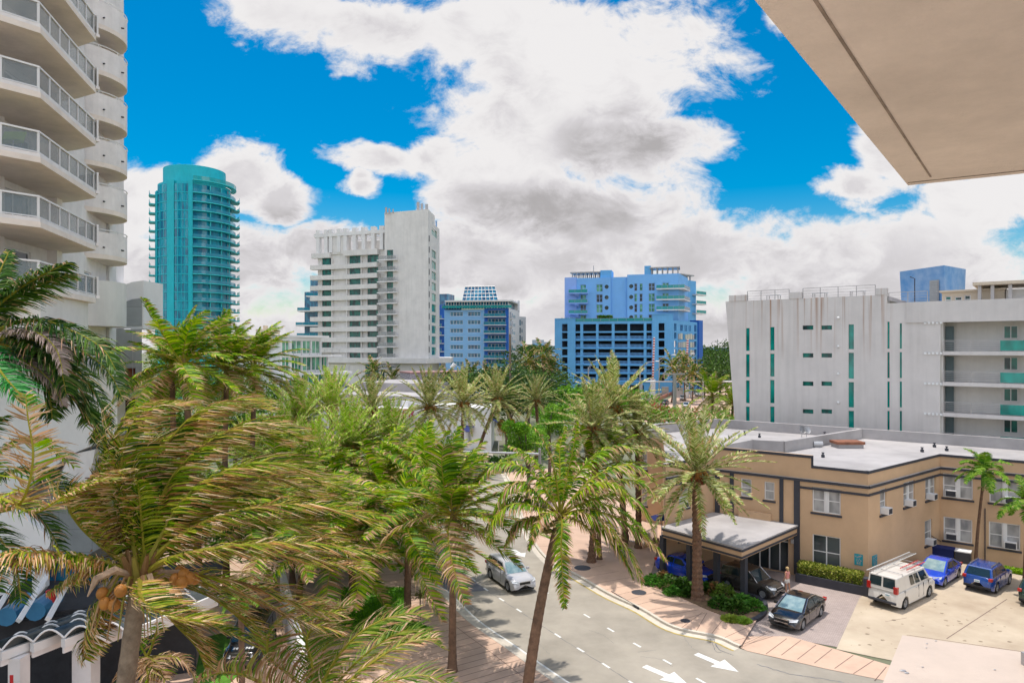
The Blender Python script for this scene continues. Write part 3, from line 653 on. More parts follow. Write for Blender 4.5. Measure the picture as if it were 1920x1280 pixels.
# ---- large white building on the right ----
wb=thing('apartment_building','grey white apartment block with slot windows and rust streaks behind the hotel','building',(34,72,0))
A=Vector((24.9,76.0)); dB=Vector((.784,-.62)); FB=Fac((A.x,A.y),(A.x+dB.x*40,A.y+dB.y*40))
mw=pm('rust streaked stucco',(.66,.62,.60),.8,.05,.4,.1,20,streak=.10)
nt=mw.node_tree; b=nt.nodes['Principled BSDF']; src=b.inputs['Base Color'].links[0].from_socket
geo=nd(nt,'ShaderNodeNewGeometry'); sp=nd(nt,'ShaderNodeSeparateXYZ'); nt.links.new(geo.outputs['Position'],sp.inputs[0])
mp=nd(nt,'ShaderNodeMapping'); mp.inputs['Scale'].default_value=(3.2,3.2,.05); nt.links.new(geo.outputs['Position'],mp.inputs[0])
ns=nd(nt,'ShaderNodeTexNoise'); ns.inputs['Scale'].default_value=1; ns.inputs['Detail'].default_value=3; nt.links.new(mp.outputs[0],ns.inputs['Vector'])
mr=nd(nt,'ShaderNodeMapRange'); mr.inputs[1].default_value=.55; mr.inputs[2].default_value=.68; nt.links.new(ns.outputs['Fac'],mr.inputs[0])
hz=nd(nt,'ShaderNodeMapRange'); hz.inputs[1].default_value=15.0; hz.inputs[2].default_value=21.0; nt.links.new(sp.outputs[2],hz.inputs[0])
xx=nd(nt,'ShaderNodeMapRange'); xx.inputs[1].default_value=37.5; xx.inputs[2].default_value=36; nt.links.new(sp.outputs[0],xx.inputs[0])
m1=nd(nt,'ShaderNodeMath',operation='MULTIPLY'); nt.links.new(mr.outputs[0],m1.inputs[0]); nt.links.new(hz.outputs[0],m1.inputs[1]); m2=nd(nt,'ShaderNodeMath',operation='MULTIPLY'); nt.links.new(m1.outputs[0],m2.inputs[0]); nt.links.new(xx.outputs[0],m2.inputs[1])
m3=nd(nt,'ShaderNodeMath',operation='MULTIPLY'); m3.inputs[1].default_value=.8; nt.links.new(m2.outputs[0],m3.inputs[0])
mxx=nd(nt,'ShaderNodeMix',data_type='RGBA'); nt.links.new(m3.outputs[0],mxx.inputs[0]); nt.links.new(src,mxx.inputs[6]); mxx.inputs[7].default_value=(.33,.17,.09,1); nt.links.new(mxx.outputs[2],b.inputs['Base Color'])
hb=[];kinds=[]
def addr(x0,y0,x1,y1,k): hb.append(FB.rect(x0,y0,x1,y1)); kinds.append(k)
for px,w_,ys in ((1402,7,(615,664,713,762,811)),(1448,8,(613,663,712,762,811)),(1596,10,(608,661,716,770,823)),(1665,6,(603,660,715,770,824)),(1689,4,(606,660,715,770,824))):
    for i in range(4): addr(px-w_/2,ys[i],px+w_/2,ys[i+1]-6.5,'glasstl')
for px in (1515,1550):
    for y in (610,662,715,767): addr(px-10,y,px+10,y+8,'glassgr')
aE=FB.hit(1763); a64=FB.hit(1664); mb=MB(); wall(FB,0,a64,0,21.7,[h for h in hb if h[1]<a64],.22,mb); wall(FB,a64,aE,0,20.85,[h for h in hb if h[1]>=a64],.22,mb)
# slanted left end & top pillars
l=FB.pt(0,0); mb.extr([(FB.pt(0,21.7)),(FB.pt(-1.15,21.7)),(FB.pt(0,7.0))],FB.n.to_3d()*-6)
for x0,x1 in ((1367,1400),(1480,1504),(1642,1664)):
    a0=max(FB.hit(x0),-1.15); mb.fbox(FB,a0,FB.hit(x1),21.7,22.35,-.5,.06)
# upper solid band over balcony part, recess walls
mb.fbox(FB,FB.hit(1700),44,18.9,20.88,-.35,.12)
ww=mb.build('wall',mw,wb)
for h,k in zip(hb,kinds): pane(FB,wb,h[0],h[1],h[2],h[3],k,rev=.15)
m=MB(); m.fbox(FB,-1.0,a64,21.2,21.6,-14,-.36); m.fbox(FB,a64+.01,44,20.3,20.7,-14,-.36); m.build('roof_deck',M['roof'],wb)
m=MB(); m.fbox(FB,aE,44,0,20.2,-2.3,-2.2); wl=m.build('gallery_wall',M['white'],wb)
m=MB(); m.fbox(FB,aE-.02,aE+.2,0,19,-2.2,-.3); m.build('gallery_end',M['white'],wb)
for k in range(6):
    z=EYE-(652-652)/1 ; z=18.9-2.86*k-2.72
    m=MB(); m.fbox(FB,aE+.21,44,z-.35,z,-2.2,.12); s=m.build('gallery_slab',mw,wb)
    n=rail(FB,wb,aE+.25,44,z,.02,1.02,2.2,bars=5,name='railing',r=.025)
    g=MB()
    a=FB.hit(1874)
    for q in range(2):
        g.fbox(FB,a+.06+q*2.25,a+2.2+q*2.25,z+.08,z+.98,.06,.09)
    g.build('teal_panel',M['glasstl'],n)
    g=MB(); g.fbox(FB,aE+.25,FB.hit(1785),z+.02,z+2.36,-1.6,-1.5); g.build('gallery_door',pm('grey teal door',(.09,.13,.14),.6,.1,1) if k==0 else bpy.data.materials['grey teal door'],wb)
    window(FB,wb,FB.hit(1856)+.9,FB.hit(1884)+.9,z+1.15,z+2.35,glass='glassgr',div=(2,1),fw=.07,rev=2.12)
    window(FB,wb,FB.hit(1911)+.9,FB.hit(1911)+3,z+1.05,z+2.35,glass='glassgr',div=(2,1),fw=.07,rev=2.12)
# roof railings
for x0,x1 in ((1400,1480),(1504,1642),(1665,1740)):
    rail(FB,wb,FB.hit(x0)+.05,FB.hit(x1)-.05,21.6 if x0<1660 else 20.75,-.12,1.15,1.6,bars=3,name='roof_railing')
m=MB(); 
for a,z in ((FB.hit(1572),20.9),(FB.hit(1572),18.0),(FB.hit(1572),15.2),(FB.hit(1572),12.3)): m.sphere(FB.pt(a,z-1.35,.1),.14,8,6)
m.build('wall_lamp',M['whitep'],wb)
for k in range(4):
    m=MB()
    for q in range(5): m.fbox(FB,FB.hit(1735)+.32*q-.1,FB.hit(1735)+.32*q+.1,18.95-k*2.86-.2,18.95-k*2.86,.003,.12)
    m.build('exhaust_cap',M['whitep'],wb)
# roof plant: blue clad box, penthouse
q=[P(1687,580,78),P(1770,580,72),P(1811,580,76),P(1730,580,84)]
bb=thing('plant_room','tapering weathered blue clad plant room on the right roof','plant room',(q[0].x,q[0].y,21.6)); m=MB(); z0=20.4; z1=25.2
tops=[z1,z1,z1+.05,z1]; cc=sum((Vector((p.x,p.y)) for p in q),Vector((0,0)))/4
vs=[(p.x+(cc.x-p.x)*.07,p.y,z0) for p in q]+[(p.x,p.y,t) for p,t in zip(q,tops)]
m.add(vs,[(0,1,5,4),(1,2,6,5),(2,3,7,6),(3,0,4,7),(4,5,6,7)]); m.build('wall',M['rustblue'],bb)
Fq=Fac((q[0].x,q[0].y),(q[1].x,q[1].y)); a,z=Fq.sz(1752,548); m=MB()
for k in range(8): m.fbox(Fq,a-.5,a+.5,z+.1-k*.28+1.0,z+.1-k*.28+1.15,.03,.10)
m.fbox(Fq,a-.6,a+.6,z-1.3,z+1.3,.0,.05); m.build('louvre',M['rail'],bb)
ph=thing('penthouse','cream rooftop penthouse with green windows and a flat canopy beside the blue plant room','penthouse',FB.pt(30,21.6)); 
FP=Fac(tuple(FB.pt(FB.hit(1762)-1,0,-4)[:2]),tuple(FB.pt(44,0,-4)[:2]))
ws=[FP.rect(*r) for r in ((1772,555,1784,569),(1790,556,1804,569),(1808,553,1820,569))]
m=wall(FP,FP.hit(1766),FP.hit(1884),20.6,21.95,ws,.1); m.fbox(FP,FP.hit(1766),FP.hit(1884),20.6,21.95,-4,-3.9); m.fbox(FP,FP.hit(1766)-.2,FP.hit(1884)+.1,21.95,22.12,-4.2,.3); m.build('wall',M['cream'],ph)
for h in ws: window(FP,ph,*h,glass='glassgr',fw=.08,div=(1,2))
m=MB(); m.fbox(FP,FP.hit(1826),FP.hit(1884)+6,22.4,22.68,-5,1.4); m.build('canopy',M['cream'],ph)
for px in (1838,1862,1895): m=MB(); a=FP.hit(px); m.fbox(FP,a-.14,a+.14,20.7,22.4,.6,.9); m.build('column',M['rail'],ph)
m=MB(); m.fbox(FP,FP.hit(1886),FP.hit(1886)+8,20.6,22.0,-3,-.2); m.build('side_room',M['white'],ph)
# rooftop furniture
for i,(px,l) in enumerate(((1440,'at the left end of the white roof'),(1528,'in the middle of the white roof'),(1600,'near the middle pillar of the white roof'))):
    a=FB.hit(px); t=thing('roof_table','low white table '+l,'table',FB.pt(a,21.6,-2),'tables on the roof deck'); m=MB(); m.fbox(FB,a-.7,a+.7,22.25,22.32,-2.4,-1.4); m.build('table_top',M['whitep'],t)
    for u_ in (-.6,.6):
        for v_ in (-2.3,-1.5): m=MB(); m.fbox(FB,a+u_-.03,a+u_+.03,21.6,22.25,v_-.03,v_+.03); m.build('leg',M['rail'],t)
a=FB.hit(1712); t=thing('roof_mast','black lamp mast standing on the white roof before the blue plant room','lamp',FB.pt(a,21.6,-1)); m=MB(); m.tube([FB.pt(a,20.7,-1),FB.pt(a,23.2,-1),FB.pt(a-.4,23.4,-1)],.05); m.build('pole',M['trim'],t)
def polybody(mb,poly,z0,z1): return mb.prism(poly,z0,z1)
def frontback(F,depth): # footprint of a box behind facade
    return [tuple(F.pt(0,0,0)[:2]),tuple(F.pt(F.L,0,0)[:2]),tuple(F.pt(F.L,0,-depth)[:2]),tuple(F.pt(0,0,-depth)[:2])]
def X2(px,Y): return ((px-960)/1280*Y,Y)
# ---- white balcony hotel tower ----
A=X2(596,185); B=X2(722,177.6); FD=Fac(A,B); FC=Fac(X2(721,176),X2(803,171.5)); FS=Fac(X2(803,171.5),X2(824,186))
t=thing('hotel_tower','tall white tower with curved balcony bands, rooftop pergola and a blank lift shaft slab','building',(-40,185,0))
rows=[39.05-2.78*k for k in range(10)]
cols=[(604,622),(655,676),(689,710)]
hs=[]
for i,z in enumerate(rows):
    for j,(a,b) in enumerate(cols):
        if j==0 and i>8: continue
        hs.append((FD.hit(a),FD.hit(b),z-.2,z+1.8))
mb=wall(FD,0,FD.L,12,42,hs,.3)
fp=frontback(FD,17); mb.sheet([(x,y,42) for x,y in fp]); mb.sheet([(fp[0][0],fp[0][1],12),(fp[0][0],fp[0][1],42),(fp[3][0],fp[3][1],42),(fp[3][0],fp[3][1],12)])
cw=[(FC.hit(725),FC.hit(737),39.3-2.78*k+.0,39.3-2.78*k+2.35) for k in range(11)]
wall(FC,0,FC.L,0,51.3,cw,.3,mb); f2=[X2(721,176),X2(803,171.5),X2(815,180),X2(735,186)]; f2=[tuple(Vector(q)+Vector((.0,.12))) for q in f2]; mb.prism(f2,47,51.29)
sw=[]
for k in range(11):
    z=16.5+(652-461)/1280*182-2.80*k*1.0; sw.append((FS.hit(809.5),FS.hit(817.5),z-1.0,z+1.0) if k else (FS.hit(809.5),FS.hit(819.5),z+3-1,z+3+.8))
wall(FS,0,FS.L,8.5,48.8,sw,.3,mb); mb.sheet([(x,y,48.79) for x,y in [X2(803,171.6),X2(824,186),X2(760,190),X2(740,180)]])
mb.build('wall',M['white'],t)
for h in hs: pane(FD,t,*h,'glassgr',.25)
for h in cw: pane(FC,t,*h,'glassdk' if 0 else 'glassgr',.25)
for h in sw: pane(FS,t,*h,'glasstl',.25)
for k in range(12):
    m=MB(); m.tube([FS.pt(FS.hit(804.2),12.5+2.8*k,.05),FS.pt(FS.hit(804.2),14+2.8*k,.05)],.12,4); m.build('slot_window',M['dark'],t)
for k in range(11):
    z=41.9-2.78*k if k==0 else 38.75-2.78*(k-1)
    m=MB()
    if k==0:
        m.fbox(FD,-1.2,FD.hit(622),z-1.3,z,0,1.2); m.fbox(FD,FD.hit(648),FD.hit(712),z-1.1,z+.35,0,1.2)
    else:
        # gently bowed band: segments following an arc
        n=10; a0=-1.3; a1=FD.hit(713)
        for q in range(n):
            u0=a0+(a1-a0)*q/n; u1=a0+(a1-a0)*(q+1)/n
            f=lambda u:(.7+1.0*math.cos((u-a0)/(a1-a0)*PI*1.0)**2)
            p=[FD.pt(u0,0,-.02),FD.pt(u1,0,-.02),FD.pt(u1,0,f(u1)),FD.pt(u0,0,f(u0))]
            m.prism([(v.x,v.y) for v in p],z-1.25,z-.05)
    m.build('balcony',M['white'],t)
    m=MB(); zz=39.1-2.78*k; m.fbox(FC,FC.hit(712)-.2,FC.hit(746),zz-.25,zz,.003,1.1); s=m.build('balcony_slab',M['white2'],t); rail(FC,s,FC.hit(713),FC.hit(745),zz,1.0,1.0,2.5,glass='rglass')
# recess shade: partition fins between the balcony windows
for px in (624,652,679): m=MB(); a=FD.hit(px); m.fbox(FD,a-.15,a+.15,12.8,40.6,.0,.5); m.build('fin',M['white'],t)
# pergola
m=MB(); m.fbox(FD,-.9,FD.L+.2,46.3,47.2,-.6,.6); m.fbox(FD,-.9,FD.L+.2,46.3,47.1,-9,-8.2)
pg=m.build('pergola_beam',M['white2'],t)
for px in (598,613,622,637,649,666,683,701,717):
    a=FD.hit(px); m=MB(); m.fbox(FD,a-.5,a+.5,42,46.3,-.5,.55); m.fbox(FD,a-.6,a+.6,47.2,48.2,-.7,.62); m.fbox(FD,a-.3,a+.3,46.4,47.0,-8.2,-.6); m.build('pergola_post',M['white2'],t)
m=MB(); m.fbox(FD,FD.hit(621),FD.hit(646),41.5,46.4,-3,.3); m.fbox(FD,FD.hit(655),FD.L,42,45.2,-6,-3.5); m.build('roof_room',M['white'],t)
# podium ledge and base
m=MB(); pts=[X2(612,181),X2(722,174.5),X2(800,169.5),X2(846,180),X2(850,196),X2(640,200)]; m.prism(pts,12.6,13.9); m.build('podium_slab',M['white'],t)
m=MB(); pts=[X2(648,179.5),X2(722,176.2),X2(801,171),X2(822,184),X2(822,196),X2(650,196)]
m.prism(pts,6.5,12.59); m.build('podium_wall',M['white'],t)
Fb=Fac(X2(648,179.5),X2(722,176.2)); m=MB(); m.prism([X2(610,182),X2(681,178),X2(690,178.5),X2(690,190),X2(610,190)],0,7.5); m.build('podium_base',pm('slate blue wall',(.12,.16,.24),.7,.05,.5),t)
for px in (690,705,719):
    a,z=Fb.sz(px,690); w_=1.2; m=MB(); m.fbox(Fb,a-w_*.6,a+w_*.6,6.5,12.2,.0,.06); m.build('tall_window',M['glassgr'],t)
m=MB(); m.prism([X2(740,175),X2(801,171.1),X2(800,180),X2(740,182)],0,6.5); m.build('base_wall',M['white'],t)
for px in (803,831): m=MB(); p=X2(px,183); m.box(p[0]-.6,p[0]+.6,p[1]-.6,p[1]+.6,6,12.6); m.build('column',M['white'],t)
# antennas
for i,(px,y0,y1,w_) in enumerate([(724,389,401,.25),(730,391,400,.2),(737,392,399,.15),(784,379,398,.35),(791,382,398,.3),(800,383,399,.35),(780,394,407,.2),(794,398,412,.2)]):
    p0=P(px,y0,175); p1=P(px,y1,175); m=MB(); m.box(p0.x-w_,p0.x+w_,p0.y-w_*.6,p0.y+w_*.6,p1.z,p0.z); m.build('antenna_panel',M['rail'],t)
p0=P(818,414,184); m=MB(); m.box(p0.x-.2,p0.x+.2,p0.y-.2,p0.y+.2,48.8,p0.z); m.build('antenna_panel',M['rustblue'],t)
# ---- blue garage and condo ----
t=thing('parking_building','bright blue open parking deck carrying a stepped condominium with teal balconies','building',(X2(1150,246)[0],246,0))
FK=Fac(X2(1042,250),X2(1262,240)); FKR=Fac(X2(1262,240),X2(1313,262))
a=lambda px: FK.hit(px)
ops=[(1078,1088),(1093,1117.5),(1122,1147),(1152,1176.6),(1181,1207),(1212,1222)]
rws=[(22.5,25.1)]+[(19.75-2.98*k,21.95-2.98*k) for k in range(6)]
hs=[(a(x0),a(x1),z0,z1) for z0,z1 in rws for x0,x1 in ops]
hl=[(a(1054),a(1064.5),z0,z1+.1) for z0,z1 in rws]; hr=[(a(1235),a(1246),z0,z1+.1) for z0,z1 in rws]
g=[(a(1081),a(1088),.3,3.2),(a(1093),a(1117),0,3.3),(a(1122),a(1147),0,3.3),(a(1152),a(1176),0,3.3),(a(1181),a(1207),0,3.3)]
mb=wall(FK,a(1079),a(1223),0,26.0,hs+g,1.2); m2=wall(FK,-.3,a(1079),0,27.0,hl+[(a(1053),a(1068),.3,2.6)],.8,d=.5); m2.fbox(FK,-.3,a(1079),26.99,27.25,-5,.65); m2.fbox(FK,a(1079)-.01,a(1079),0,27,-.2,.497); m2.build('tower_wall',M['blue'],t); m2=MB(); wall(FK,a(1223),FK.L,0,28.2,hr,.8,m2,d=.6)
for s0,s1,zz,dd in ((a(1223),FK.L,28.2,.6),): m2.fbox(FK,s0,s1,zz-.01,zz+.25,-5,dd+.15); m2.fbox(FK,s1-.01 if s0<0 else s0,s1 if s0<0 else s0+.01,0,zz,-.2,dd-.003)
hk=[]
for z0,z1 in rws: hk+= [(FKR.hit(1264),FKR.hit(1268.5),z0,z1),(FKR.hit(1302),FKR.hit(1306),z0,z1)]
hk+=[(FKR.hit(x),FKR.hit(x+5.2),22.6,24.8) for x in (1275.5,1283,1290)]
wall(FKR,0,FKR.L,0,26.2,hk,.5,m2)
mb.build('wall',M['blue'],t); m2.build('tower_wall',M['blue'],t)
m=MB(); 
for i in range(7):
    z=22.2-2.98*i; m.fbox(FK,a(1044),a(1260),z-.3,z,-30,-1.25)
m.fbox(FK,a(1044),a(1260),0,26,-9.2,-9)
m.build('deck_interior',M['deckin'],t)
for h in hs[6:]:
    m=MB(); m.fbox(FK,h[0],h[1],h[2]+.95,h[2]+1.02,-.35,-.28)
    n=max(2,int((h[1]-h[0])/.42))
    for i in range(n): x=h[0]+(h[1]-h[0])*(i+.5)/n; m.fbox(FK,x-.09,x+.09,h[2],h[2]+.95,-.34,-.29)
    m.build('guard_rail',M['lblue'],t)
m=MB(); 
for k in range(1,7): z=22.25-2.98*k+.2; m.fbox(FK,a(1079)+.05,a(1223)-.05,z-.28,z+.0,.003,.28)
m.build('floor_ledge',M['sblue'] if 0 else M['blue'],t)
m=MB(); m.fbox(FK,a(1046),a(1259),25.9,26.1,-30,-1.3); m.build('terrace_deck',M['roof'],t)
rail(FK,t,a(1079),a(1223),26.0,-.3,1.2,3,glass='rgteal')
m=MB(); rr=random.Random(5)
def leafbox(mb,x0,x1,y0,y1,z0,z1,n,s,cols,rng):
    for _ in range(n):
        p=Vector((rng.uniform(x0,x1),rng.uniform(y0,y1),rng.uniform(z0,z1))); d=Vector((rng.gauss(0,1),rng.gauss(0,1),rng.gauss(0,1))).normalized(); e=d.cross(Vector((rng.gauss(0,1),rng.gauss(0,1),rng.gauss(0,1)))).normalized(); q=s*rng.uniform(.6,1.3)
        mb.add([p-d*q,p+e*q*.5,p+d*q,p-e*q*.5],[(0,1,2,3)],cols[rng.randrange(len(cols))])
gcol=[(.05,.14,.015),(.09,.22,.02),(.03,.08,.012),(.14,.28,.03)]
p=FK.pt(a(1120),0,-2); q=FK.pt(a(1148),0,-2); leafbox(m,p.x,q.x,q.y,p.y,26.1,28.3,900,.35,gcol,rr); p=FK.pt(a(1050),0,-2); q=FK.pt(a(1080),0,-2); leafbox(m,p.x,q.x,q.y,p.y,26.1,27.3,600,.35,gcol,rr)
m.build('terrace_hedge',M['leafb'],t)
m=MB(); m.fbox(FKR,FKR.hit(1307.5),FKR.L+1.2,0,27,-3,.6); m.build('end_pier',M['dblue'],t)
# coloured louvre panels of the right face
pc=[pm('panel '+n,c,.5,.05,2) for n,c in (('grey',(.42,.43,.45)),('lime',(.36,.42,.10)),('green',(.06,.28,.14)),('sky',(.06,.28,.55)),('ivory',(.60,.58,.48)))]
rr=random.Random(11); names=['grey','lime','green','sky','ivory']
for j,(z0,z1) in enumerate(rws[1:]):
    for i,x in enumerate((1271,1275,1279.5,1284,1288.5,1293,1297)):
        m=MB(); s0=FKR.hit(x); s1=FKR.hit(x+3.4); k=0 if i in (0,6) else rr.choice([0,1,2,3,4,4]); m.fbox(FKR,s0,s1,z0-.1,z0+1.75+rr.uniform(-.2,.35),.05,.3); m.build('louvre_panel',pc[k],t)
# condo
FQ=Fac(X2(1060,257),X2(1272,247)); FQR=Fac(X2(1272,247),X2(1290,264)); b=lambda px: FQ.hit(px)
def zq(py,Y=252): return EYE-(py-652)/1280*Y
hs=[];kd=[]
for r,(y0,y1) in enumerate(((532,546),(551,566),(570,585.5),(590,604))):
    for x0,x1 in ((1088,1099),(1118,1130),(1189,1195),(1199,1205),(1216,1228),(1242,1254)):
        hs.append((b(x0),b(x1),zq(y1),zq(y0)))
rd=[(b(x)-.9,b(x)+.9,zq(y)-.9,zq(y)+.9) for x in (1137.5,1183.5) for y in (537,557,576.5,595)]
mb=wall(FQ,0,b(1145),26,42.6,hs,.25); wall(FQ,b(1145),b(1176),26,42.7,[],.2,mb,d=-.9); wall(FQ,b(1176),FQ.L,26,43.4,hs,.25,mb); mb.fbox(FQ,b(1145)-.01,b(1145),26,42.6,-.9,0); mb.fbox(FQ,b(1176),b(1176)+.01,26,43.4,-.9,0)
mb.fbox(FQ,0,b(1145),42.3,42.6,-20,-.01); mb.fbox(FQ,b(1145),FQ.L,42.4,42.7,-20,-.95)
wall(FQR,0,FQR.L,26,43.4,[],.2,mb)
mb.build('condo_wall',M['lblue'],t)
m=MB(); m.fbox(FQ,-.2,b(1081),26,42.9,.003,.4); m.build('condo_end_panel',M['lblue2'],t)
for i,h in enumerate(hs): window(FQ,t,h[0],h[1],h[2],h[3],glass='glassmint' if (i*7)%5<3 else 'glassdk',frame='sblue' if 0 else 'lblue2',div=(2,2) if h[1]-h[0]>1.6 else (1,2),fw=.14,rev=.2)
for h in rd:
    m=MB(); c=FQ.pt((h[0]+h[1])/2,(h[2]+h[3])/2,.03); vs=[c+ (FQ.u.to_3d()*math.cos(q*PI/8)+Vector((0,0,1))*math.sin(q*PI/8))*.75 for q in range(16)]; m.add(vs,[tuple(range(16))]); m.build('round_window',M['glassdk'],t)
for k in range(3):
    z=zq((548,567,587)[k])
    m=MB(); m.fbox(FQ,b(1068),b(1103),z-.35,z,.41,2.4); m.add([FQ.pt(b(1076),z-.36,.41),FQ.pt(b(1086),z-.36,.41),FQ.pt(b(1086),z-1.9,.41),FQ.pt(b(1076),z-.36,2.3),FQ.pt(b(1086),z-.36,2.3)],[(0,1,2),(0,3,4,1),(1,4,2),(0,2,3),(3,2,4)]); s=m.build('balcony',M['lblue2'],t); rail(FQ,s,b(1068),b(1103),z,2.3,1.25,2.2,glass='rgteal')
    z=zq((541,561,580.5)[k],248)
    m=MB(); m.fbox(FQ,b(1231),FQ.L+2.2,z-.4,z,.003,1.9); m.fbox(FQR,.01,FQR.L*.6,z-.4,z,.003,2.2); s=m.build('balcony',M['white2'],t); rail(FQ,s,b(1231),FQ.L+2.2,z,1.8,1.25,2.2,glass='rgteal'); rail(FQR,s,.2,FQR.L*.6,z,2.1,1.2,2.2,glass='rglass')
FE=Fac(X2(1276,264),X2(1305,272)); mb=wall(FE,0,FE.L,20,43,[],.1); mb.fbox(FE,0,FE.L,42.7,43,-14,-.01); mb.fbox(FE,FE.L-.02,FE.L,20,42.9,-14,-.02); mb.build('rear_wing_wall',M['blue'],t)
for k in range(3):
    z=EYE+(652-(550,568,586)[k])/1280*266; m=MB(); m.fbox(FE,FE.hit(1298),FE.hit(1316),z-.4,z,.003,2); s=m.build('balcony',M['white2'],t); rail(FE,s,FE.hit(1298),FE.hit(1316),z,1.9,1.25,2.2,glass='rgteal')
# roof pavilions
for x0,x1,y0,y1,nb,Fz,dp in ((1068,1124,509.5,521,7,FQ,-2),(1218,1275,500.5,512,6,FQ,-1.5),(1277,1302,513,525,4,FE,-1)):
    s0=Fz.hit(x0+4); s1=Fz.hit(x1-4); Y=Fz.pt(s0,0).y; zt=EYE+(652-y0)/1280*Y; zb=43.2 if Fz is not FQ or x0>1200 else 42.4
    m=MB(); m.fbox(Fz,Fz.hit(x0),Fz.hit(x1),zt-.45,zt,dp-7,dp+1.0); rr_=m.build('pavilion_roof',M['rail'],t)
    for i in range(nb):
        s=s0+(s1-s0)*i/(nb-1); m=MB(); m.fbox(Fz,s-.22,s+.22,zb,zt-.45,dp-.2,dp+.2); m.build('pavilion_post',M['rail'],t); m=MB(); m.fbox(Fz,s-.22,s+.22,zb,zt-.45,dp-6,dp-5.6); m.build('pavilion_post',M['rail'],t)
m=MB(); m.fbox(FQ,b(1125),b(1146),42.5,45.4,-9,-1); m.fbox(FQ,b(1208),b(1220),42.6,46.6,-9,-1); m.build('roof_room',M['blue'],t)
p=P(1113,521,254); m=MB(); m.tube([p,p+Vector((0,0,4.6))],.12,4); m.build('roof_antenna',M['rail'],t)
# ---- pale blue condo with glass top ----
t=thing('condo_building','pale blue apartment block with a deep blue balcony bay and sloped glass penthouse','building',(X2(890,243)[0],243,0))
FA=Fac(X2(833,244),X2(908,241.5)); FA2=Fac(X2(908,241.5),X2(954,240)); FA3=Fac(X2(954,240),X2(974,258))
hs=[]
for k in range(8):
    z=EYE+(652-588.5)/1280*243-2.93*k
    for x0,x1 in ((844,868),(877,901)): hs.append((FA.hit(x0),FA.hit(x1),z-.75,z+.65))
mb=wall(FA,0,FA.L,0,30,hs,.2); mb.build('wall',M['sblue'],t)
for h in hs: window(FA,t,*h,glass='glassbl',div=(4,2),fw=.12,rev=.15)
bay=[(FA2.L*.14,FA2.L*.86,EYE+(652-587)/1280*241-2.93*k-1.1,EYE+(652-587)/1280*241-2.93*k+1.0) for k in range(9)]
mb=wall(FA2,0,FA2.L,0,30.4,bay,.5); mb.build('bay_wall',M['dblue'],t)
for k,h in enumerate(bay):
    window(FA2,t,h[0],h[1],h[2],h[3],glass='glassbl',div=(5,1),fw=.14,rev=.45)
    z=h[2]-.1; m=MB(); m.fbox(FA2,0.1,FA2.L*.9,z-.25,z,.003,1.5); s=m.build('balcony',M['white2'],t); rail(FA2,s,.1,FA2.L*.9,z,1.4,1.1,2.2,glass='rgblue')
mb=MB(); wall(FA3,0,FA3.L,0,30.4,[],.2,mb); mb.build('side_wall',M['white2'],t)
for k in range(9):
    z=27.0-2.93*k; m=MB(); m.fbox(FA3,1,4.5,z-.25,z,.003,1.4); s=m.build('balcony',M['white2'],t); rail(FA3,s,1,4.5,z,1.3,1.1,2,glass='rgblue')
    pane(FA3,t,5.4,6.4,z+.4,z+2.0,'glassbl',-.03); pane(FA3,t,1.4,4.1,z+.1,z+2.2,'glassbl',-.03)
    Fx=Fac(X2(824,246),X2(833,244)); m=MB(); m.fbox(Fx,-.5,Fx.L,z-.25,z,.003,1.4); s=m.build('balcony',M['white2'],t); rail(Fx,s,-.5,Fx.L,z,1.3,1.1,1.5,glass='rgblue')
mb=MB(); Fx=Fac(X2(824,246),X2(833,244)); mb.fbox(Fx,-1,Fx.L,0,32,-8,0); mb.build('recess_wall',M['dblue'],t)
mb=MB(); f=frontback(Fac(X2(836,243.4),X2(953,240.2)),16); mb.prism(f,30.42,32.7); gp=mb.build('glass_storey',M['glassbl'],t)
Fg=Fac(X2(836,243.2),X2(953,240.0)); m=MB(); 
for i in range(24): s=Fg.L*i/23; m.fbox(Fg,s-.1,s+.1,30.42,32.7,.05,.2)
m.fbox(Fg,0,Fg.L,31.5,31.65,.05,.18); m.build('mullion',M['frame'],gp)
rail(Fg,t,-1,Fg.L+1.5,30.45,1.6,1.1,2.5,glass='rgteal')
m=MB(); f=frontback(Fac(X2(834,242),X2(960,238.6)),18); m.prism(f,32.75,33.3); m.build('roof_slab',M['white2'],t)
q0=[X2(866,244),X2(934,242),X2(934,254),X2(866,256)]; q1=[X2(872,247),X2(928,245),X2(928,252),X2(872,254)]
m=MB(); m.add([(x,y,33.3) for x,y in q0]+[(x,y,38.6) for x,y in q1],[(0,1,5,4),(1,2,6,5),(2,3,7,6),(3,0,4,7),(4,5,6,7)]); sk=m.build('glass_penthouse',M['glassbl'],t)
m=MB(); V0=[Vector((x,y,33.3)) for x,y in q0[:2]]; V1=[Vector((x,y,38.6)) for x,y in q1[:2]]
for i in range(10): f=i/9; m.tube([V0[0].lerp(V0[1],f)+Vector((0,-.12,0)),V1[0].lerp(V1[1],f)+Vector((0,-.12,0))],.1,4)
for j in range(5): f=j/4; m.tube([V0[0].lerp(V1[0],f)+Vector((0,-.12,0)),V0[1].lerp(V1[1],f)+Vector((0,-.12,0))],.1,4)
m.build('mullion',M['frame'],sk)
m=MB(); m.prism([X2(822,250),X2(840,249),X2(852,256),X2(834,258)],30,36.2); m.build('side_tower',M['glassbl'],t)
m=MB(); m.fbox(FA3,FA3.L-3,FA3.L+.3,30,34.2,-8,0); m.build('stair_tower',M['white2'],t)
t2=thing('annex_block','pale blue grey annex floating block behind the right side of the pale blue condo','building',(X2(980,275)[0],275,0)); Fn=Fac(X2(972,272),X2(986,276)); m=MB(); m.fbox(Fn,0,Fn.L,18.5,29,-12,0); m.fbox(Fn,0,1.4,0,18.4,-10,-1); m.build('wall',M['white2'],t2)
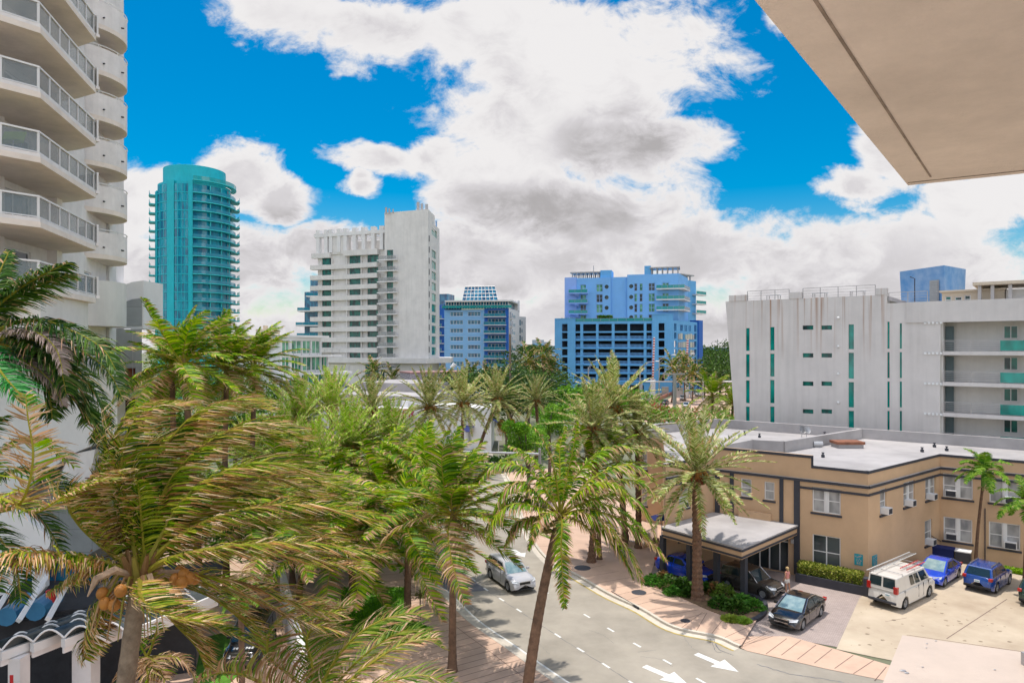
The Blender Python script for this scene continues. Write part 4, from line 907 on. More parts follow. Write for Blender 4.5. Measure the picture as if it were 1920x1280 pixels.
for k in range(3): pane(Fn,t2,.4,1.5,19.3+3.1*k,21.5+3.1*k,'glassbl',-.04); pane(Fn,t2,2.1,2.6,19.6+3.1*k,21.0+3.1*k,'glassbl',-.04)
# ---- teal cylinder tower ----
TC=Vector((X2(365.5,232)[0],232.0)); phi=math.atan2(-TC.y,-TC.x); r0=11.9
t=thing('round_tower','turquoise cylindrical glass tower with ringed balconies on the left skyline','building',(TC.x,TC.y,0))
def arc(mb,r,z0,z1,s0,s1,n=14,rin=None):
    a0=phi+s0; a1=phi+s1; rin=rin if rin is not None else r-.3
    mb.lathe([(rin,z0),(r,z0),(r,z1),(rin,z1)],TC.x,TC.y,n,a0,a1)
    for a_ in (a0,a1):
        c,s=math.cos(a_),math.sin(a_); mb.add([(TC.x+rr_*c,TC.y+rr_*s,z) for rr_,z in ((rin,z0),(r,z0),(r,z1),(rin,z1))],[(0,1,2,3)])
mb=MB(); mb.lathe([(r0-.6,0),(r0-.6,70.5),(0,70.6)],TC.x,TC.y,64); mb.build('core_wall',M['teal'],t,smooth=False)
mb=MB(); mb.lathe([(9.7,70.5),(9.7,76.2),(9.4,76.3),(0,76.4)],TC.x,TC.y,64); mb.lathe([(1.2,76.3),(1.2,77.5),(0,77.6)],TC.x-1,TC.y,10); mb.tube([(TC.x-1,TC.y,77),(TC.x-1,TC.y,79.5)],.1,4); mb.build('roof_drum',M['teal'],t,smooth=False)
A_=lambda px: math.asin(max(-.999,min(.999,(px-365.5)/66.5)))
mb=MB()
for x0,x1 in ((299,303),(320,331.5),(354.5,362)): arc(mb,r0+.15,20,70.8 if x0!=299 else 68,A_(x0) if x0!=299 else -1.9,A_(x1),6)
mb.build('pier',M['teal'],t)
zt=69.6
for k in range(19):
    z=zt-2.93*k-2.93
    if z<18: break
    mb=MB(); arc(mb,r0-.1,z+.25,z+2.9,A_(304),A_(320),8); mb.build('window',M['tealg'],t); mb=MB(); arc(mb,r0-.1,z+.25,z+2.9,A_(332),A_(354),10); w_=mb.build('window',M['tealg'],t)
    mb=MB(); arc(mb,r0+.05,z-.05,z+.22,-1.6,A_(362),20); 
    for px in (308,314,337,343,349):
        aa=A_(px); arc(mb,r0+.0,z+.22,z+2.9,aa-.008,aa+.008,1)
    mb.build('frame',M['teal'],w_)
    mb=MB(); arc(mb,r0-.45,z+.25,z+2.9,A_(362),1.9,16); w_=mb.build('window',M['tealg'],t)
    mb=MB(); arc(mb,r0+1.0,z-.02,z+.22,A_(362),1.9,20,r0-.5); s=mb.build('balcony_slab',M['teall'],t)
    mb=MB(); arc(mb,r0+.95,z+.25,z+1.25,A_(363),1.85,20,r0+.9); mb.build('glass_panel',M['rgblue'],s)
    mb=MB()
    for aa in (A_(391),A_(410),A_(424)): arc(mb,r0+.2,z+.22,z+2.9,aa-.012,aa+.012,1)
    mb.build('post',M['teall'],s)
    for sg in (-1,1):
        mb=MB(); arc(mb,r0+2.0 if sg<0 else r0+2.3,z-.05,z+.25,sg*1.42 if sg>0 else -1.75,1.85 if sg>0 else -1.38,5,r0-.3); s2=mb.build('side_balcony',M['teall'],t); mb=MB(); rr_=r0+1.9 if sg<0 else r0+2.2; arc(mb,rr_,z+.25,z+1.5,sg*1.42 if sg>0 else -1.75,1.85 if sg>0 else -1.38,5,rr_-.06); mb.build('glass_panel',M['rgteal'],s2)
mb=MB(); arc(mb,r0+1.2,zt+1.0,zt+1.25,A_(362),1.9,20,r0-.5); mb.build('roof_ring',M['teall'],t); mb=MB(); arc(mb,r0+1.1,zt+1.25,zt+2.5,A_(363),1.85,20,r0+1.04); mb.build('glass_panel',M['rgteal'],t)
# ---- sliver of glass tower behind ----
t=thing('glass_tower','slim blue glass apartment tower with cantilevered terraces half hidden by the white tower','building',(X2(577,300)[0],300,0))
m=MB(); m.prism([X2(571,300),X2(600,296),X2(600,312),X2(571,312)],0,41); m.prism([X2(582,299),X2(604,296),X2(604,310),X2(582,310)],41.02,57/1.0-9); m.build('wall',M['glassbl'],t)
for y,x0 in ((556,576),(583,560),(610,557),(630,559)):
    z=EYE+(652-y)/1280*300; m=MB(); p=X2(x0,296); q=X2(604,294); m.box(p[0],q[0],294,300,z-.5,z); s=m.build('terrace',M['white2'],t); Fz=Fac((p[0],294),(q[0],294)); rail(Fz,s,0,Fz.L,z,-.1,1.2,3,glass='rgblue')
# ---- white modern condo with mint glass ----
t=thing('modern_condo','stepped white modern condominium with tall mint green glazing behind the palms','building',(X2(560,130)[0],130,0))
T1=Fac(X2(525,124),X2(603,131)); T2=Fac(X2(525,123.2),X2(616,132)); T3=Fac(X2(520,122.5),X2(628,133))
def z_(F,px,py): return F.sz(px,py)[1]
m=MB()
zt=18.85; z1=z_(T1,560,665.5); z2=z_(T2,560,698); z3=z_(T3,560,733)
def openings(F,xs,za,zb): return [(F.hit(x0),F.hit(x1),za,zb) for x0,x1 in xs]
g1=openings(T1,[(529,543),(547,566),(567.5,583),(585,600.5)],z1+.25,zt-.95)
g2=openings(T2,[(529,543),(547,566),(567.5,584),(585,601),(603,614)],z2+.25,z1-.3)
g3=openings(T3,[(524,538),(542,557),(561,588),(590,607),(609,626)],z3+.25,z2-.35)
wall(T1,0,T1.L,z1,zt,g1,.3,m); wall(T2,0,T2.L,z2,z1-.02,g2,.3,m); wall(T3,0,T3.L,0,z2-.02,g3,.3,m)
for F,a_,b_ in ((T1,z1,zt),(T2,z2,z1-.02),(T3,0,z2-.02)):
    m.fbox(F,F.L-.02,F.L,a_,b_,-14,-.01); m.fbox(F,0,.3,a_,b_,-14,-.01)
m.fbox(T1,0,T1.L,zt-.5,zt-.01,-14,-.01)
m.build('wall',M['white2'],t)
for F,gs in ((T1,g1),(T2,g2),(T3,g3)):
    for h in gs: window(F,t,*h,glass='glassmint',div=(2 if h[1]-h[0]<2.2 else 3,1),fw=.13,rev=.2)
m=MB(); m.fbox(T1,T1.hit(540),T1.hit(632),z1-.35,z1-.03,.003,1.6); s=m.build('terrace_slab',M['white2'],t); rail(T1,s,T1.hit(545),T1.hit(631),z1,.9,1.1,1.6,bars=3)
m=MB(); m.fbox(T2,T2.hit(554),T2.hit(648),z2-.45,z2-.03,.003,1.9); s=m.build('terrace_slab',M['white2'],t); rail(T2,s,T2.hit(556),T2.hit(647),z2,1.2,1.1,1.6,bars=3)
m=MB(); m.fbox(T2,-.8,T2.hit(554)-.02,z2-1.3,z2+.1,.003,1.9); m.build('balcony',M['white2'],t)
m=MB(); m.fbox(T3,0,T3.hit(556),z3-1.5,z3,.003,1.6); m.fbox(T3,T3.hit(556)+.02,T3.L+6,z3-.4,z3,.003,1.6); s=m.build('terrace_slab',M['white2'],t); rail(T3,s,.2,T3.L+5.8,z3,1.3,1.1,1.6,bars=3)
TL=Fac(X2(425,140),X2(525,124)); hw=[(TL.hit(457),TL.hit(468),z_(TL,462,654),z_(TL,462,636)),(TL.hit(442),TL.hit(451),z_(TL,446,654),z_(TL,446,636))]
m=MB(); wall(TL,0,TL.L,0,zt+.05,hw,.2,m); m.fbox(TL,0,TL.L,zt-.4,zt-.02,-10,-.01); m.build('side_wall',M['white2'],t)
for h in hw: window(TL,t,*h,glass='glassmint',div=(2,1),fw=.12)
m=MB(); p=P(497,620,130); m.box(p.x-1.4,p.x+1.2,129,132,zt,zt+1.2); p=P(521,622,130); m.box(p.x-.4,p.x+.4,129,130,zt,zt+1.0); m.box(P(493,0,130).x,P(499,0,130).x,130,131,zt+1.2,zt+1.9); m.build('roof_unit',M['cream'],t)
# ---- brick block ----
t=thing('brick_block','low whitewashed brick block with reddish coping in front of the white tower','building',(X2(808,152)[0],152,0)); Fw=Fac(X2(770,150),X2(878,156)); m=MB(); m.fbox(Fw,0,Fw.L,0,10.8,-8,0); m.build('wall',pm('whitewashed brick',(.50,.44,.47),.9,.1,2,brick=(1.0,.45,.06,.55,.5,Fw.ang,PI/2)),t); m=MB(); m.fbox(Fw,-.1,Fw.L+.1,10.8,11.15,-8.1,.12); m.build('coping',pm('red coping',(.35,.20,.19),.8,.1,2),t)
m=MB(); m.tube([P(847,690,151),P(853,682,151)],.5,8); m.build('roof_dish',M['white2'],t)
# ---- low white building with red sign letters ----
t=thing('white_house','low white stucco building with navy awnings and red rooftop letters among the date palms','building',(X2(830,112)[0],112,0))
W1=Fac(X2(757,118),X2(921,108)); W2=Fac(X2(921,108),X2(927,122))
wh=[(W1.hit(877),W1.hit(884),4.3,5.9),(W1.hit(877),W1.hit(884),.9,3.0),(W1.hit(783),W1.hit(791),3.9,5.3),(W1.hit(838),W1.hit(848),4.3,5.4),(W1.hit(809),W1.hit(817),4.3,5.4)]
m=MB(); wall(W1,0,W1.L,0,6.9,wh,.2,m); wall(W2,0,W2.L,0,6.9,[],.2,m); m.sheet([(x,y,6.4) for x,y in [X2(757,118),X2(921,108),X2(927,122),X2(757,130)]]); m.fbox(W1,W1.hit(757),W1.hit(768),0,7.4,.003,.4); m.build('wall',M['white2'],t)
for h in wh: window(W1,t,*h,glass='blind',fw=.1)
for a_,F in ((W1.hit(880.5),W1),): 
    m=MB(); m.extr([F.pt(a_-1.0,3.9,.02),F.pt(a_+1.0,3.9,.02),F.pt(a_+1.0,3.1,1.3),F.pt(a_-1.0,3.1,1.3)],(0,0,.06)); m.build('awning',M['navy'],t)
m=MB(); m.extr([W2.pt(2,5.0,.02),W2.pt(4,5.0,.02),W2.pt(4,4.2,1.4),W2.pt(2,4.2,1.4)],(0,0,.06)); m.build('awning',M['navy'],t)
W3=Fac(X2(600,128),X2(790,121)); m=MB(); m.fbox(W3,0,W3.L,0,7.4,-24,0); m.build('rear_wall',M['white2'],t)
m=MB(); m.fbox(W3,-.3,W3.L+.3,7.4,7.9,-24.3,.3); m.fbox(W3,2,W3.L-2,7.9,9.6,-24,-10); m.build('roof',M['roof'],t)
W4=Fac(X2(690,117),X2(757,114.5)); m=MB(); m.fbox(W4,0,W4.L,0,6.3,-3,0); m.fbox(W4,-.5,W4.L+6,5.0,6.4,.0,.3); m.build('sign_wall',M['white2'],t)
fc=bpy.data.curves.new('sign_letters','FONT'); fc.body='OLIVER'; fc.size=1.9; fc.extrude=.06; fc.shear=.2; fc.space_character=1.35
fo=bpy.data.objects.new('sign_letters',fc); C.objects.link(fo); dg=bpy.context.evaluated_depsgraph_get(); me=bpy.data.meshes.new_from_object(fo.evaluated_get(dg)); bpy.data.objects.remove(fo)
me.materials.append(pm('crimson letters',(.42,.02,.06),.5,.05,2)); o=inst(me,'sign_letters',W4.pt(W4.hit(702),4.95,.4),W4.ang,t); o.rotation_euler=(PI/2,0,W4.ang)
# ---- distant skyline ----
for i,(x0,x1,y,l) in enumerate([(999,1020,641,'wide pale blue office block on the far horizon'),(1021,1032,645,'narrow pale tower on the far horizon right of the office block'),(975,981,645,'small hazy tower on the far horizon by the annex'),(984,996,650,'low hazy block on the far horizon'),(1032,1041,652,'pale low building on the far horizon near the blue parking deck')]):
    Y=900+60*i; p=X2(x0,Y); q=X2(x1,Y); z=EYE+(656-y)/1280*Y; m=MB(); m.box(p[0],q[0],Y,Y+30,0,z); 
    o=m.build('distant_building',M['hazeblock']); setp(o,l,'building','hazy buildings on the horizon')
    m=MB(); n=max(2,int((z)/8))
    for k in range(n): m.box(p[0]+1,q[0]-1,Y-.3,Y-.05,3+k*(z-3)/n,3+k*(z-3)/n+(z-3)/n*.4)
    m.build('window_band',M['sblue'],o)
t=thing('pale_house','long low white house above the far trees right of the blue parking deck','house',(X2(1340,330)[0],330,0)); p=X2(1330,330); q=X2(1364,330); m=MB(); m.box(p[0],q[0],330,342,0,14.5); m.build('wall',M['white2'],t); m=MB(); m.prism([(p[0]-1,329),(q[0]+1,329),(q[0]+1,343),(p[0]-1,343)],14.5,16.6); m.build('roof',M['lblue2'],t)
m=MB(); 
for k in range(6): x=p[0]+1+k*1.4; m.box(x,x+.8,329.8,329.95,11,12.6)
m.build('window_band',M['glassdk'],t)
p=X2(1318,320); q=X2(1352,320); m=MB(); m.box(p[0],q[0],320,330,0,15.3); o=m.build('low_building',M['cream']); setp(o,'low cream building under the far treeline beside the pale house','building')
t=thing('radio_mast','thin far lattice mast on the horizon between the blue deck and the white block','mast',(X2(1344,600)[0],600,0)); p=P(1344,650,600); q=P(1345.5,636,600); m=MB(); m.tube([(p.x,600,0),(q.x,600,q.z)],[1.2,.3],4); m.build('mast',M['rail'],t)
# ================= left balcony tower and its podium =================
t=thing('balcony_tower','tall cream condominium at the left edge with glass railed balconies above curved ones','building',(-27,40,0))
wallpts=[(-24.1,27),(-24.5,30),(-25.8,38.3),(-26.3,41.5),(-28.2,47.5),(-29,51),(-44,51),(-44,27)]
mb=MB()
segs=[Fac(wallpts[i],wallpts[i+1]) for i in range(5)]
levels=[18.95+2.88*k for k in range(8)]
LV=[21.9+2.91*k for k in range(-1,7)]   # underside of slab at each level
F_=segs[1]
hol=[]
for z in LV: hol.append((F_.hit(-5) if 0 else 3.2,6.2,z+.35,z+2.55))
hf2=[(1.0,2.6,z+.35,z+2.3) for z in LV]
wall(segs[0],0,segs[0].L,15,43,[],.1,mb); wall(segs[1],0,segs[1].L,15,43,hol,.2,mb); wall(segs[2],0,segs[2].L,15,43,[],.2,mb); wall(segs[3],0,segs[3].L,15,43,hf2,.2,mb); wall(segs[4],0,segs[4].L,15,43,[],.2,mb)
mb.build('wall',M['concrete'],t)
for h in hol: window(segs[1],t,*h,glass='glassdk',div=(2,1),fw=.1,rev=.12)
for h in hf2: window(segs[3],t,*h,glass='glassbl',div=(1,2),fw=.08,rev=.12)
m=MB(); m.box(-28.7,-27.95,47.4,48.2,15,27); m.build('corner_pier',M['white2'],t)
out=[(-27.2,22.6),(-21.2,30.7),(-23.1,37.9),(-24.7,38.75)]
poly=out+[(-25.9,39.2),(-30,39.2),(-30,22.6)]
def inset(p,q,d=.12):
    F=Fac(p,q); return tuple(F.pt(0,0,-d)[:2]),tuple(F.pt(F.L,0,-d)[:2])
for k,z in enumerate(LV):
    m=MB(); m.prism(poly,z,z+.26); sl_=m.build('balcony_slab',M['soffit'],t)
    m=MB()
    for p,q in zip(out[:-1],out[1:]):
        F=Fac(p,q); m.fbox(F,0.01,F.L-.01,z+.262,z+.42,-.22,-.02)
    m.build('kerb',M['concrete'],sl_)
    rl=MB(); gl=MB()
    for p,q in zip(out[:-1],out[1:]):
        F=Fac(p,q); zz=z+.42; n=max(1,round(F.L/(1.35 if F.L>5 else 1.2)))
        if p==out[0]: n=7
        rl.fbox(F,.02,F.L-.02,zz+.95,zz+1.03,-.17,-.05); rl.fbox(F,.02,F.L-.02,zz+.04,zz+.09,-.14,-.08)
        for i in range(n+1):
            a=.05+(F.L-.1)*i/n; rl.fbox(F,a-.04,a+.04,zz,zz+.95,-.15,-.07)
            if i<n: b_=.05+(F.L-.1)*(i+1)/n; gl.fbox(F,a+.06,b_-.06,zz+.1,zz+.93,-.115,-.105)
    r_=rl.build('railing',M['frame'],sl_); gl.build('glass_panel',M['rglass'],r_)
p=P(15,262,30.6); c_=thing('lounge_chair','lime green lounge chair behind the balcony glass at the left edge','chair',p); m=MB(); m.box(-.5,.5,-.3,.3,-.1,.02); m.build('seat',pm('lime cushion',(.35,.55,.02),.7,.05,4),c_,local=True,bevel=.04); m=MB(); m.extr([(-.5,.25,.0),(.5,.25,.0),(.5,.45,.5),(-.5,.45,.5)],(0,.06,0)); m.build('backrest',bpy.data.materials['lime cushion'],c_,local=True)
for sx in (-.42,.42):
    for sy in (-.25,.25): m=MB(); m.tube([(sx,sy,-.35),(sx,sy,-.1)],.02,4); m.build('leg',M['frame'],c_,local=True)
# column between
m=MB(); m.tube([(-24.9,33.2,17),(-24.9,33.2,43)],.22,4); m.build('column',M['concrete'],t)
Fcol=segs[1]; m=MB(); m.fbox(Fcol,Fcol.L-.55,Fcol.L+.05,15,43,.003,.5); m.build('column',M['concrete'],t)
# curved balconies (capsule plan)
def capsule(mb,cx,cy,r,z0,z1,L_=6,n=26):
    pts=[]
    for k in range(n+1):
        a=-PI/2+PI*k/n-rad(0); pts.append((cx+r*math.cos(a),cy+r*math.sin(a)))
    pts+= [(cx-L_,cy+r),(cx-L_,cy-r)]
    mb.prism(pts,z0,z1); return pts
for k in range(7):
    z=19.25+2.93*k
    if k==0: continue
    m=MB(); pts=capsule(m,-28.6,45,2.82,z,z+.3); sl_=m.build('curved_balcony',M['soffit'],t)
    m=MB(); n=len(pts)
    for i in range(n-2):
        F=Fac(pts[i],pts[i+1]); p,q=pts[i],pts[i+1]
        c=Vector((-28.6,45)); pi=tuple(c+(Vector(p)-c)*.95); qi=tuple(c+(Vector(q)-c)*.95)
        m.prism([p,q,qi,pi],z+.302,z+1.72)
    F=Fac((-34.6,45-2.82),(-28.6,45-2.82)); m.fbox(F,0,F.L,z+.302,z+1.72,-.14,0)
    m.build('parapet',M['concrete'],sl_)
    m=MB(); m.tube([(x,y,z+1.86) for x,y in pts[:-2]],.035,5); 
    for i in range(0,n-2,4): m.tube([(pts[i][0],pts[i][1],z+1.7),(pts[i][0],pts[i][1],z+1.86)],.03,4)
    m.build('rail',M['frame'],sl_); 
    m=MB(); a=-.5; m.tube([(-28.6+2.8*math.cos(a),45+2.8*math.sin(a),z+.75),(-28.6+2.95*math.cos(a),45+2.95*math.sin(a),z+.72)],.05,5); m.build('drain_spout',M['dark'],sl_); m=MB(); a=.02; m.tube([(-28.6+2.8*math.cos(a),45+2.8*math.sin(a),z+.75),(-28.6+2.98*math.cos(a),45+2.98*math.sin(a),z+.72)],.05,5); m.build('drain_spout',M['dark'],sl_)
# solid aprons under the lowest balcony
m=MB(); q_=[(-22.0,31.2),(-23.15,37.4),(-24.8,38.4),(-30,38.4),(-30,31.2)]; m.prism([(-26.5,25.2),(-21.55,31.2),(-23.35,37.6),(-24.85,38.5),(-30,38.5),(-30,25.2)],17.35,18.98); m.build('apron',M['white'],t)
m=MB(); capsule(m,-28.6,45,2.78,17.9,20.8); m.build('apron',M['white'],t)
F=Fac((-28.9,49.2),(-27.25,50.4)); 
m=MB(); m.add([(-29.6,49.0,17.9),(-27.1,50.2,17.9),(-27.1,50.2,21.45),(-27.8,49.9,21.3),(-28.5,49.5,20.9),(-29.6,49.0,20.2),(-29.6,53,17.9),(-27.1,53,17.9),(-27.1,53,21.45),(-27.8,53,21.3),(-28.5,53,20.9),(-29.6,53,20.2)],[(0,1,2,3,4,5),(6,7,8,9,10,11),(1,7,8,2),(2,8,9,3),(3,9,10,4),(4,10,11,5)]); m.build('arched_wall',M['white2'],t)
m=MB(); m.add([(-28.75,49.3,18.1),(-27.15,50.1,18.1),(-27.15,50.1,20.15),(-27.7,49.82,20.05),(-28.3,49.52,19.75),(-28.75,49.3,19.3)],[(0,1,2,3,4,5)]); m.build('recess_panel',M['grey'],t)
# grey stone clad stair tower
gt=thing('stone_tower','grey stone clad stair tower with small balconies beside the left condominium','building',(-28,49.5,0))
S1=Fac((-33,46.2),(-27.05,49.9)); S2=Fac((-33,46.2),(-27.05,49.9))
hh=[S1.rect(233,690,254,729),S1.rect(233,746,254,786)]
m=MB(); wall(S1,0,S1.L,0,17.85,hh,.5,m); m.sheet([(-33,46.2,17.85),(-27.05,49.9,17.85),(-29,53,17.85),(-35,49,17.85)]); m.build('wall',pm('grey stone cladding',(.33,.34,.335),.6,.08,.8,streak=.12),gt)
# panel joints
m=MB()
for z in (3.0,5.4,7.8,10.6,12.9,15.2): 
    m.fbox(S1,0,S1.L,z,z+.04,.0,.006)
for a in (1.5,3.0,4.4,5.4,6.4): m.fbox(S1,a,a+.04,14 if a>4.5 else 0,17.8,.0,.005)
m.build('panel_joint',M['rail'],gt)
for i,h in enumerate(hh):
    m=MB(); m.fbox(S1,h[0],h[1],h[2],h[3],-.56,-.5); m.build('window',pm('orange blind',(.42,.10,.05),.7,.2,1) if i==0 else M['dark'],gt); rail(S1,gt,h[0],h[1],h[2],-.05,.55,.8,bars=3,r=.02)
# big white raked wall
m=MB()
def PW(px,py,Y=43.5): return P(px,py,Y)
pr_=[PW(-120,680),PW(220,690),PW(220,815),PW(130,853),PW(60,905),PW(-60,1000),PW(-120,1060)]
m.extr(pr_,(0,.9,0)); wt=m.build('raked_wall',M['white2']); setp(wt,'large white wall with a raked lower edge at the left below the balconies','wall')
m=MB(); m.extr([PW(-60,640,45),PW(190,640,45),PW(190,700,45),PW(-60,700,45)],(0,.3,0)); o=m.build('ribbon_window',M['glassbl']); setp(o,'teal ribbon window above the raked white wall','window')
lw=thing('podium','grey podium with slanted white ribs under the raked white wall','building',(-30,44,0))
m=MB(); m.extr([PW(-120,845,45.2),PW(236,800,45.2),PW(236,1000,45.2),PW(-120,1200,45.2)],(0,.4,0)); m.build('wall',M['grey'],lw)
for px in (115,128,142,157,172): 
    m=MB(); a=PW(px+18,838+(172-px)*.35,44.6); b=PW(px-12,900+(172-px)*.2,44.6); m.tube([a,b],.14,4); m.build('rib',M['white2'],lw)
m=MB(); m.extr([PW(130,852,43.6),PW(178,842,43.6),PW(168,905,43.6),PW(110,900,43.6)],(0,.3,0)); m.build('rib_screen',M['concrete'],lw)
# glazed entrance and barrel vault canopy (bottom left)
en=thing('entrance_block','blue tinted entrance hall front with white raking struts at the lower left','building',(-26,34,0))
m=MB(); m.extr([P(-60,1045,37),P(120,1035,37),P(240,1060,37),P(240,1150,37),P(-60,1150,37)],(0,.3,0)); m.build('glass_wall',M['glassbl'],en)
m=MB(); m.extr([P(-80,905,34),P(30,960,34),P(100,1010,34),P(70,1060,34),P(20,1110,34),P(-80,1140,34)],(0,.5,0)); m.build('white_panel',M['white2'],en)
m=MB(); m.extr([P(60,1075,33.5),P(85,1040,33.5),P(85,1100,33.5),P(60,1130,33.5)],(0,.3,0)); m.build('white_panel',M['white'],en)
for (x0,y0,x1,y1) in ((35,1163,88,1078),(90,1160,124,1098),(-20,1165,30,1085)):
    m=MB(); m.tube([P(x0,y0,29.5),P(x1,y1,32.5)],.13,4); m.build('strut',M['frame'],en)
for (x0,y0,x1,y1) in ((12,1156,52,1126),(66,1146,102,1118)):
    m=MB(); m.tube([P(x0,y0,31),P(x1,y1,33)],.42,12); m.build('duct',M['tubebl'],en)
p=P(95,1116,32); m=MB(); m.lathe([(.2,p.z-.3),(.2,p.z+.25),(0,p.z+.25)],p.x,p.y,10); m.build('red_lantern',M['red'],en)
cp=thing('entrance_canopy','drop off canopy of glazed barrel vaults on white beams at the lower left','canopy',(-20,27,0))
# beams run away from the camera to the right; front ends by pixel
zb=4.0
ends=[(-58,1240),(0,1222),(60,1206),(118,1198),(176,1191),(232,1185)]
bp_=[]
dirv=Vector((P(100,1100,1).x*0+ .26*1,.965,0)).normalized()
for i,(px,py) in enumerate(ends):
    Y=(EYE-zb)*1280/(py-652); a=Vector(((px-960)/1280*Y,Y,zb)); bp_.append(a)
d_=Vector((.43,1,0)).normalized()
for i,a in enumerate(bp_):
    b=a+d_*5.2; m=MB(); n=Vector((-d_.y,d_.x,0))*.13
    vs=[a-n,a+n,b+n,b-n]; m.prism([(v.x,v.y) for v in vs],zb-.35,zb+.02); m.build('beam',M['frame'],cp)
    m=MB(); vs=[a-n*.4+d_*.01,a+n*.4+d_*.01,b+n*.4,b-n*.4]; m.prism([(v.x,v.y) for v in vs],zb-.6,zb-.352); m.build('beam_web',M['concrete'],cp)
for i in range(len(bp_)-1):
    a,b=bp_[i],bp_[i+1]; m=MB(); n=8; r_=[]
    for s in (0,1):
        for k in range(n+1):
            f=k/n; p=a.lerp(b,f)+d_*(5.1*s+.05); r_.append((p.x,p.y,zb+.03+.42*math.sin(PI*f)))
    m.add(r_,[(k,k+1,n+2+k,n+1+k) for k in range(n)]); v=m.build('vault_glazing',M['rgvault'] if 'rgvault' in M else M['glassdk'],cp)
    m=MB()
    for q in range(5):
        pts=[]
        for k in range(n+1):
            f=k/n; p=a.lerp(b,f)+d_*(5.1*q/4+.05); pts.append((p.x,p.y,zb+.05+.44*math.sin(PI*f)))
        m.tube(pts,.045,5)
    m.build('vault_rib',M['frame'],v)
# canopy columns and dark bay
for px,py,w_ in ((80,1262,.42),(12,1300,.3)):
    Y=(EYE-.3)*1280/(py-652+90); 
p=bp_[3]+d_*1.6+Vector((-.55,0,0)); m=MB(); m.box(p.x-.42,p.x+.42,p.y-.35,p.y+.35,0,zb-.4); m.build('column',M['concrete'],cp)
p=bp_[1]+d_*.6+Vector((.15,0,0)); m=MB(); m.box(p.x-.25,p.x+.25,p.y-.3,p.y+.3,0,zb-.4); c_=m.build('column',M['concrete'],cp)
m=MB(); m.box(p.x-.16,p.x-.02,p.y-.32,p.y-.301,2.6,2.95); m.build('notice',M['red'],c_)
m=MB(); 
for k in range(5): m.box(p.x-.16,p.x+.0,p.y-.32,p.y-.301,2.3-k*.25,2.42-k*.25)
m.build('notice_text',M['rail'],c_)
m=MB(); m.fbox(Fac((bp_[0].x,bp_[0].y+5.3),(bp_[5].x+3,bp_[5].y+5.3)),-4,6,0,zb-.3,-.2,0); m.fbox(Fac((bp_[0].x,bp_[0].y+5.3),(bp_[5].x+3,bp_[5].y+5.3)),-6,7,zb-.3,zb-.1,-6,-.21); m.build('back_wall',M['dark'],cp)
struct('drop_off_floor',MB().sheet([(-34,16,.02),(-12.4,16,.02),(-12.0,30,.02),(-14,40,.02),(-40,40,.02)]),pm('dark drop off paving',(.05,.045,.04),.6,.3,.6))  # drop-off floor in a very dark tone with coarse variation
struct('plaza_paving',MB().sheet([(-15.5,16,.03),(-3,16,.03),(-6,32,.03),(-13,42,.03),(-18,42,.03)]),pm('golden stone paving',(.42,.30,.17),.8,.12,1,brick=(.9,.45,.03,.45,.5,.3)))
p=G(44,1252); t=thing('floor_sign','yellow orange folding floor sign in the shade under the canopy','sign',(p.x+.3,p.y,0)); m=MB(); m.add([(-.22,-.14,0),(.22,-.14,0),(.13,-.02,.85),(-.13,-.02,.85),(-.22,-.17,0),(.22,-.17,0),(.13,-.05,.85),(-.13,-.05,.85)],[(0,1,2,3),(4,5,6,7),(0,1,5,4),(1,2,6,5),(2,3,7,6),(3,0,4,7)]); m.build('front_panel',M['orange'],t,local=True); m=MB(); m.add([(-.22,.17,0),(.22,.17,0),(.13,.0,.85),(-.13,.0,.85),(-.22,.14,0),(.22,.14,0),(.13,-.0,.83),(-.13,-.0,.83)],[(0,1,2,3),(4,5,6,7),(0,1,5,4),(1,2,6,5),(3,0,4,7)]); m.build('rear_panel',M['orange'],t,local=True); m=MB(); m.box(-.08,.08,-.145,-.13,.35,.6); m.build('mark',M['trim'],t,local=True)
# boundary wall near jeep
a=G(530,1150); b=G(570,1330); F=Fac((a.x,a.y),(b.x,b.y)); m=MB(); m.fbox(F,0,F.L,0,2.6,-.15,.15); o=m.build('boundary_wall',M['concrete']); setp(o,'grey rendered boundary wall half hidden by the lowest palm fronds','wall')
a=G(505,1150); b=G(492,1290); F=Fac((a.x,a.y),(b.x,b.y)); t=thing('metal_fence','low steel fence beside the golden paving and the lawn','fence',(a.x,a.y,0)); rail(F,t,0,F.L,0,0,1.1,1.2,bars=4)
for i,(px,py,l) in enumerate(((442,1172,'left grey pedestal lamp by the black vehicle'),(494,1160,'right grey pedestal lamp by the steel fence'))):
    p=G(px,py+15); t=thing('pedestal_lamp',l,'lamp',p,'grey pedestal lamps'); m=MB(); m.tube([(0,0,0),(0,0,.7)],.06); m.build('post',M['steel'],t,local=True); m=MB(); m.box(-.17,.17,-.17,.17,.7,1.05); m.build('lamp_head',M['steel'],t,local=True)
# ================= own building: overhead slab and lower terrace =================
m=MB(); zc=EYE+1.2
P0=Vector((2.93,5.05)); e1=(Vector((.84,2.36))-P0); e2=(Vector((3.53,4.7))-P0)
pA=P0+e1*3; pB=P0+e2*12; pC=pB+e1*3
m.prism([tuple(P0),tuple(pA),tuple(pC),tuple(pB)],zc,zc+.25); sl_=m.build('ceiling_slab',pm('warm stained soffit',(.86,.74,.66),.9,.10,1.3,.35,60)); setp(sl_,'bare concrete underside of the balcony slab overhead at the upper right','balcony slab')
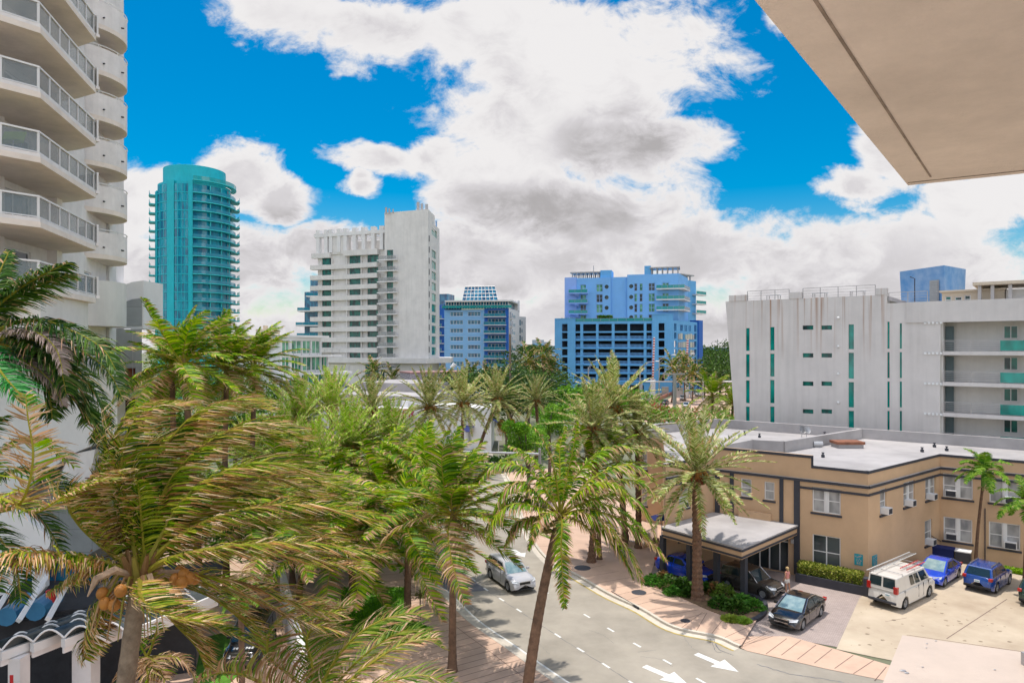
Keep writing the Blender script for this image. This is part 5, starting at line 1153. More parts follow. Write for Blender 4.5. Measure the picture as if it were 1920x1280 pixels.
# drip groove parallel to the long edge
def off2(d): 
    n=Vector((-e1.y,e1.x)).normalized(); n = n if n.dot(e2)>0 else -n; return n*d
m=MB(); a=P0+off2(.16)+e1*.06; b=pA+off2(.16); w_=off2(.012); m.prism([tuple(a),tuple(b),tuple(b+w_),tuple(a+w_)],zc-.004,zc-.0015); m.build('drip_groove',pm('groove shadow line',(.36,.28,.23),.95,.2,8),sl_)
m=MB(); n2=Vector((-e2.y,e2.x)).normalized(); n2=n2 if n2.dot(e1)>0 else -n2; a=P0+n2*.10; b=pB+n2*.10; w_=n2*.01; m.prism([tuple(a),tuple(b),tuple(b+w_),tuple(a+w_)],zc-.004,zc-.0015); m.build('drip_groove',bpy.data.materials['groove shadow line'],sl_)
m=MB(); m.box(-3.2,9,-2.5,2.6,14.72,14.95); o=m.build('bounce_floor',pm('pale bounce floor tiles',(.66,.58,.50),.7,.05,2,brick=(.6,.6,.01,.7,0))); setp(o,'pale tiled bounce floor added unseen under the viewpoint to light the overhead slab','bounce floor')  # unseen balcony floor, added so sunlight bounces up onto the slab overhead
zt=12.0
q=[P(1692,1190,(EYE-zt)*1280/(1190-652)),P(1655,1280,(EYE-zt)*1280/(1280-652)),P(1920,1222,(EYE-zt)*1280/(1222-652))]
a=q[0]; l1=(q[1]-q[0]); l2=(q[2]-q[0])
m=MB(); c=[a,a+l1*4,a+l1*4+l2*5,a+l2*5]; m.prism([(v.x,v.y) for v in c],0,zt); tb=m.build('terrace_block',pm('sunlit pale terrace slab',(.52,.42,.35),.85,.05,1.2,.15,40)); setp(tb,'pale flat terrace roof of the own building at the lower right corner','terrace')
rr=random.Random(2); 
for i,(px,py,r_) in enumerate(((1693,1256,.03),(1700,1260,.022),(1730,1249,.012),(1738,1205,.012),(1755,1200,.012),(1737,1213,.01),(1865,1254,.012))):
    Y=(EYE-zt-.01)*1280/(py-652); m=MB(); m.sphere(((px-960)/1280*Y,Y,zt+.008),r_,8,4,(1.6,1,.3)); m.build('debris',M['rail'],tb)
Y=(4.5)*1280/(1244-652); x=(1918-960)/1280*Y; m=MB(); m.box(x-.03,x+.6,Y-.3,Y,zt,zt+.18); m.build('box',M['rail'],tb)
# ================= vegetation =================
GR=[(.09,.21,.006),(.15,.29,.010),(.05,.13,.006),(.24,.37,.015),(.38,.44,.03)]
TN=[(.55,.33,.20),(.44,.26,.13),(.66,.46,.30),(.30,.17,.08),(.32,.28,.06)]
def smo(pts,n=7):
    p=[Vector(q) for q in pts]; out=[]
    for i in range(len(p)-1):
        a=p[max(i-1,0)];b=p[i];c=p[i+1];d=p[min(i+2,len(p)-1)]
        for k in range(n):
            t=k/n; out.append(.5*((2*b)+(c-a)*t+(2*a-5*b+4*c-d)*t*t+(-a+3*b-3*c+d)*t**3))
    out.append(p[-1]); return out
def frond(mb,pts,ll,n,rng,jt=.10,*,wind=Vector((0,0,0)),droop=.5,dead=.2,wd=.035,rc=(.34,.30,.05),seg=3,lift=.2,start=.14,rr=.035,gr=GR,tn=TN,fwd=.55,tipb=.5):
    q=smo(pts,6); L_=[0]
    for i in range(1,len(q)): L_.append(L_[-1]+(q[i]-q[i-1]).length)
    tot=L_[-1]
    mb.tube(q,[rr*(1-.85*i/(len(q)-1)) for i in range(len(q))],4,col=rc,cap=False)
    up=Vector((0,0,1)); j=1
    for i in range(n):
        f=start+(1-start)*(i+.5)/n; s=f*tot
        while j<len(q)-1 and L_[j]<s: j+=1
        g=(s-L_[j-1])/max(1e-6,L_[j]-L_[j-1]); p=q[j-1].lerp(q[j],g); T=(q[j]-q[j-1]).normalized()
        S=T.cross(up)
        if S.length<.15: S=T.cross(Vector((.3,-1,0)))
        S.normalize(); N=S.cross(T)
        e=math.sin(PI*min(1,(f-start)/(1-start)*.86+.10))**.6*(1-.25*f)
        for sd in (-1,1):
            l=ll*e*rng.uniform(.75,1.12)
            d=(S*sd+T*fwd+N*lift+Vector((rng.gauss(0,jt),rng.gauss(0,jt),rng.gauss(0,jt)))+wind*.6).normalized()
            isd=rng.random()<dead; c=(tn if isd else gr)[rng.randrange(5)]; c2=tn[rng.randrange(3)] if rng.random()<tipb else c
            w_=wd*rng.uniform(.8,1.25); x=p; pr=None; sl=l/seg; W=(T*.8+N*.5*rng.uniform(-1,1)).normalized()
            b=len(mb.v)
            for k in range(seg+1):
                ww=W*w_*(.55,1,.75,.12)[k] if seg==3 else W*w_*(.7,1,.12)[k]
                mb.v.append(tuple(x-ww)); mb.v.append(tuple(x+ww))
                if k<seg: x=x+d*sl; d=(d+(Vector((0,0,-1))*droop+wind)*(.55)+Vector((0,0,rng.gauss(0,.05)))).normalized()
            for k in range(seg):
                mb.f.append((b+2*k,b+2*k+1,b+2*k+3,b+2*k+2)); mb.c.append(c if k<seg-1 else c2)
def arcpts(az,el,length,bend,wind,n=5):
    p=Vector((0,0,0)); out=[p.copy()]; d=Vector((math.cos(az)*math.cos(el),math.sin(az)*math.cos(el),math.sin(el)))
    for k in range(n):
        p=p+d*(length/n); out.append(p.copy()); d=(d+Vector((0,0,-1))*bend+wind).normalized()
    return out
CR={}
def coconut_crown(i):
    k=('c',i)
    if k in CR: return CR[k]
    rng=random.Random(100+i); mb=MB(); n=25; wv=Vector((.14,-.03,0))
    for j in range(n):
        f=j/(n-1); el=rad(82-(118 if i%2==0 else 102)*f**1.05+rng.uniform(-8,8)); az=j*2.39996+rng.uniform(-.2,.2)
        L_=4.9*rng.uniform(.85,1.1)*(.75+.25*min(1,f*3))
        frond(mb,arcpts(az,el,L_,.15+.07*rng.random(),wv),1.15,62,rng,.06,wind=Vector((.42,-.05,0)),droop=.40,tipb=.28,dead=.12+.45*(f>.8),wd=.038,rr=.045,lift=.15)
    for j in range(10): mb.sphere((rng.uniform(-.3,.3),rng.uniform(-.35,.1),-.35+rng.uniform(-.2,.1)),.13,7,5,col=(.22,.18,.05))
    mb.tube([(0,0,-.7),(0,0,.4)],[.22,.12],8,col=(.24,.17,.07))
    CR[k]=mb.mesh('palm_crown',M['leaf']); return CR[k]
GD=[(.30,.35,.09),(.21,.28,.05),(.42,.45,.17),(.11,.16,.03),(.54,.55,.28)]
GY=[(.21,.37,.02),(.29,.44,.04),(.13,.24,.02),(.38,.50,.08),(.50,.57,.18)]
def date_crown(i,green=False):
    k=('d',i,green)
    if k in CR: return CR[k]
    rng=random.Random(200+i); mb=MB(); n=54
    for j in range(n):
        f=j/(n-1); el=rad(84-(128 if not green else 85)*f+rng.uniform(-7,7)); az=j*2.39996+rng.uniform(-.2,.2)
        frond(mb,arcpts(az,el,4.1*rng.uniform(.85,1.08),(.12 if not green else .09)+.10*f*rng.random(),Vector((.03,0,0)),4),.52,50,rng,wind=Vector((.08,0,0)),droop=.18,dead=.06+.12*(f>.85),wd=.036,rr=.035,seg=2,lift=.35,fwd=.9,gr=GY if green else GD,rc=(.30,.30,.12),tipb=.25)
    oc=[(.42,.20,.06),(.30,.10,.04),(.36,.16,.05),(.22,.07,.03),(.45,.26,.08)]
    for j in range(46):
        a=rng.uniform(0,2*PI); e=rng.uniform(-.6,.5); r_=rng.uniform(.35,.85); mb.tube([(0,0,-.1),(math.cos(a)*r_*.7,math.sin(a)*r_*.7,.1+e*.5),(math.cos(a)*r_,math.sin(a)*r_,-.25+e*.4)],[.035,.04,.07],3,col=oc[rng.randrange(5)],cap=False)
    mb.sphere((0,0,-.35),.38,9,6,(1,1,1.1),col=(.20,.12,.06),jit=.3,rng=rng)
    CR[k]=mb.mesh('palm_crown',M['leaf']); return CR[k]
def royal_crown(i):
    k=('r',i)
    if k in CR: return CR[k]
    rng=random.Random(300+i); mb=MB(); g=[(.08,.20,.015),(.13,.27,.02),(.05,.13,.01),(.20,.32,.04),(.27,.36,.06)]
    for j in range(16):
        f=j/15; el=rad(84-80*f); az=j*2.39996
        frond(mb,arcpts(az,el,2.3*rng.uniform(.9,1.1),.42,Vector((.05,0,0))),.62,46,rng,wind=Vector((.1,0,0)),droop=.5,dead=.02,wd=.042,rr=.03,gr=g,rc=(.2,.34,.06),tipb=.03)
    mb.tube([(0,0,-.9),(0,0,0),(0,0,.5)],[.13,.11,.04],8,col=(.14,.26,.06))
    for j in range(10): mb.tube([(0,0,-.9),(math.cos(j)*.35,math.sin(j)*.35,-1.2+.3*rng.random())],[.02,.05],3,col=(.36,.34,.14),cap=False)
    CR[k]=mb.mesh('palm_crown',M['leaf']); return CR[k]
def dark_crown(i):
    k=('k',i)
    if k in CR: return CR[k]
    rng=random.Random(400+i); mb=MB(); g=[(.03,.08,.012),(.05,.12,.015),(.02,.055,.01),(.07,.15,.02),(.11,.18,.03)]
    for j in range(17):
        f=j/16; frond(mb,arcpts(j*2.39996,rad(80-110*f),3.8*rng.uniform(.85,1.1),.24,Vector((.05,0,0))),.95,22,rng,wind=Vector((.12,0,0)),droop=.5,dead=.08+.2*(f>.85),wd=.09,rr=.07,seg=2,gr=g)
    CR[k]=mb.mesh('palm_crown',M['leaf']); return CR[k]
NP=[0]
def palm(kind,px,py,Y,r,label,group='palms along the street',base=None,tr=None,rz=None,var=None,zs=1.0):
    c=P(px,py,Y); NP[0]+=1; rng=random.Random(NP[0]*13)
    b=Vector(base) if base else Vector((c.x+rng.uniform(-.4,.4),c.y+rng.uniform(-.2,.5),0))
    t=thing({'coco':'coconut_palm','date':'date_palm','gdate':'date_palm','royal':'royal_palm','dark':'coconut_palm'}[kind],label,'palm tree',b,group)
    me={'coco':coconut_crown,'date':date_crown,'gdate':lambda i:date_crown(i,True),'royal':royal_crown,'dark':dark_crown}[kind]((NP[0] if var is None else var)%(4 if kind=='coco' else 2))
    s=r/{'coco':4.1,'date':3.6,'gdate':3.6,'royal':2.0,'dark':3.8}[kind]
    o=inst(me,'crown',c,rz if rz is not None else (rng.uniform(-.5,.5) if kind in('coco','dark') else rng.uniform(0,6.28)),t,scale=(s,s,s*zs))
    tr=tr or {'coco':.17,'date':.26,'gdate':.26,'royal':.10,'dark':.17}[kind]
    m=MB(); cc=c+Vector((0,0,-.55*s)) if kind!='royal' else c+Vector((0,0,-.8*s)); n=14; pts=[];rs=[]
    side=Vector((rng.uniform(-.25,.25),rng.uniform(-.2,.2),0)) if not base else Vector((c.x-b.x,c.y-b.y,0))*-.10
    for k in range(n*3+1):
        f=k/(n*3); p=b.lerp(cc,f)+side*math.sin(PI*f); pts.append(p); w_=tr*(1.0-.25*f)+tr*.55*math.exp(-f*14)
        w_*= (1.0+ (.10 if k%2 else -.06)) if kind in('date','gdate') else (1.0+(.035 if k%2 else -.02))
        rs.append(w_)
    m.tube(pts,rs,10); m.build('trunk',M['trunkd'] if kind in('date','gdate') else M['trunk'],t,smooth=kind!='date')
    return t
# --- street coconut palms
def gb(px,py): v=G(px,py); return (v.x,v.y,0)
palm('coco',765,985,40.5,5.2,'coconut palm with a thick brown trunk rising from the lawn corner','coconut palms by the road',gb(764,1165),.23,rz=.1,var=0)
palm('coco',850,965,34.4,4.5,'coconut palm with a straight slim trunk standing on the pink pavement beside the kerb','coconut palms by the road',gb(848,1262),.20,rz=.5,var=3)
palm('coco',655,1010,41,4.5,'bushy coconut palm blown sideways behind the lawn, left of the thick trunked one','coconut palms by the road',gb(662,1120),.24,rz=.5,var=2)
palm('coco',575,985,38,4.4,'coconut palm right behind the big foreground palm crown','coconut palms by the road',gb(560,1140),.2,rz=-.1,var=3)
palm('coco',720,905,52,4.6,'coconut palm whose crown fills the middle of the grove left of the road','coconut palms by the road',None,.2,rz=.2,var=1)
palm('coco',620,920,50,4.5,'coconut palm in the grove above the lawn with hanging fronds','coconut palms by the road',None,.2,rz=.0,var=0)
palm('coco',815,900,48,4.3,'coconut palm leaning over the road edge behind the silver car','coconut palms by the road',(-7.2,49,0),.19,rz=.6,var=2)
palm('coco',535,915,47,4.3,'coconut palm at the left end of the roadside grove','coconut palms by the road',None,.19,rz=.3,var=3)
palm('coco',1118,880,52,4.2,'coconut palm behind the leaning one, left of the hotel','coconut palms by the road',(6.8,53,0),.18,rz=.4,var=1)
palm('coco',478,975,43,4.3,'coconut palm between the large foreground crown and the grove','coconut palms by the road',None,.18,rz=.15,var=0)
palm('coco',668,865,60,4.6,'coconut palm at the back of the grove below the red letters','coconut palms by the road',None,.18,rz=.4,var=3)
palm('coco',770,880,57,4.4,'coconut palm at the back of the grove below the white facade','coconut palms by the road',None,.18,rz=-.1,var=1)
# --- royal like cluster, mid left
palm('coco',345,684,42,4.4,'tall coconut palm in front of the turquoise round tower','palms by the left condominium',(-19.6,43,0),.24,rz=.3,var=0)
palm('coco',322,690,45,3.2,'coconut palm at the left edge of the group under the round tower','palms by the left condominium',None,.22,rz=-.3,var=2)
palm('coco',425,692,46,4.2,'coconut palm in the middle of the group right of the round tower','palms by the left condominium',None,.22,rz=1,var=3)
palm('coco',478,690,48,3.7,'coconut palm closest to the white modern condominium','palms by the left condominium',None,.22,rz=.1,var=1)
# --- date palms
for (px,py,Y,r,l,b_,k) in [
 (1305,888,44.2,4.15,'date palm with a patterned trunk growing from the bed before the porte-cochere',gb(1308,1126),'date'),
 (697,770,70,3.6,'date palm in front of the red letters of the white building',None,'date'),
 (806,763,84,4.7,'date palm standing left of centre before the low white building',None,'date'),
 (868,757,90,4.6,'date palm near the right corner of the low white building',None,'date'),
 (931,748,95,4.6,'date palm with a long leaning dark trunk right of the white building',(-5.2,94,0),'date'),
 (1148,765,56,4.0,'tall date palm in front of the blue parking deck',(9.5,57,0),'date'),
 (1112,805,52,3.7,'date palm left of the hotel wing, left one of the overlapping pair',None,'date'),
 (1195,810,56,3.4,'date palm right next to the left hotel wall, right one of the overlapping pair',(10.4,56,0),'date'),
 (1005,752,102,3.8,'date palm in the median between the white building and the blue deck',None,'date'),
 (560,795,62,4.2,'bright green date palm before the white modern condominium',None,'gdate'),
 (620,765,74,4.2,'bright green date palm right of the modern condominium terraces',None,'gdate'),
 (655,840,58,4.0,'bright green date palm under the red letters',None,'gdate'),
 (735,835,62,3.9,'bright green date palm between the red letters and the white facade',None,'gdate'),
 (530,850,56,3.8,'bright green date palm at the left end of the pale grove',None,'gdate'),
 (590,870,54,3.6,'bright green date palm low in the middle of the pale grove',None,'gdate'),
 (470,860,58,3.6,'bright green date palm partly behind the big foreground crown',None,'gdate'),
 (790,860,60,3.0,'small bright green date palm below the white facade',None,'gdate')]:
    palm(k,px,py,Y,r,l,'date palms in the street planting',b_,.34 if px==1305 else None)
# --- small royal palms by the hotel
palm('royal',1843,888,49,1.95,'small bright green palm standing in front of the hotel windows','small palms by the hotel',(34.6,51.0,0),.12,var=0)
palm('royal',1926,948,45,1.9,'small bright green palm cut by the right edge of the picture','small palms by the hotel',(34.2,45.6,0),.12,var=1)
# --- far palms
for px,py,Y,r,l in [(1336,742,100,4.3,'ragged palm above the causeway by the white block'),(1374,756,92,3.2,'palm touching the left edge of the white apartment block'),(700,700,168,5,'dark palm at the foot of the white tower, left one'),(737,712,166,4.5,'dark palm at the foot of the white tower, right one'),
 (884,704,160,4.4,'dark palm before the pale blue condominium'),(912,706,175,4.4,'dark palm right below the deep blue balcony bay'),(838,712,140,3.4,'small dark palm by the whitewashed brick block'),(1262,692,205,6.5,'dark palm at the right corner of the blue parking deck'),(1282,688,212,6,'dark palm behind the red and white barrier arm'),(1300,700,200,5,'dark palm right of the blue parking deck'),
 (1018,668,180,5.5,'tall palm above the far trees, right one'),(992,678,175,5.5,'tall palm above the far trees, left one'),(1034,690,190,5,'palm against the left edge of the blue parking deck')]:
    palm('dark' if Y>120 else 'coco',px,py,Y,r,l,'palms in the distance',None,.22)
# --- hand placed crowns -------------------------------------------------
def custom(name,label,crown_c,fr,base,tr,seed,group=None,ll=.9,n=80,wind=Vector((.5,-.05,0)),droop=.35,wd=.02,extra=None,rr=.05):
    rng=random.Random(seed); c=P(*crown_c); t=thing(name,label,'palm tree',base,group); mb=MB()
    for f in fr:
        pts=[P(*q) for q in f[0]]; kw=dict(dead=.25,ll=ll,n=n,droop=droop,wind=wind,wd=wd); kw.update(f[1] if len(f)>1 else {})
        L_=kw.pop('ll'); N_=kw.pop('n'); frond(mb,[c]+pts,L_,N_,rng,.14,rr=rr,**kw)
    if extra: extra(mb,c,rng)
    mb.build('crown',M['leaf'],t)
    m=MB(); pts=[];rs=[]; b=Vector(base); n_=60
    for k in range(n_+1):
        f=k/n_; p=b.lerp(c,f)+Vector((c.x-b.x,c.y-b.y,0))*(-.12*math.sin(PI*f)); pts.append(p); rs.append(tr*(1.25-.4*f)*(1+(.03 if k%2 else -.02)))
    m.tube(pts,rs,14); m.build('trunk',M['trunkh'] if seed in(1,5) else M['trunk'],t,smooth=True)
    return t,c
Y=12.0; W=Vector((1.05,-.1,.03))
def skirt(mb,c,rng):
    for j in range(26):
        a=rng.uniform(0,2*PI); mb.tube([c,c+Vector((math.cos(a)*.35,math.sin(a)*.35,.12)),c+Vector((math.cos(a)*.6,math.sin(a)*.6,-.25)),c+Vector((math.cos(a)*.75,math.sin(a)*.75,-.8))],[.03,.025,.02,.008],3,col=TN[rng.randrange(5)],cap=False)
    for j in range(9): a=j*.7; mb.tube([c+Vector((0,0,-.5)),c+Vector((math.cos(a)*.12,math.sin(a)*.12,.0)),c+Vector((math.cos(a)*.3,math.sin(a)*.3,.45))],[.10,.09,.03],5,col=(.33,.27,.07) if j%2 else (.30,.17,.08),cap=False)
fr=[ # (points after the crown, options)
 ([(205,1035,12.1),(150,985,12),(128,940,11.8),(160,905,11.6),(215,900,11.4)],dict(dead=.75,ll=.85)),
 ([(190,1052,11.8),(110,1040,11.4),(40,1036,11.0),(-40,1042,10.8)],dict(dead=.85,droop=1.0,wind=Vector((.15,0,0)),ll=.62)),
 ([(248,1000,12.3),(228,900,12.5),(240,810,12.6),(290,765,12.6),(350,758,12.6)],dict(dead=.35,ll=1.35,n=165)),
 ([(275,985,12.5),(290,880,12.9),(350,790,13.1),(430,752,13.2),(500,757,13.2)],dict(dead=.42,ll=1.35,n=165)),
 ([(285,1000,12.4),(320,900,12.6),(390,830,12.7),(480,795,12.8),(570,825,12.8)],dict(dead=.4,ll=1.35,n=165)),
 ([(300,1010,12.2),(350,930,12.2),(430,880,12.2),(520,870,12.3),(600,905,12.4)],dict(dead=.5,ll=1.35,n=165)),
 ([(305,1030,12.0),(370,985,11.9),(460,955,11.8),(560,945,11.8),(660,965,11.9),(715,1000,12)],dict(dead=.45,n=110,droop=.5)),
 ([(310,1050,11.8),(390,1030,11.5),(480,1020,11.4),(590,1020,11.5),(720,1040,11.6)],dict(dead=.65,n=110,droop=.6)),
 ([(315,1075,12.0),(380,1080,12.2),(460,1095,12.4),(560,1135,12.6),(640,1150,12.8)],dict(dead=.7,n=95,droop=.8)),
 ([(262,1098,11.3),(262,1115,10.9),(285,1140,10.6),(345,1158,10.5),(420,1165,10.4)],dict(dead=.55,ll=.8,droop=.1)),
 ([(225,1095,12.1),(185,1130,12.2),(165,1180,12.2),(160,1235,12.2)],dict(dead=.7,ll=.75,droop=.7)),
 ([(285,1120,12.4),(330,1170,12.7),(370,1215,12.9),(390,1270,13)],dict(dead=.85,ll=.75,droop=.8)),
 ([(262,1020,12.6),(262,930,13.2),(300,850,13.6),(380,820,13.8),(470,850,14)],dict(dead=.15,ll=1.2,n=150)),
 ([(300,1040,12.8),(380,960,13.4),(470,910,13.8),(580,900,14),(680,930,14)],dict(dead=.12,ll=1.2,n=150)),
 ([(240,1030,12.6),(200,960,13.2),(190,890,13.5),(215,830,13.6)],dict(dead=.2,ll=.9)),
 ([(215,1070,12.6),(150,1075,12.9),(90,1110,13.1)],dict(dead=.5,ll=.7,droop=.9)),
 ([(270,1060,12.2),(265,980,12.2),(258,900,12.0)],dict(dead=.1,ll=.7,n=50,rc=(.36,.33,.05))),
 ([(320,1090,12.8),(400,1120,13.2),(470,1180,13.6),(500,1240,13.8)],dict(dead=.6,ll=.8,droop=.8)),
 ([(300,1110,13.0),(340,1150,13.4),(400,1175,13.6),(470,1200,13.8)],dict(dead=.2,ll=.8,droop=.7)),
]
b_=Vector((P(225,1290,11.6).x-.7,11.2,0))
rj=random.Random(77)
for f_ in list(fr[:9])+list(fr[12:15]):
    jx,jy=rj.uniform(-26,26),rj.uniform(-30,30); pts_=[(x+jx*(i+1)/3,y+jy*(i+1)/3,Y_+.5) for i,(x,y,Y_) in enumerate(f_[0])]; o_=dict(f_[1]); o_['dead']=min(.9,o_.get('dead',.3)+.15); fr.append((pts_,o_))
HT=[(.66,.38,.18),(.50,.25,.09),(.90,.66,.42),(.22,.11,.05),(.46,.36,.06)]; HG=[(.10,.20,.01),(.17,.27,.012),(.025,.065,.005),(.26,.34,.025),(.44,.45,.05)]
for f_ in fr: f_[1].update(tn=HT,gr=HG); f_[1]['dead']=f_[1].get('dead',.3)*.66
t,c=custom('coconut_palm','large windblown foreground coconut palm with orange nuts and brown tattered fronds',(262,1082,12),fr,b_,.165,1,'foreground coconut palms',1.1,150,W,.35,.0145,skirt,.055)
for (x,y,Y_) in [(192,1112,11.6),(197,1131,11.5),(226,1107,11.4),(214,1134,11.5),(203,1120,11.7),(329,1085,11.9),(345,1076,11.9),(342,1091,11.8),(356,1083,11.9),(338,1070,12.1),(365,1084,12)]:
    m=MB(); p=P(x,y,Y_); m.sphere(p,.098,14,10,(1,1,1.12)); m.build('coconut',M['coco'],t,smooth=True)
m=MB()
for (x,y,Y_) in [(200,1118,11.6),(345,1082,11.9)]:
    for k in range(9): q=P(x+R.uniform(-14,14),y+R.uniform(-14,14),Y_); m.tube([c+Vector((0,0,-.2)),(c+q)/2+Vector((0,0,.06)),q],.012,3)
m.tube([c,P(215,1068,11.6),P(180,1085,11.3),P(164,1118,11.2)],[.03,.07,.06,.01],6); m.build('fruit_stalk',pm('dry fruit stalk',(.45,.30,.20),.8,.2,6),t)
# left palm, upper
dk=dict(dead=.08,droop=.75,wind=Vector((.28,0,0)),tipb=.12,gr=[(.03,.085,.012),(.05,.12,.015),(.02,.055,.01),(.08,.16,.02),(.14,.20,.05)])
def d_k(**k): x=dict(dk); x.update(k); return x
fr=[([(-20,590,14),(30,545,13.8),(80,515,13.6),(128,492,13.4)],d_k(ll=.8)),
 ([(10,612,14),(70,600,13.8),(130,618,13.6),(190,652,13.4),(218,695,13.3)],d_k(ll=.95,droop=1.1)),
 ([(20,625,13.6),(70,625,13.2),(105,655,13.0),(118,700,12.9)],d_k(dead=.95,ll=.55,tn=[(.34,.26,.23),(.28,.21,.18),(.40,.32,.28),(.22,.16,.13),(.3,.23,.19)])),
 ([(20,635,14.2),(90,650,14.3),(150,700,14.4),(190,760,14.5),(200,800,14.5)],d_k(ll=.85,droop=.9)),
 ([(20,650,14.4),(80,690,14.6),(130,740,14.8),(172,790,14.9),(180,830,15)],d_k(ll=.85)),
 ([(10,655,14),(60,690,14),(90,735,14),(98,785,14)],d_k(ll=.8)),
 ([(0,660,13.6),(50,680,13.4),(95,715,13.3),(118,760,13.2)],d_k(dead=.95,ll=.5,tn=[(.34,.26,.23),(.28,.21,.18),(.40,.32,.28),(.22,.16,.13),(.3,.23,.19)])),
 ([(-20,560,14.5),(0,510,14.8),(18,470,15)],d_k(ll=.7,n=40)),
 ([(-10,680,13),(20,720,12.6),(60,760,12.4)],d_k(ll=.8,gr=[(.02,.16,.03),(.03,.22,.04),(.015,.11,.02),(.05,.28,.06),(.08,.3,.08)],dead=0)),
 ([(-60,600,14),(-90,560,14)],d_k(n=40)),
 ([(10,640,14.8),(60,640,15.2),(110,630,15.5)],d_k(ll=.8))]
rj=random.Random(5)
for f_ in list(fr[:8])+[fr[10]]:
    jx,jy=rj.uniform(-22,14),rj.uniform(-34,34); fr.append(([(x+jx*(i+1)/3,y+jy*(i+1)/3,Y_+.4) for i,(x,y,Y_) in enumerate(f_[0])],d_k(ll=.9)))
custom('coconut_palm','dark green palm at the left edge with drooping fronds before the raked white wall',(-25,640,14),fr,(P(-60,640,14).x,14.3,0),.2,2,'foreground coconut palms',.85,120,Vector((.2,0,0)),.7,.022,None,.05)
fr=[([(-20,960,12),(40,940,11.8),(62,860,11.6),(52,780,11.5),(48,738,11.5)],dict(dead=.75,ll=.75,wind=Vector((.45,0,0)),droop=.0,n=85)),
 ([(-10,900,12.6),(40,880,12.6),(95,900,12.6),(135,960,12.6)],d_k(ll=.8)),
 ([(-30,940,12.8),(30,940,12.9),(80,975,13),(112,1030,13)],d_k(ll=.8)),
 ([(-20,880,13),(20,830,13.2),(80,830,13.4),(140,875,13.4)],dict(dead=.45,ll=.75)),
 ([(-30,980,12.2),(0,1010,12),(30,1060,12),(40,1130,12)],d_k(ll=.65)),
 ([(-10,930,12),(60,960,11.6),(120,930,11.3),(190,900,11.2)],dict(dead=.6,ll=.7,wind=Vector((.5,0,.1)),n=80)),
 ([(-60,850,13),(-30,800,13),(10,780,13)],d_k(ll=.7)),
 ([(-50,1000,11.5),(-20,1050,11.3),(0,1110,11.2)],d_k(ll=.7))]
custom('coconut_palm','palm at the lower left edge with an upright tan frond and dark drooping ones',(-70,950,12.3),fr,(P(-110,950,12.3).x,12.6,0),.2,3,'foreground coconut palms',.8,70,Vector((.3,0,0)),.5,.018,None,.045)
W2_=Vector((.55,-.05,.12)); yg=[(.16,.24,.03),(.22,.30,.04),(.10,.18,.02),(.30,.34,.07),(.12,.22,.03)]
fr=[([(610,1270,13),(655,1205,13.2),(710,1165,13.4),(770,1150,13.6),(800,1160,13.6)],dict(dead=.25,gr=yg,n=80)),
 ([(640,1290,12.6),(700,1240,12.6),(760,1205,12.7),(815,1195,12.8)],dict(dead=.45,gr=yg,n=80)),
 ([(560,1280,12.8),(505,1230,12.8),(510,1175,12.8),(560,1140,12.8),(610,1130,12.8)],dict(dead=.6,gr=yg,n=85)),
 ([(600,1240,13.4),(625,1180,13.8),(640,1130,14)],dict(dead=.1,gr=yg,n=55,ll=.7)),
 ([(650,1310,12.2),(720,1280,12.0),(790,1265,12),(850,1285,12)],dict(dead=.3,gr=yg)),
 ([(540,1310,12.4),(470,1270,12.2),(420,1260,12.1),(370,1275,12)],dict(dead=.7,gr=yg,ll=.7)),
 ([(585,1250,13.2),(575,1200,13.4),(600,1160,13.6),(660,1130,13.8)],dict(dead=.3,gr=yg,n=80)),
 ([(640,1270,13.6),(700,1215,14),(770,1180,14.3),(830,1215,14.5)],dict(dead=.2,gr=yg,n=80))]
custom('coconut_palm','yellow green palm crown at the bottom edge left of the straight slim trunk',(590,1335,12.7),fr,(P(585,1335,12.7).x,12.9,0),.2,4,'foreground coconut palms',.85,75,W2_,.25,.017,None,.045)
# low palm under the big one
fr=[([(262,1205,15.5),(255,1170,15.4)],dict(n=20,ll=.4)),([(290,1195,15.5),(296,1165,15.4)],dict(n=20,ll=.4)),
 ([(300,1230,15.5),(340,1235,15.6),(365,1270,15.7)],dict(dead=.9,droop=.8)),([(255,1235,15.4),(235,1250,15.3),(225,1290,15.2)],dict(dead=.9,droop=.8)),([(290,1240,15),(310,1275,14.8)],dict(dead=.9)),([(275,1250,14.8),(280,1290,14.6)],dict(dead=.9))]
custom('coconut_palm','low brown skirted palm below the large windblown crown',(276,1232,15.5),fr,(P(276,1232,15.5).x,15.6,0),.16,5,'foreground coconut palms',.55,45,Vector((.2,0,0)),.7,.018,None,.04)
p=G(455,1330); palm('royal',452,1120,24.5,.9,'slender bare trunk with a small tuft beside the black vehicle','coconut palms by the road',(P(458,1280,24.5).x,24.4,0),.13,var=0)
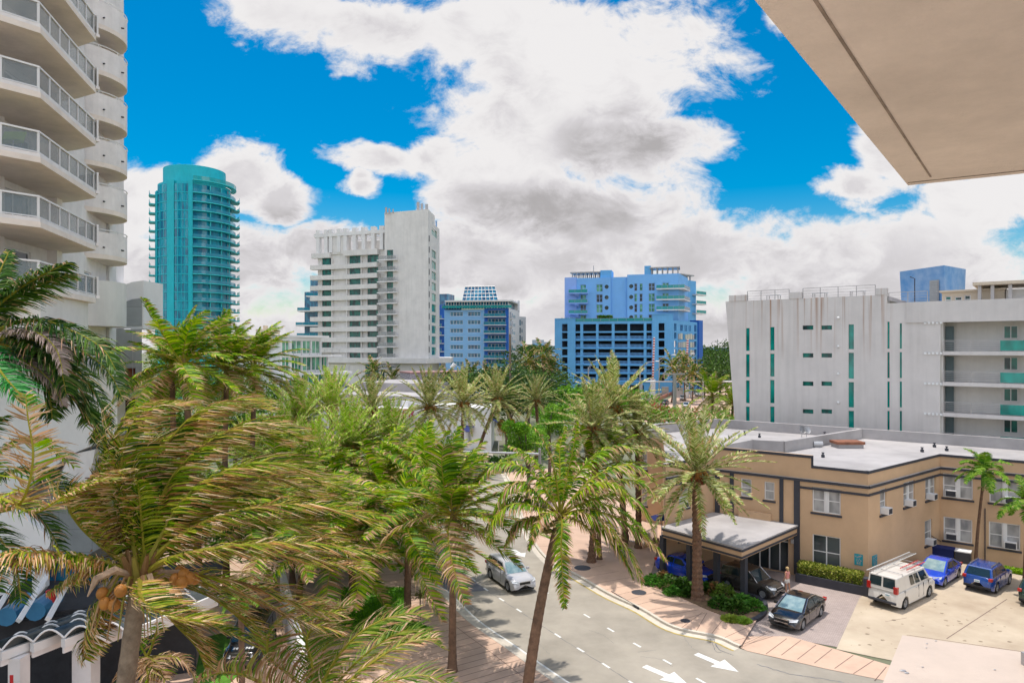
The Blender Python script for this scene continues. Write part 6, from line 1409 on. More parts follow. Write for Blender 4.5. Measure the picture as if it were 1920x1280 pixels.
# leaning palm over the road
Y=31; gw=dict(dead=.16,n=96,ll=1.2,wd=.034,droop=.95,lift=.0)
def g_(**k): x=dict(gw); x.update(k); return x
fr=[([(1043,900,31),(1030,850,31),(1010,810,31),(985,790,31)],g_(ll=.7)),([(1062,900,31.4),(1075,840,31.6),(1082,790,31.8)],g_(ll=.6)),
 ([(1090,915,31),(1140,880,31),(1190,872,31),(1230,905,31)],g_()),([(1100,940,30.6),(1160,925,30.4),(1205,950,30.3),(1230,1010,30.2)],g_(droop=.8)),
 ([(1090,960,30),(1140,985,29.6),(1180,1035,29.4),(1205,1095,29.2)],g_(dead=.4,droop=.7)),([(1100,955,30.4),(1165,975,30),(1215,1010,29.8),(1250,1050,29.6)],g_(dead=.3,droop=.8)),
 ([(1054,985,29.6),(1052,1030,29.2),(1055,1085,29),(1058,1140,28.9)],g_(dead=.15,droop=.3,ll=.7)),
 ([(1010,930,31),(975,905,31),(945,920,31),(925,960,31)],g_(dead=.25)),([(1010,900,31.5),(970,872,31.8),(930,870,32),(900,900,32)],g_()),
 ([(1005,950,30.4),(960,945,30.2),(925,975,30.1),(915,1020,30)],g_(droop=.8)),([(1020,890,32),(985,850,32.4),(955,835,32.6)],g_(ll=.75)),
 ([(1075,900,32),(1120,850,32.4),(1165,835,32.6),(1200,850,32.6)],g_()),([(1030,960,30),(1005,985,29.6),(990,1030,29.4)],g_(dead=.5,droop=.8,ll=.7)),
 ([(1080,975,30),(1110,1000,29.8),(1125,1040,29.6)],g_(dead=.6,droop=.7,ll=.7)),([(1050,890,32),(1050,840,32.6),(1060,800,33)],g_(ll=.6)),([(1095,930,32),(1150,900,32.5),(1200,905,33),(1235,940,33)],g_()),([(1090,945,31.5),(1150,950,31.5),(1200,985,31.5),(1228,1030,31.4)],g_()),([(1085,965,30.6),(1130,990,30.3),(1165,1035,30),(1185,1080,30)],g_()),([(1015,945,31.6),(970,930,31.8),(935,950,32),(905,1000,32)],g_()),([(1000,970,31),(965,985,31),(945,1025,31)],g_(dead=.5)),([(1080,930,30.4),(1120,905,30),(1160,910,29.8),(1190,950,29.6)],g_())]
def nuts(mb,c,rng):
    for j in range(12): mb.sphere(c+Vector((rng.uniform(-.75,-.15),rng.uniform(-.4,0),rng.uniform(-.75,-.25))),.12,8,6,col=(.20,.19,.06))
    for j in range(14): a=j*.9; mb.tube([c+Vector((0,0,-.8)),c+Vector((math.cos(a)*.22,math.sin(a)*.2,-.1)),c+Vector((math.cos(a)*.4,math.sin(a)*.4,.3))],[.1,.08,.03],4,col=(.17,.06,.05) if j%2 else (.22,.15,.06),cap=False)
custom('coconut_palm','coconut palm with a strongly leaning trunk over the road and green nuts',(1050,965,31),fr,(.45,29.3,0),.215,6,'coconut palms by the road',.95,70,Vector((.16,0,0)),.95,.03,nuts,.05)
# --- broadleaf trees
def tree(px,py,Y,rx,rz_,label,n=2600,leaf=.16,cols=None,group='leafy trees',cat='tree',trunk=True,name='tree',ry=None,seed=None):
    c=P(px,py,Y); rng=random.Random(seed or int(px*7+py)); cols=cols or [(.10,.24,.02),(.16,.33,.03),(.06,.15,.015),(.22,.40,.05),(.12,.26,.03)]
    t=thing(name,label,cat,(c.x,c.y,0),group); ry=ry or rx
    mb=MB(); K=max(8,int(rx*4)); cl=[]
    for k in range(K):
        d=Vector((rng.gauss(0,1),rng.gauss(0,1),rng.gauss(0,1))).normalized()*rng.uniform(.35,.95); cl.append((Vector((c.x+d.x*rx,c.y+d.y*ry,c.z+d.z*rz_)),rng.uniform(.28,.5),rng.randrange(5)))
    for i in range(n):
        cc,rr_,ci=cl[rng.randrange(K)]; d=Vector((rng.gauss(0,1),rng.gauss(0,1),rng.gauss(0,1))).normalized()*rng.uniform(.6,1.05)
        p=cc+Vector((d.x*rx*rr_,d.y*ry*rr_,d.z*rz_*rr_)); a=Vector((rng.gauss(0,1),rng.gauss(0,1),rng.gauss(0,.6))).normalized(); b=a.cross(Vector((rng.gauss(0,1),rng.gauss(0,1),rng.gauss(0,1)))).normalized(); s=leaf*rng.uniform(.6,1.4)
        col=cols[ci] if rng.random()<.6 else cols[rng.randrange(5)]
        mb.add([p-a*s,p+b*s*.5,p+a*s,p-b*s*.5],[(0,1,2,3)],col)
    mb.build('crown',M['leafb'],t)
    if trunk:
        m=MB(); h=max(.3,c.z-rz_*.3); m.tube([(c.x,c.y,0),(c.x+.1,c.y,h*.6),(c.x,c.y,h)],[.16+rx*.03,.12+rx*.02,.06],8)
        for k in range(5): q=cl[k][0]; m.tube([(c.x,c.y,h*.55),(c.x*.5+q.x*.5,c.y*.5+q.y*.5,h*.5+q.z*.5),tuple(q)],[.08+rx*.01,.06,.02],5)
        m.build('trunk',M['bark'],t)
    return t
tree(990,815,72,2.9,2.4,'bright green leafy tree beside the roundabout between the date palms',5200,.13)
tree(1030,790,84,2.6,1.8,'small bright green tree behind the leafy one near the far street',2600,.15)
tree(1080,742,135,7,2.6,'yellow green leafy tree in the median left of the lamp posts',3600,.3,group='far trees')
tree(1120,748,125,6,2.2,'low yellow green tree below the blue parking deck',3000,.28,group='far trees')
tree(1170,752,130,6,2.4,'green tree at the right end of the median below the parking deck',2600,.28,group='far trees')
tree(1050,770,110,5,2.0,'green clump beside the far road under the parking deck',2400,.25,group='far trees')
tree(948,800,92,1.2,1.6,'orange brown dried palm like bush by the leaning date palm',900,.16,[(.42,.22,.05),(.36,.16,.04),(.30,.20,.05),(.45,.30,.08),(.2,.16,.04)],name='shrub',cat='shrub')
fc_=[(.04,.09,.02),(.07,.14,.025),(.03,.06,.015),(.10,.18,.03),(.055,.11,.02)]
for px,py,Y,rx,rz_,l in [(1320,700,225,9,6,'dark tree right of the blue deck, nearest the dark palms'),(1350,690,235,9,7,'dark tree in the middle of the mass left of the white block'),(1385,695,230,9,8,'dark tree against the white block edge'),(1335,668,300,10,5,'far dark tree below the pale house'),(1372,662,300,9,7,'far dark tree right of the pale house'),(1318,662,310,8,4,'far dark tree left of the pale house'),(1398,672,250,8,9,'tall dark tree behind the left edge of the white block'),
 (985,698,190,9,6,'dark green tree below the hazy skyline, left one'),(1018,700,200,9,7,'dark green tree below the hazy skyline, right one'),(1000,655,260,9,2.2,'flat topped tree on the skyline between the condos'),(955,712,150,8,4,'low dark tree right of the pale blue condo foot'),(925,716,150,7,3,'low dark tree under the deep blue balcony bay'),(1035,722,165,7,4,'dark tree at the left foot of the blue deck'),(870,722,140,6,3,'low green tree right of the brick block'),(990,735,130,7,4,'green tree below the tall far palms'),(955,750,115,5,3.4,'green tree left of the bright leafy one')]:
    tree(px,py,Y,rx,rz_,l,2200,.42 if Y>180 else .3,fc_,'far trees')
tree(1235,778,95,4.2,1.5,'row of bright tropical shrubs with red tips by the causeway',2200,.2,[(.12,.30,.03),(.20,.38,.04),(.08,.2,.02),(.5,.10,.10),(.28,.40,.06)],'far trees','shrub',False,'shrub')
tree(1340,785,88,7,1.3,'low mixed shrubs in front of the causeway by the white block',2600,.18,[(.14,.28,.04),(.20,.33,.05),(.10,.2,.03),(.4,.22,.10),(.28,.36,.08)],'far trees','shrub',False,'shrub')
# ground cover between street palms: low shrubs
tree(905,865,92,3.4,1.2,'dark green hedge mound at the corner of the low white building',2200,.16,[(.04,.12,.02),(.07,.18,.02),(.03,.08,.01),(.10,.22,.03),(.05,.13,.02)],'street shrubs','shrub',False,'shrub')
for px,py,Y,rx,l in [(640,900,66,7,'shrub mass under the pale date palms, middle'),(540,905,62,6,'shrub mass under the pale date palms, left'),(740,890,68,6,'shrub mass under the pale date palms, right'),(820,880,78,4,'shrub mass at the foot of the white facade'),(430,900,60,5,'shrub mass at the left end behind the large foreground crown'),(700,1010,48,4.5,'shrub mass beneath the roadside coconut grove'),(600,1010,48,4.5,'shrub mass at the left below the roadside coconut grove'),(500,1000,46,4,'shrub mass beside the left podium')]:
    tree(px,py,Y,rx,1.5,l,2000,.2,[(.06,.15,.02),(.10,.20,.025),(.05,.10,.015),(.14,.25,.04),(.18,.26,.06)],'street shrubs','shrub',False,'shrub')
for px,py,Y,rx,rz_,l in [(300,712,118,7,5,'dark tree behind the left palm group, left one'),(385,722,112,8,4.5,'dark tree behind the left palm group below the round tower'),(455,735,104,6,3.5,'dark tree behind the left palm group beside the modern condominium'),(340,790,80,6,3,'green tree low behind the large foreground crown'),(440,800,84,6,3,'green tree low between the grove and the modern condominium')]:
    tree(px,py,Y,rx,rz_,l,3000,.26,[(.06,.14,.02),(.10,.20,.03),(.04,.09,.012),(.15,.26,.04),(.08,.16,.02)],'far trees')
# hedges & planting bed plants by the hotel
def hedge(name,F,a0,a1,z0,z1,d0,d1,label,cols,n=5000,leaf=.07):
    m=MB(); rng=random.Random(len(label)); 
    for _ in range(n):
        k=rng.random(); a=rng.uniform(a0,a1); z=rng.uniform(z0,z1); d=rng.uniform(d0,d1)
        if k<.5: z=z1+rng.gauss(0,.05)
        elif k<.9: d=d1+rng.gauss(0,.05)
        p=F.pt(a,z,d); u=Vector((rng.gauss(0,1),rng.gauss(0,1),rng.gauss(0,1))).normalized(); v=u.cross(Vector((rng.gauss(0,1),rng.gauss(0,1),rng.gauss(0,1)))).normalized(); s=leaf*rng.uniform(.6,1.4)
        m.add([p-u*s,p+v*s*.55,p+u*s,p-v*s*.55],[(0,1,2,3)],cols[rng.randrange(len(cols))])
    c=MB(); c.fbox(F,a0+.1,a1-.1,z0,z1-.08,d0+.08,d1-.08)
    t=thing(name,label,'hedge',F.pt((a0+a1)/2,z0,(d0+d1)/2)); m.build('foliage',M['leafb'],t); c.build('branches',M['bark'],t)
yc=[(.30,.34,.05),(.38,.40,.08),(.16,.22,.03),(.45,.44,.12),(.10,.16,.02)]
hedge('hedge',F1,F1.hit(1503)+.05,F1.L-.15,.5,1.25,.3,1.3,'clipped yellow green hedge in the planter wall under the hotel window',yc)
hedge('hedge',F0,.2,2.6,.0,1.25,.3,1.3,'clipped yellow green hedge against the wing wall behind the blue car',yc,4000)
def bush(px,py,r,h,label,cols,n=420,leaf=.13,name='plant'):
    p=G(px,py,.16); m=MB(); rng=random.Random(int(px*3+py))
    for _ in range(n):
        a=rng.uniform(0,2*PI); q=r*math.sqrt(rng.random()); z=h*(1-(q/r)**2)*rng.uniform(.35,1.05); c=Vector((p.x+q*math.cos(a),p.y+q*math.sin(a),.16+z)); u=Vector((math.cos(a)+rng.gauss(0,.4),math.sin(a)+rng.gauss(0,.4),rng.uniform(-.1,.9))).normalized(); v=u.cross(Vector((rng.gauss(0,1),rng.gauss(0,1),rng.gauss(0,1)))).normalized(); s=leaf*rng.uniform(.6,1.4)
        m.add([c-u*s,c+v*s*.45,c+u*s,c-v*s*.45],[(0,1,2,3)],cols[rng.randrange(len(cols))])
    o=m.build(name,M['leafb']); setp(o,label,'plant','plants in the bed by the porte-cochere')
g1_=[(.07,.22,.03),(.12,.32,.05),(.05,.14,.02),(.18,.38,.08),(.10,.25,.03)]; g2_=[(.05,.13,.02),(.08,.19,.03),(.03,.08,.01),(.12,.22,.04),(.06,.14,.02)]; g3_=[(.20,.10,.04),(.28,.14,.06),(.12,.10,.03),(.10,.16,.03),(.32,.2,.1)]
for px,py,r,h,l,c_ in [(1222,1092,.75,.6,'leafy plant at the left tip of the planting bed',g1_),(1243,1088,.6,.7,'leafy plant under the first portico column',g3_),(1258,1100,.9,.9,'dark leafy plant in front of the blue car',g2_),(1280,1104,.8,.9,'broad dark plant left of the date palm trunk',g2_),(1262,1112,.6,.5,'low bright plant at the pavement edge of the bed',g1_),(1290,1116,.5,.55,'green plant touching the date palm trunk',g2_),(1322,1108,.55,.7,'small dark plant right of the date palm trunk',g2_),(1340,1112,.6,.8,'reddish bush right of the date palm trunk',g3_),(1358,1118,.9,.9,'yellow green bush before the third portico column',[(.16,.26,.04),(.22,.32,.06),(.12,.2,.03),(.28,.36,.09),(.1,.18,.03)]),(1352,1135,.8,.7,'dark fern like plant in the middle of the bed',g2_),(1378,1142,.85,.7,'dark fern like plant near the pavement edge',g2_),(1392,1130,.8,.6,'bright green plant beneath the last portico column',g1_),(1412,1138,.8,.55,'bright green low plant at the right end of the bed',g1_),(1372,1160,.6,.18,'flat yellow green ground plant at the bed corner',[(.25,.32,.05)]*3),(1392,1163,.5,.2,'flat green ground plant by the dark kerb',[(.18,.28,.04)]*3)]:
    bush(px,py,r,h,l,c_)
# grass verge by hotel wall right
hedge('hedge',F3,F3.hit(1835),F3.hit(1919),0,.22,1.0,1.7,'strip of bright grass between the blue cars and the hotel wall',[(.25,.42,.03),(.32,.48,.05),(.16,.3,.02)],1800,.09)
# lawn blades
m=MB(); rng=random.Random(9); pts=[G(x,y,.16) for x,y in [(640,1100),(760,1100),(770,1160),(812,1178),(800,1198),(770,1206),(700,1200),(640,1170)]]
x0=min(p.x for p in pts);x1=max(p.x for p in pts);y0=min(p.y for p in pts);y1=max(p.y for p in pts)
def inp(x,y):
    r_=False;n=len(pts)
    for i in range(n):
        a,b=pts[i],pts[(i+1)%n]
        if (a.y>y)!=(b.y>y) and x<(b.x-a.x)*(y-a.y)/(b.y-a.y)+a.x: r_=not r_
    return r_
k=0
while k<9000:
    x=rng.uniform(x0,x1);y=rng.uniform(y0,y1)
    if not inp(x,y): continue
    k+=1; h=rng.uniform(.05,.12); a=rng.uniform(0,PI); dx_,dy_=math.cos(a)*.02,math.sin(a)*.02
    m.add([(x-dx_,y-dy_,.16),(x+dx_,y+dy_,.16),(x+rng.uniform(-.04,.04),y+rng.uniform(-.04,.04),.16+h)],[(0,1,2)],[(.10,.30,.01),(.16,.38,.02),(.07,.22,.01)][rng.randrange(3)])
o=m.build('grass',M['leafb'],kind='stuff'); 
# ================= vehicles =================
def cpaint(name,col,rough=.25): return pm(name,col,rough,.03,3,coat=.8,spec=.5)
carglass=pm('car window glass',(.02,.035,.04),.04,.1,2,spec=.9)
carglassb=pm('bright windshield glass',(.10,.20,.24),.05,.2,1.2,spec=.9,col2=(.42,.50,.48))
chrome=pm('chrome',(.6,.6,.6),.15,.05,3,metal=.9)
lampw=pm('headlamp lens',(.6,.62,.65),.1,.1,8,spec=.8)
lampr=pm('tail lamp lens',(.45,.015,.01),.15,.1,8,spec=.7)
wheel_me={}
def wheelmesh(r,w):
    k=(r,w)
    if k in wheel_me: return wheel_me[k]
    m=MB()
    def rev(prof,mb,n=20):
        b=len(mb.v)
        for (rr,y) in prof:
            for i in range(n): a=2*PI*i/n; mb.v.append((rr*math.cos(a),y,rr*math.sin(a)))
        for j in range(len(prof)-1):
            for i in range(n): mb.f.append((b+j*n+i,b+j*n+(i+1)%n,b+(j+1)*n+(i+1)%n,b+(j+1)*n+i)); mb.c.append(None)
    rev([(r*.64,-w/2),(r*.9,-w/2),(r,-w*.36),(r,w*.36),(r*.9,w/2),(r*.64,w/2)],m)
    t=m.mesh('tyre',M['black'],True)
    m=MB(); rev([(0.0,w*.34),(r*.15,w*.38),(r*.16,w*.30),(r*.17,w*.18),(r*.58,w*.18),(r*.60,w*.46),(r*.655,w*.48),(r*.655,-w*.4),(0,-w*.4)],m)
    for i in range(7):
        a=2*PI*i/7; c,s=math.cos(a),math.sin(a); p=[(.12*r,-.055*r),(.62*r,-.075*r),(.62*r,.075*r),(.12*r,.055*r)]
        vs=[(x*c-z*s,yy,x*s+z*c) for yy in(w*.30,w*.42) for x,z in p]; m.add(vs,[(4,5,6,7),(0,1,5,4),(2,3,7,6)])
    rm=m.mesh('rim',M['steel'],False); wheel_me[k]=(t,rm); return wheel_me[k]
def quadpanel(mb,c,u0,u1,v0,v1,off):
    c=[Vector(x) for x in c]
    def at(u,v): return (c[0].lerp(c[1],u)).lerp(c[3].lerp(c[2],u),v)
    n=(c[1]-c[0]).cross(c[3]-c[0]).normalized()
    cen=(c[0]+c[1]+c[2]+c[3])/4
    if n.dot(cen-Vector((0,0,.8)))<0: n=-n
    mb.add([at(u0,v0)+n*off,at(u1,v0)+n*off,at(u1,v1)+n*off,at(u0,v1)+n*off],[(0,1,2,3)])
def interp(tab,x):
    if x<=tab[0][0]: return tab[0][1]
    for (a,b),(c,d) in zip(tab,tab[1:]):
        if x<=c: f=(x-a)/(c-a); f=f*f*(3-2*f)*.5+f*.5; return b+(d-b)*f
    return tab[-1][1]
def car(label,x,y,h,spec,paint,cat='car',group='parked cars by the hotel',name='parked_car',far=False,nwin=2,tint=carglass,wind=None,detail=True):
    L_,Wd,deck,cab,wb,wr,belt=spec['L'],spec['W'],spec['deck'],spec['cab'],spec['wb'],spec['wr'],spec['belt']
    t=thing(name,label,cat,(x,y,spec.get('z',.02)),group,math.atan2(h[1],h[0]))
    xw=(-wb/2+spec.get('wo',0),wb/2+spec.get('wo',0)); hw=Wd/2; N=44; m=MB(); b=0; rows=[]
    for i in range(N+1):
        X=-L_/2+L_*i/N; e=abs(X)/(L_/2); tap=1-.16*max(0,(e-.72)/.28)**2.2; H=hw*tap; top=interp(deck,X); sill=.22+.14*max(0,(e-.86)/.14)
        arch=sill
        for w_ in xw:
            d=abs(X-w_)
            if d<wr*1.22: arch=max(arch,wr+math.sqrt((wr*1.22)**2-d*d))
        arch=min(arch,top-.12)
        sh=max(top-.10,arch+.06); md=max((top+sill)*.5,arch+.03)
        rows.append([(X,0,top+.02),(X,H*.55,top+.012),(X,H*.86,top-.015),(X,H*.965,sh),(X,H,min(md+.12,sh-.01)),(X,H*1.0,max(arch,md-.1) if arch<md-.1 else arch),(X,H*.975,arch),(X,H*.80,min(arch,.9)),(X,H*.7,sill)])
    K=9
    for s in (1,-1):
        b=len(m.v)
        for r in rows: m.v.extend([(p[0],p[1]*s,p[2]) for p in r])
        for i in range(N):
            for k in range(K-1): m.f.append((b+i*K+k,b+(i+1)*K+k,b+(i+1)*K+k+1,b+i*K+k+1)); m.c.append(None)
        for i in (0,N): m.f.append(tuple(b+i*K+k for k in range(K))); m.c.append(None)
    body=m.build('body',paint,t,smooth=True,local=True)
    body.data.set_sharp_from_angle(angle=rad(38)) if hasattr(body.data,'set_sharp_from_angle') else None
    x0,x1,x2,x3=cab['x']; zr=cab['z']; zr2=cab.get('z2',zr-.03); bw=hw*.93; tw=hw*cab.get('tw',.74)
    B=[(x0,belt-.02),(x3,belt-.04)]
    v=[(x0,-bw,belt-.03),(x3,-bw,belt-.06),(x3,bw,belt-.06),(x0,bw,belt-.03),(x1,-tw,zr2),(x2,-tw,zr),(x2,tw,zr),(x1,tw,zr2)]
    xm=(x1+x2)/2; v+=[(xm,-tw,max(zr,zr2)+.025),(xm,tw,max(zr,zr2)+.025)]
    m=MB(); m.add(v,[(0,1,5,8,4),(3,7,9,6,2),(0,4,7,3),(1,2,6,5),(4,8,9,7),(8,5,6,9)])
    cb=m.build('cabin',paint,t,local=True); md_=cb.modifiers.new('bv','BEVEL'); md_.width=.07; md_.segments=3
    V=[Vector(q) for q in v]
    m=MB(); quadpanel(m,[V[1],V[2],V[6],V[5]],.07,.93,.06,.93,.012); m.build('windshield',wind or tint,t,local=True)
    m=MB(); quadpanel(m,[V[3],V[0],V[4],V[7]],.09,.91,.12,.88,.012)
    if spec.get('split'):
        m=MB(); quadpanel(m,[V[3],V[0],V[4],V[7]],.07,.47,.22,.88,.012); m.build('rear_window',tint,t,local=True); m=MB(); quadpanel(m,[V[3],V[0],V[4],V[7]],.53,.93,.22,.88,.012)
    m.build('rear_window',tint,t,local=True)
    cuts=spec.get('cuts',[(.06,.48),(.52,.92)])
    for sd,(a,b_,c,d) in ((-1,(0,1,5,4)),(1,(3,2,6,7))):
        for (u0,u1) in cuts:
            m=MB(); quadpanel(m,[V[a],V[b_],V[c],V[d]],u0,u1,.16,.86,.014); m.build('side_window',tint,t,local=True)
    if spec.get('ch'):
        for sg in (-1,1):
            q=[V[0],V[4],V[8],V[5],V[1]] if sg<0 else [V[3],V[7],V[9],V[6],V[2]]
            m=MB(); m.tube([p+Vector((0,sg*.012,.0)) for p in q],.018,5); m.build('window_trim',chrome,t,local=True)
    tm,rm=wheelmesh(wr,.22)
    for w_ in xw:
        for sd in (1,-1):
            o=bpy.data.objects.new('wheel',tm); C.objects.link(o); o.parent=t; o.location=(w_,sd*(hw-.13),wr); o.rotation_euler=(0,0,0 if sd>0 else PI)
            q=bpy.data.objects.new('rim',rm); C.objects.link(q); q.parent=o
    # lamps
    fx=L_/2; zf=spec.get('zf',.66); zt=spec.get('zt',.85)
    for sd in (1,-1):
        m=MB(); y0=sd*hw*.52; y1=sd*hw*.90; m.add([(fx-.02,y0,zf-.06),(fx-.26,y1,zf-.02),(fx-.42,y1*1.02,zf+.10),(fx-.10,y0,zf+.07),(fx+.02,y0,zf-.05),(fx-.16,y1*1.04,zf-.01),(fx-.34,y1*1.05,zf+.11),(fx-.03,y0,zf+.08)],[(4,5,6,7),(0,1,5,4),(1,2,6,5),(2,3,7,6),(3,0,4,7)]); m.build('headlight',lampw,t,local=True)
        m=MB(); th=spec.get('th',.09); m.box(-fx-.015,-fx+.22,min(sd*hw*.70,sd*hw*.94),max(sd*hw*.70,sd*hw*.94),zt-th,zt+th); m.build('tail_light',lampr,t,local=True,bevel=.02)
        m=MB(); xm_=x3-.42; m.box(xm_-.09,xm_+.09,min(sd*(hw*.95),sd*(hw+.17)),max(sd*(hw*.95),sd*(hw+.17)),belt+.02,belt+.17); m.build('door_mirror',paint,t,local=True,bevel=.03)
        if detail:
            for xx in ((x0*.35+x3*.65)-.55,(x0*.7+x3*.3)-.25): m=MB(); m.box(xx-.09,xx+.09,min(sd*(hw-.01),sd*(hw+.025)),max(sd*(hw-.01),sd*(hw+.025)),belt-.16,belt-.12); m.build('door_handle',chrome if spec.get('ch') else paint,t,local=True)
    m=MB(); m.box(fx-.05,fx+.025,-hw*.42,hw*.42,zf-.14,zf+.04); g=m.build('grille',M['black'],t,local=True,bevel=.02); m=MB(); m.box(fx-.02,fx+.035,-hw*.44,hw*.44,zf-.16,zf-.13); m.box(fx-.02,fx+.035,-hw*.44,hw*.44,zf+.03,zf+.055); m.build('grille_trim',chrome,g,local=True)
    m=MB(); m.box(fx-.15,fx+.03,-hw*.72,hw*.72,.26,.36); m.build('front_bumper',M['black'],t,local=True,bevel=.02)
    m=MB(); m.box(-fx-.05,-fx+.1,-hw*.86,hw*.86,spec.get('zb',.34),spec.get('zb',.34)+.16); m.build('rear_bumper',spec.get('bump',M['black']),t,local=True,bevel=.03)
    m=MB(); zp=spec.get('zp',.72); yo=spec.get('yp',0); m.box(-fx-.03,-fx+.03,yo-.16,yo+.16,zp-.08,zp+.08); lp=m.build('licence_plate',M['whitep'],t,local=True)
    m=MB(); 
    for k in range(5): m.box(-fx-.034,-fx-.03,yo-.12+k*.05,yo-.12+k*.05+.03,zp-.04,zp+.03)
    m.build('plate_characters',M['signbl'],lp,local=True)
    # dark seam lines: door gaps
    if detail:
        m=MB()
        for xx in spec.get('seams',[x3-.75,(x0+x3)/2-.15,x0+.55]):
            for sd in (1,-1): m.box(xx-.008,xx+.008,min(sd*(hw-.03),sd*(hw+.004)),max(sd*(hw-.03),sd*(hw+.004)),.40,belt-.03)
        m.build('door_seam',M['black'],t,local=True)
    return t
SUV=dict(L=4.75,W=1.86,wb=2.85,wr=.36,belt=1.08,deck=[(-2.38,.85),(-2.25,1.06),(-1.2,1.08),(.95,1.06),(1.35,1.02),(2.1,.90),(2.30,.76),(2.38,.55)],cab=dict(x=(-2.25,-1.85,.35,1.2),z=1.68,z2=1.66,tw=.76),zf=.78,zt=1.0,zp=.8,cuts=[(.03,.26),(.29,.58),(.61,.93)],wo=.05)
SED=dict(L=4.8,W=1.82,wb=2.78,wr=.33,belt=.96,deck=[(-2.4,.70),(-2.3,.93),(-1.9,.98),(-1.2,.96),(.9,.95),(1.35,.92),(2.0,.80),(2.28,.66),(2.4,.48)],cab=dict(x=(-2.1,-1.0,.15,1.3),z=1.47,z2=1.42,tw=.72),zf=.68,zt=.86,zp=.75,cuts=[(.16,.46),(.49,.86)],ch=1)
HAT=dict(L=4.45,W=1.80,wb=2.65,wr=.33,belt=.96,deck=[(-2.22,.72),(-2.12,.98),(-1.75,1.0),(-1.2,.97),(.8,.95),(1.25,.92),(1.85,.80),(2.12,.66),(2.22,.48)],cab=dict(x=(-1.95,-.95,.2,1.15),z=1.44,z2=1.42,tw=.70),zf=.66,zt=.88,zp=.72,cuts=[(.15,.46),(.49,.88)])
MIN=dict(L=4.1,W=1.79,wb=2.6,wr=.34,belt=1.02,deck=[(-2.05,.8),(-1.98,1.0),(-1.2,1.02),(.7,1.0),(1.1,.99),(1.75,.90),(1.96,.74),(2.05,.5)],cab=dict(x=(-1.97,-1.72,.25,.92),z=1.56,z2=1.54,tw=.80),zf=.76,zt=.95,zp=.75,cuts=[(.03,.24),(.27,.56),(.59,.93)],ch=1)
VAN=dict(L=5.7,W=2.0,wb=3.5,wr=.37,belt=1.22,deck=[(-2.85,.9),(-2.82,1.2),(-1.5,1.24),(1.6,1.22),(2.0,1.16),(2.6,1.02),(2.78,.82),(2.85,.55)],cab=dict(x=(-2.83,-2.72,1.15,2.0),z=2.08,z2=2.08,tw=.86),zf=.8,zt=1.32,th=.22,zp=.95,yp=-.35,zb=.42,cuts=[(.40,.52),(.55,.68),(.72,.93)],split=1,seams=[-2.0+.1,.05,.75,1.5],wo=-.05)
JEE=dict(L=4.2,W=1.9,wb=2.6,wr=.42,belt=1.22,deck=[(-2.1,1.1),(-2.05,1.2),(.8,1.22),(1.0,1.2),(1.95,1.14),(2.05,1.05),(2.1,.6)],cab=dict(x=(-2.05,-1.95,.55,.85),z=1.88,z2=1.88,tw=.85),zf=.95,zt=1.0,zp=.9,cuts=[(.05,.33),(.37,.63),(.67,.94)])
silver=cpaint('silver car paint',(.46,.45,.47)); bluep=cpaint('vivid blue car paint',(.01,.06,.52)); bluep2=cpaint('deep blue car paint',(.01,.055,.26)); darkp=cpaint('dark grey brown car paint',(.05,.045,.04)); blackp=cpaint('black car paint',(.016,.014,.014),.18); whitec=cpaint('white van paint',(.66,.62,.57),.35); greenp=cpaint('dark green car paint',(.012,.035,.022))
BS=dict(SUV)
car('silver family suv driving down the curved road between the palms',-.15,47.95,(.44,-.9),dict(SUV,z=.01),silver,name='driving_car',group='cars',wind=carglassb)
car('blue hatchback standing under the left half of the porte-cochere',12.55,49.35,(.6,-.8),HAT,bluep,group='cars')
t=car('dark grey crossover parked under the front corner of the porte-cochere',16.25,46.35,(.65,-.76),MIN,darkp,group='cars')
t=car('black sedan parked on the brick driveway in front of the hotel',17.37,41.5,(-.70,-.716),SED,blackp,group='cars',wind=carglassb)
t=car('white cargo van carrying two ladders, parked beside the hotel wall',25.7,44.95,(.8,.6),dict(VAN,bump=M['trim']),whitec,'van',group='cars',name='parked_van')
car('vivid blue sedan parked nose out between the white van and the blue suv',30.4,48.7,(-.76,-.65),dict(SED,L=4.6),bluep,group='cars',wind=carglassb)
t=car('deep blue suv with red tail lights parked right of the blue sedan',33.05,47.4,(.78,.63),dict(SUV,L=4.4,cab=dict(x=(-2.05,-1.7,.3,1.1),z=1.66,z2=1.64,tw=.78),deck=[(-2.2,.85),(-2.12,1.06),(-1.2,1.08),(.85,1.06),(1.25,1.02),(1.95,.90),(2.12,.76),(2.2,.55)],wb=2.65),bluep2,group='cars')
for s in (-.62,.62): m=MB(); m.tube([(-1.5,s,1.70),(-1.4,s,1.75),(.1,s,1.76),(.2,s,1.70)],.03,6); m.build('roof_rail',chrome,t,local=True)
car('dark green suv cut off by the right edge of the picture',34.8,44.6,(.78,.63),SUV,greenp,group='cars')
jp=car('black off-road vehicle with white bonnet marks under the palms at the lower left',-13.9,36.4,(.12,-1),JEE,blackp,group='cars')
m=MB()
for k in range(7): m.box(1.5,1.72,-.48+.15*k,-.38+.15*k,1.185,1.205)
m.build('bonnet_marks',M['whitep'],jp,local=True)
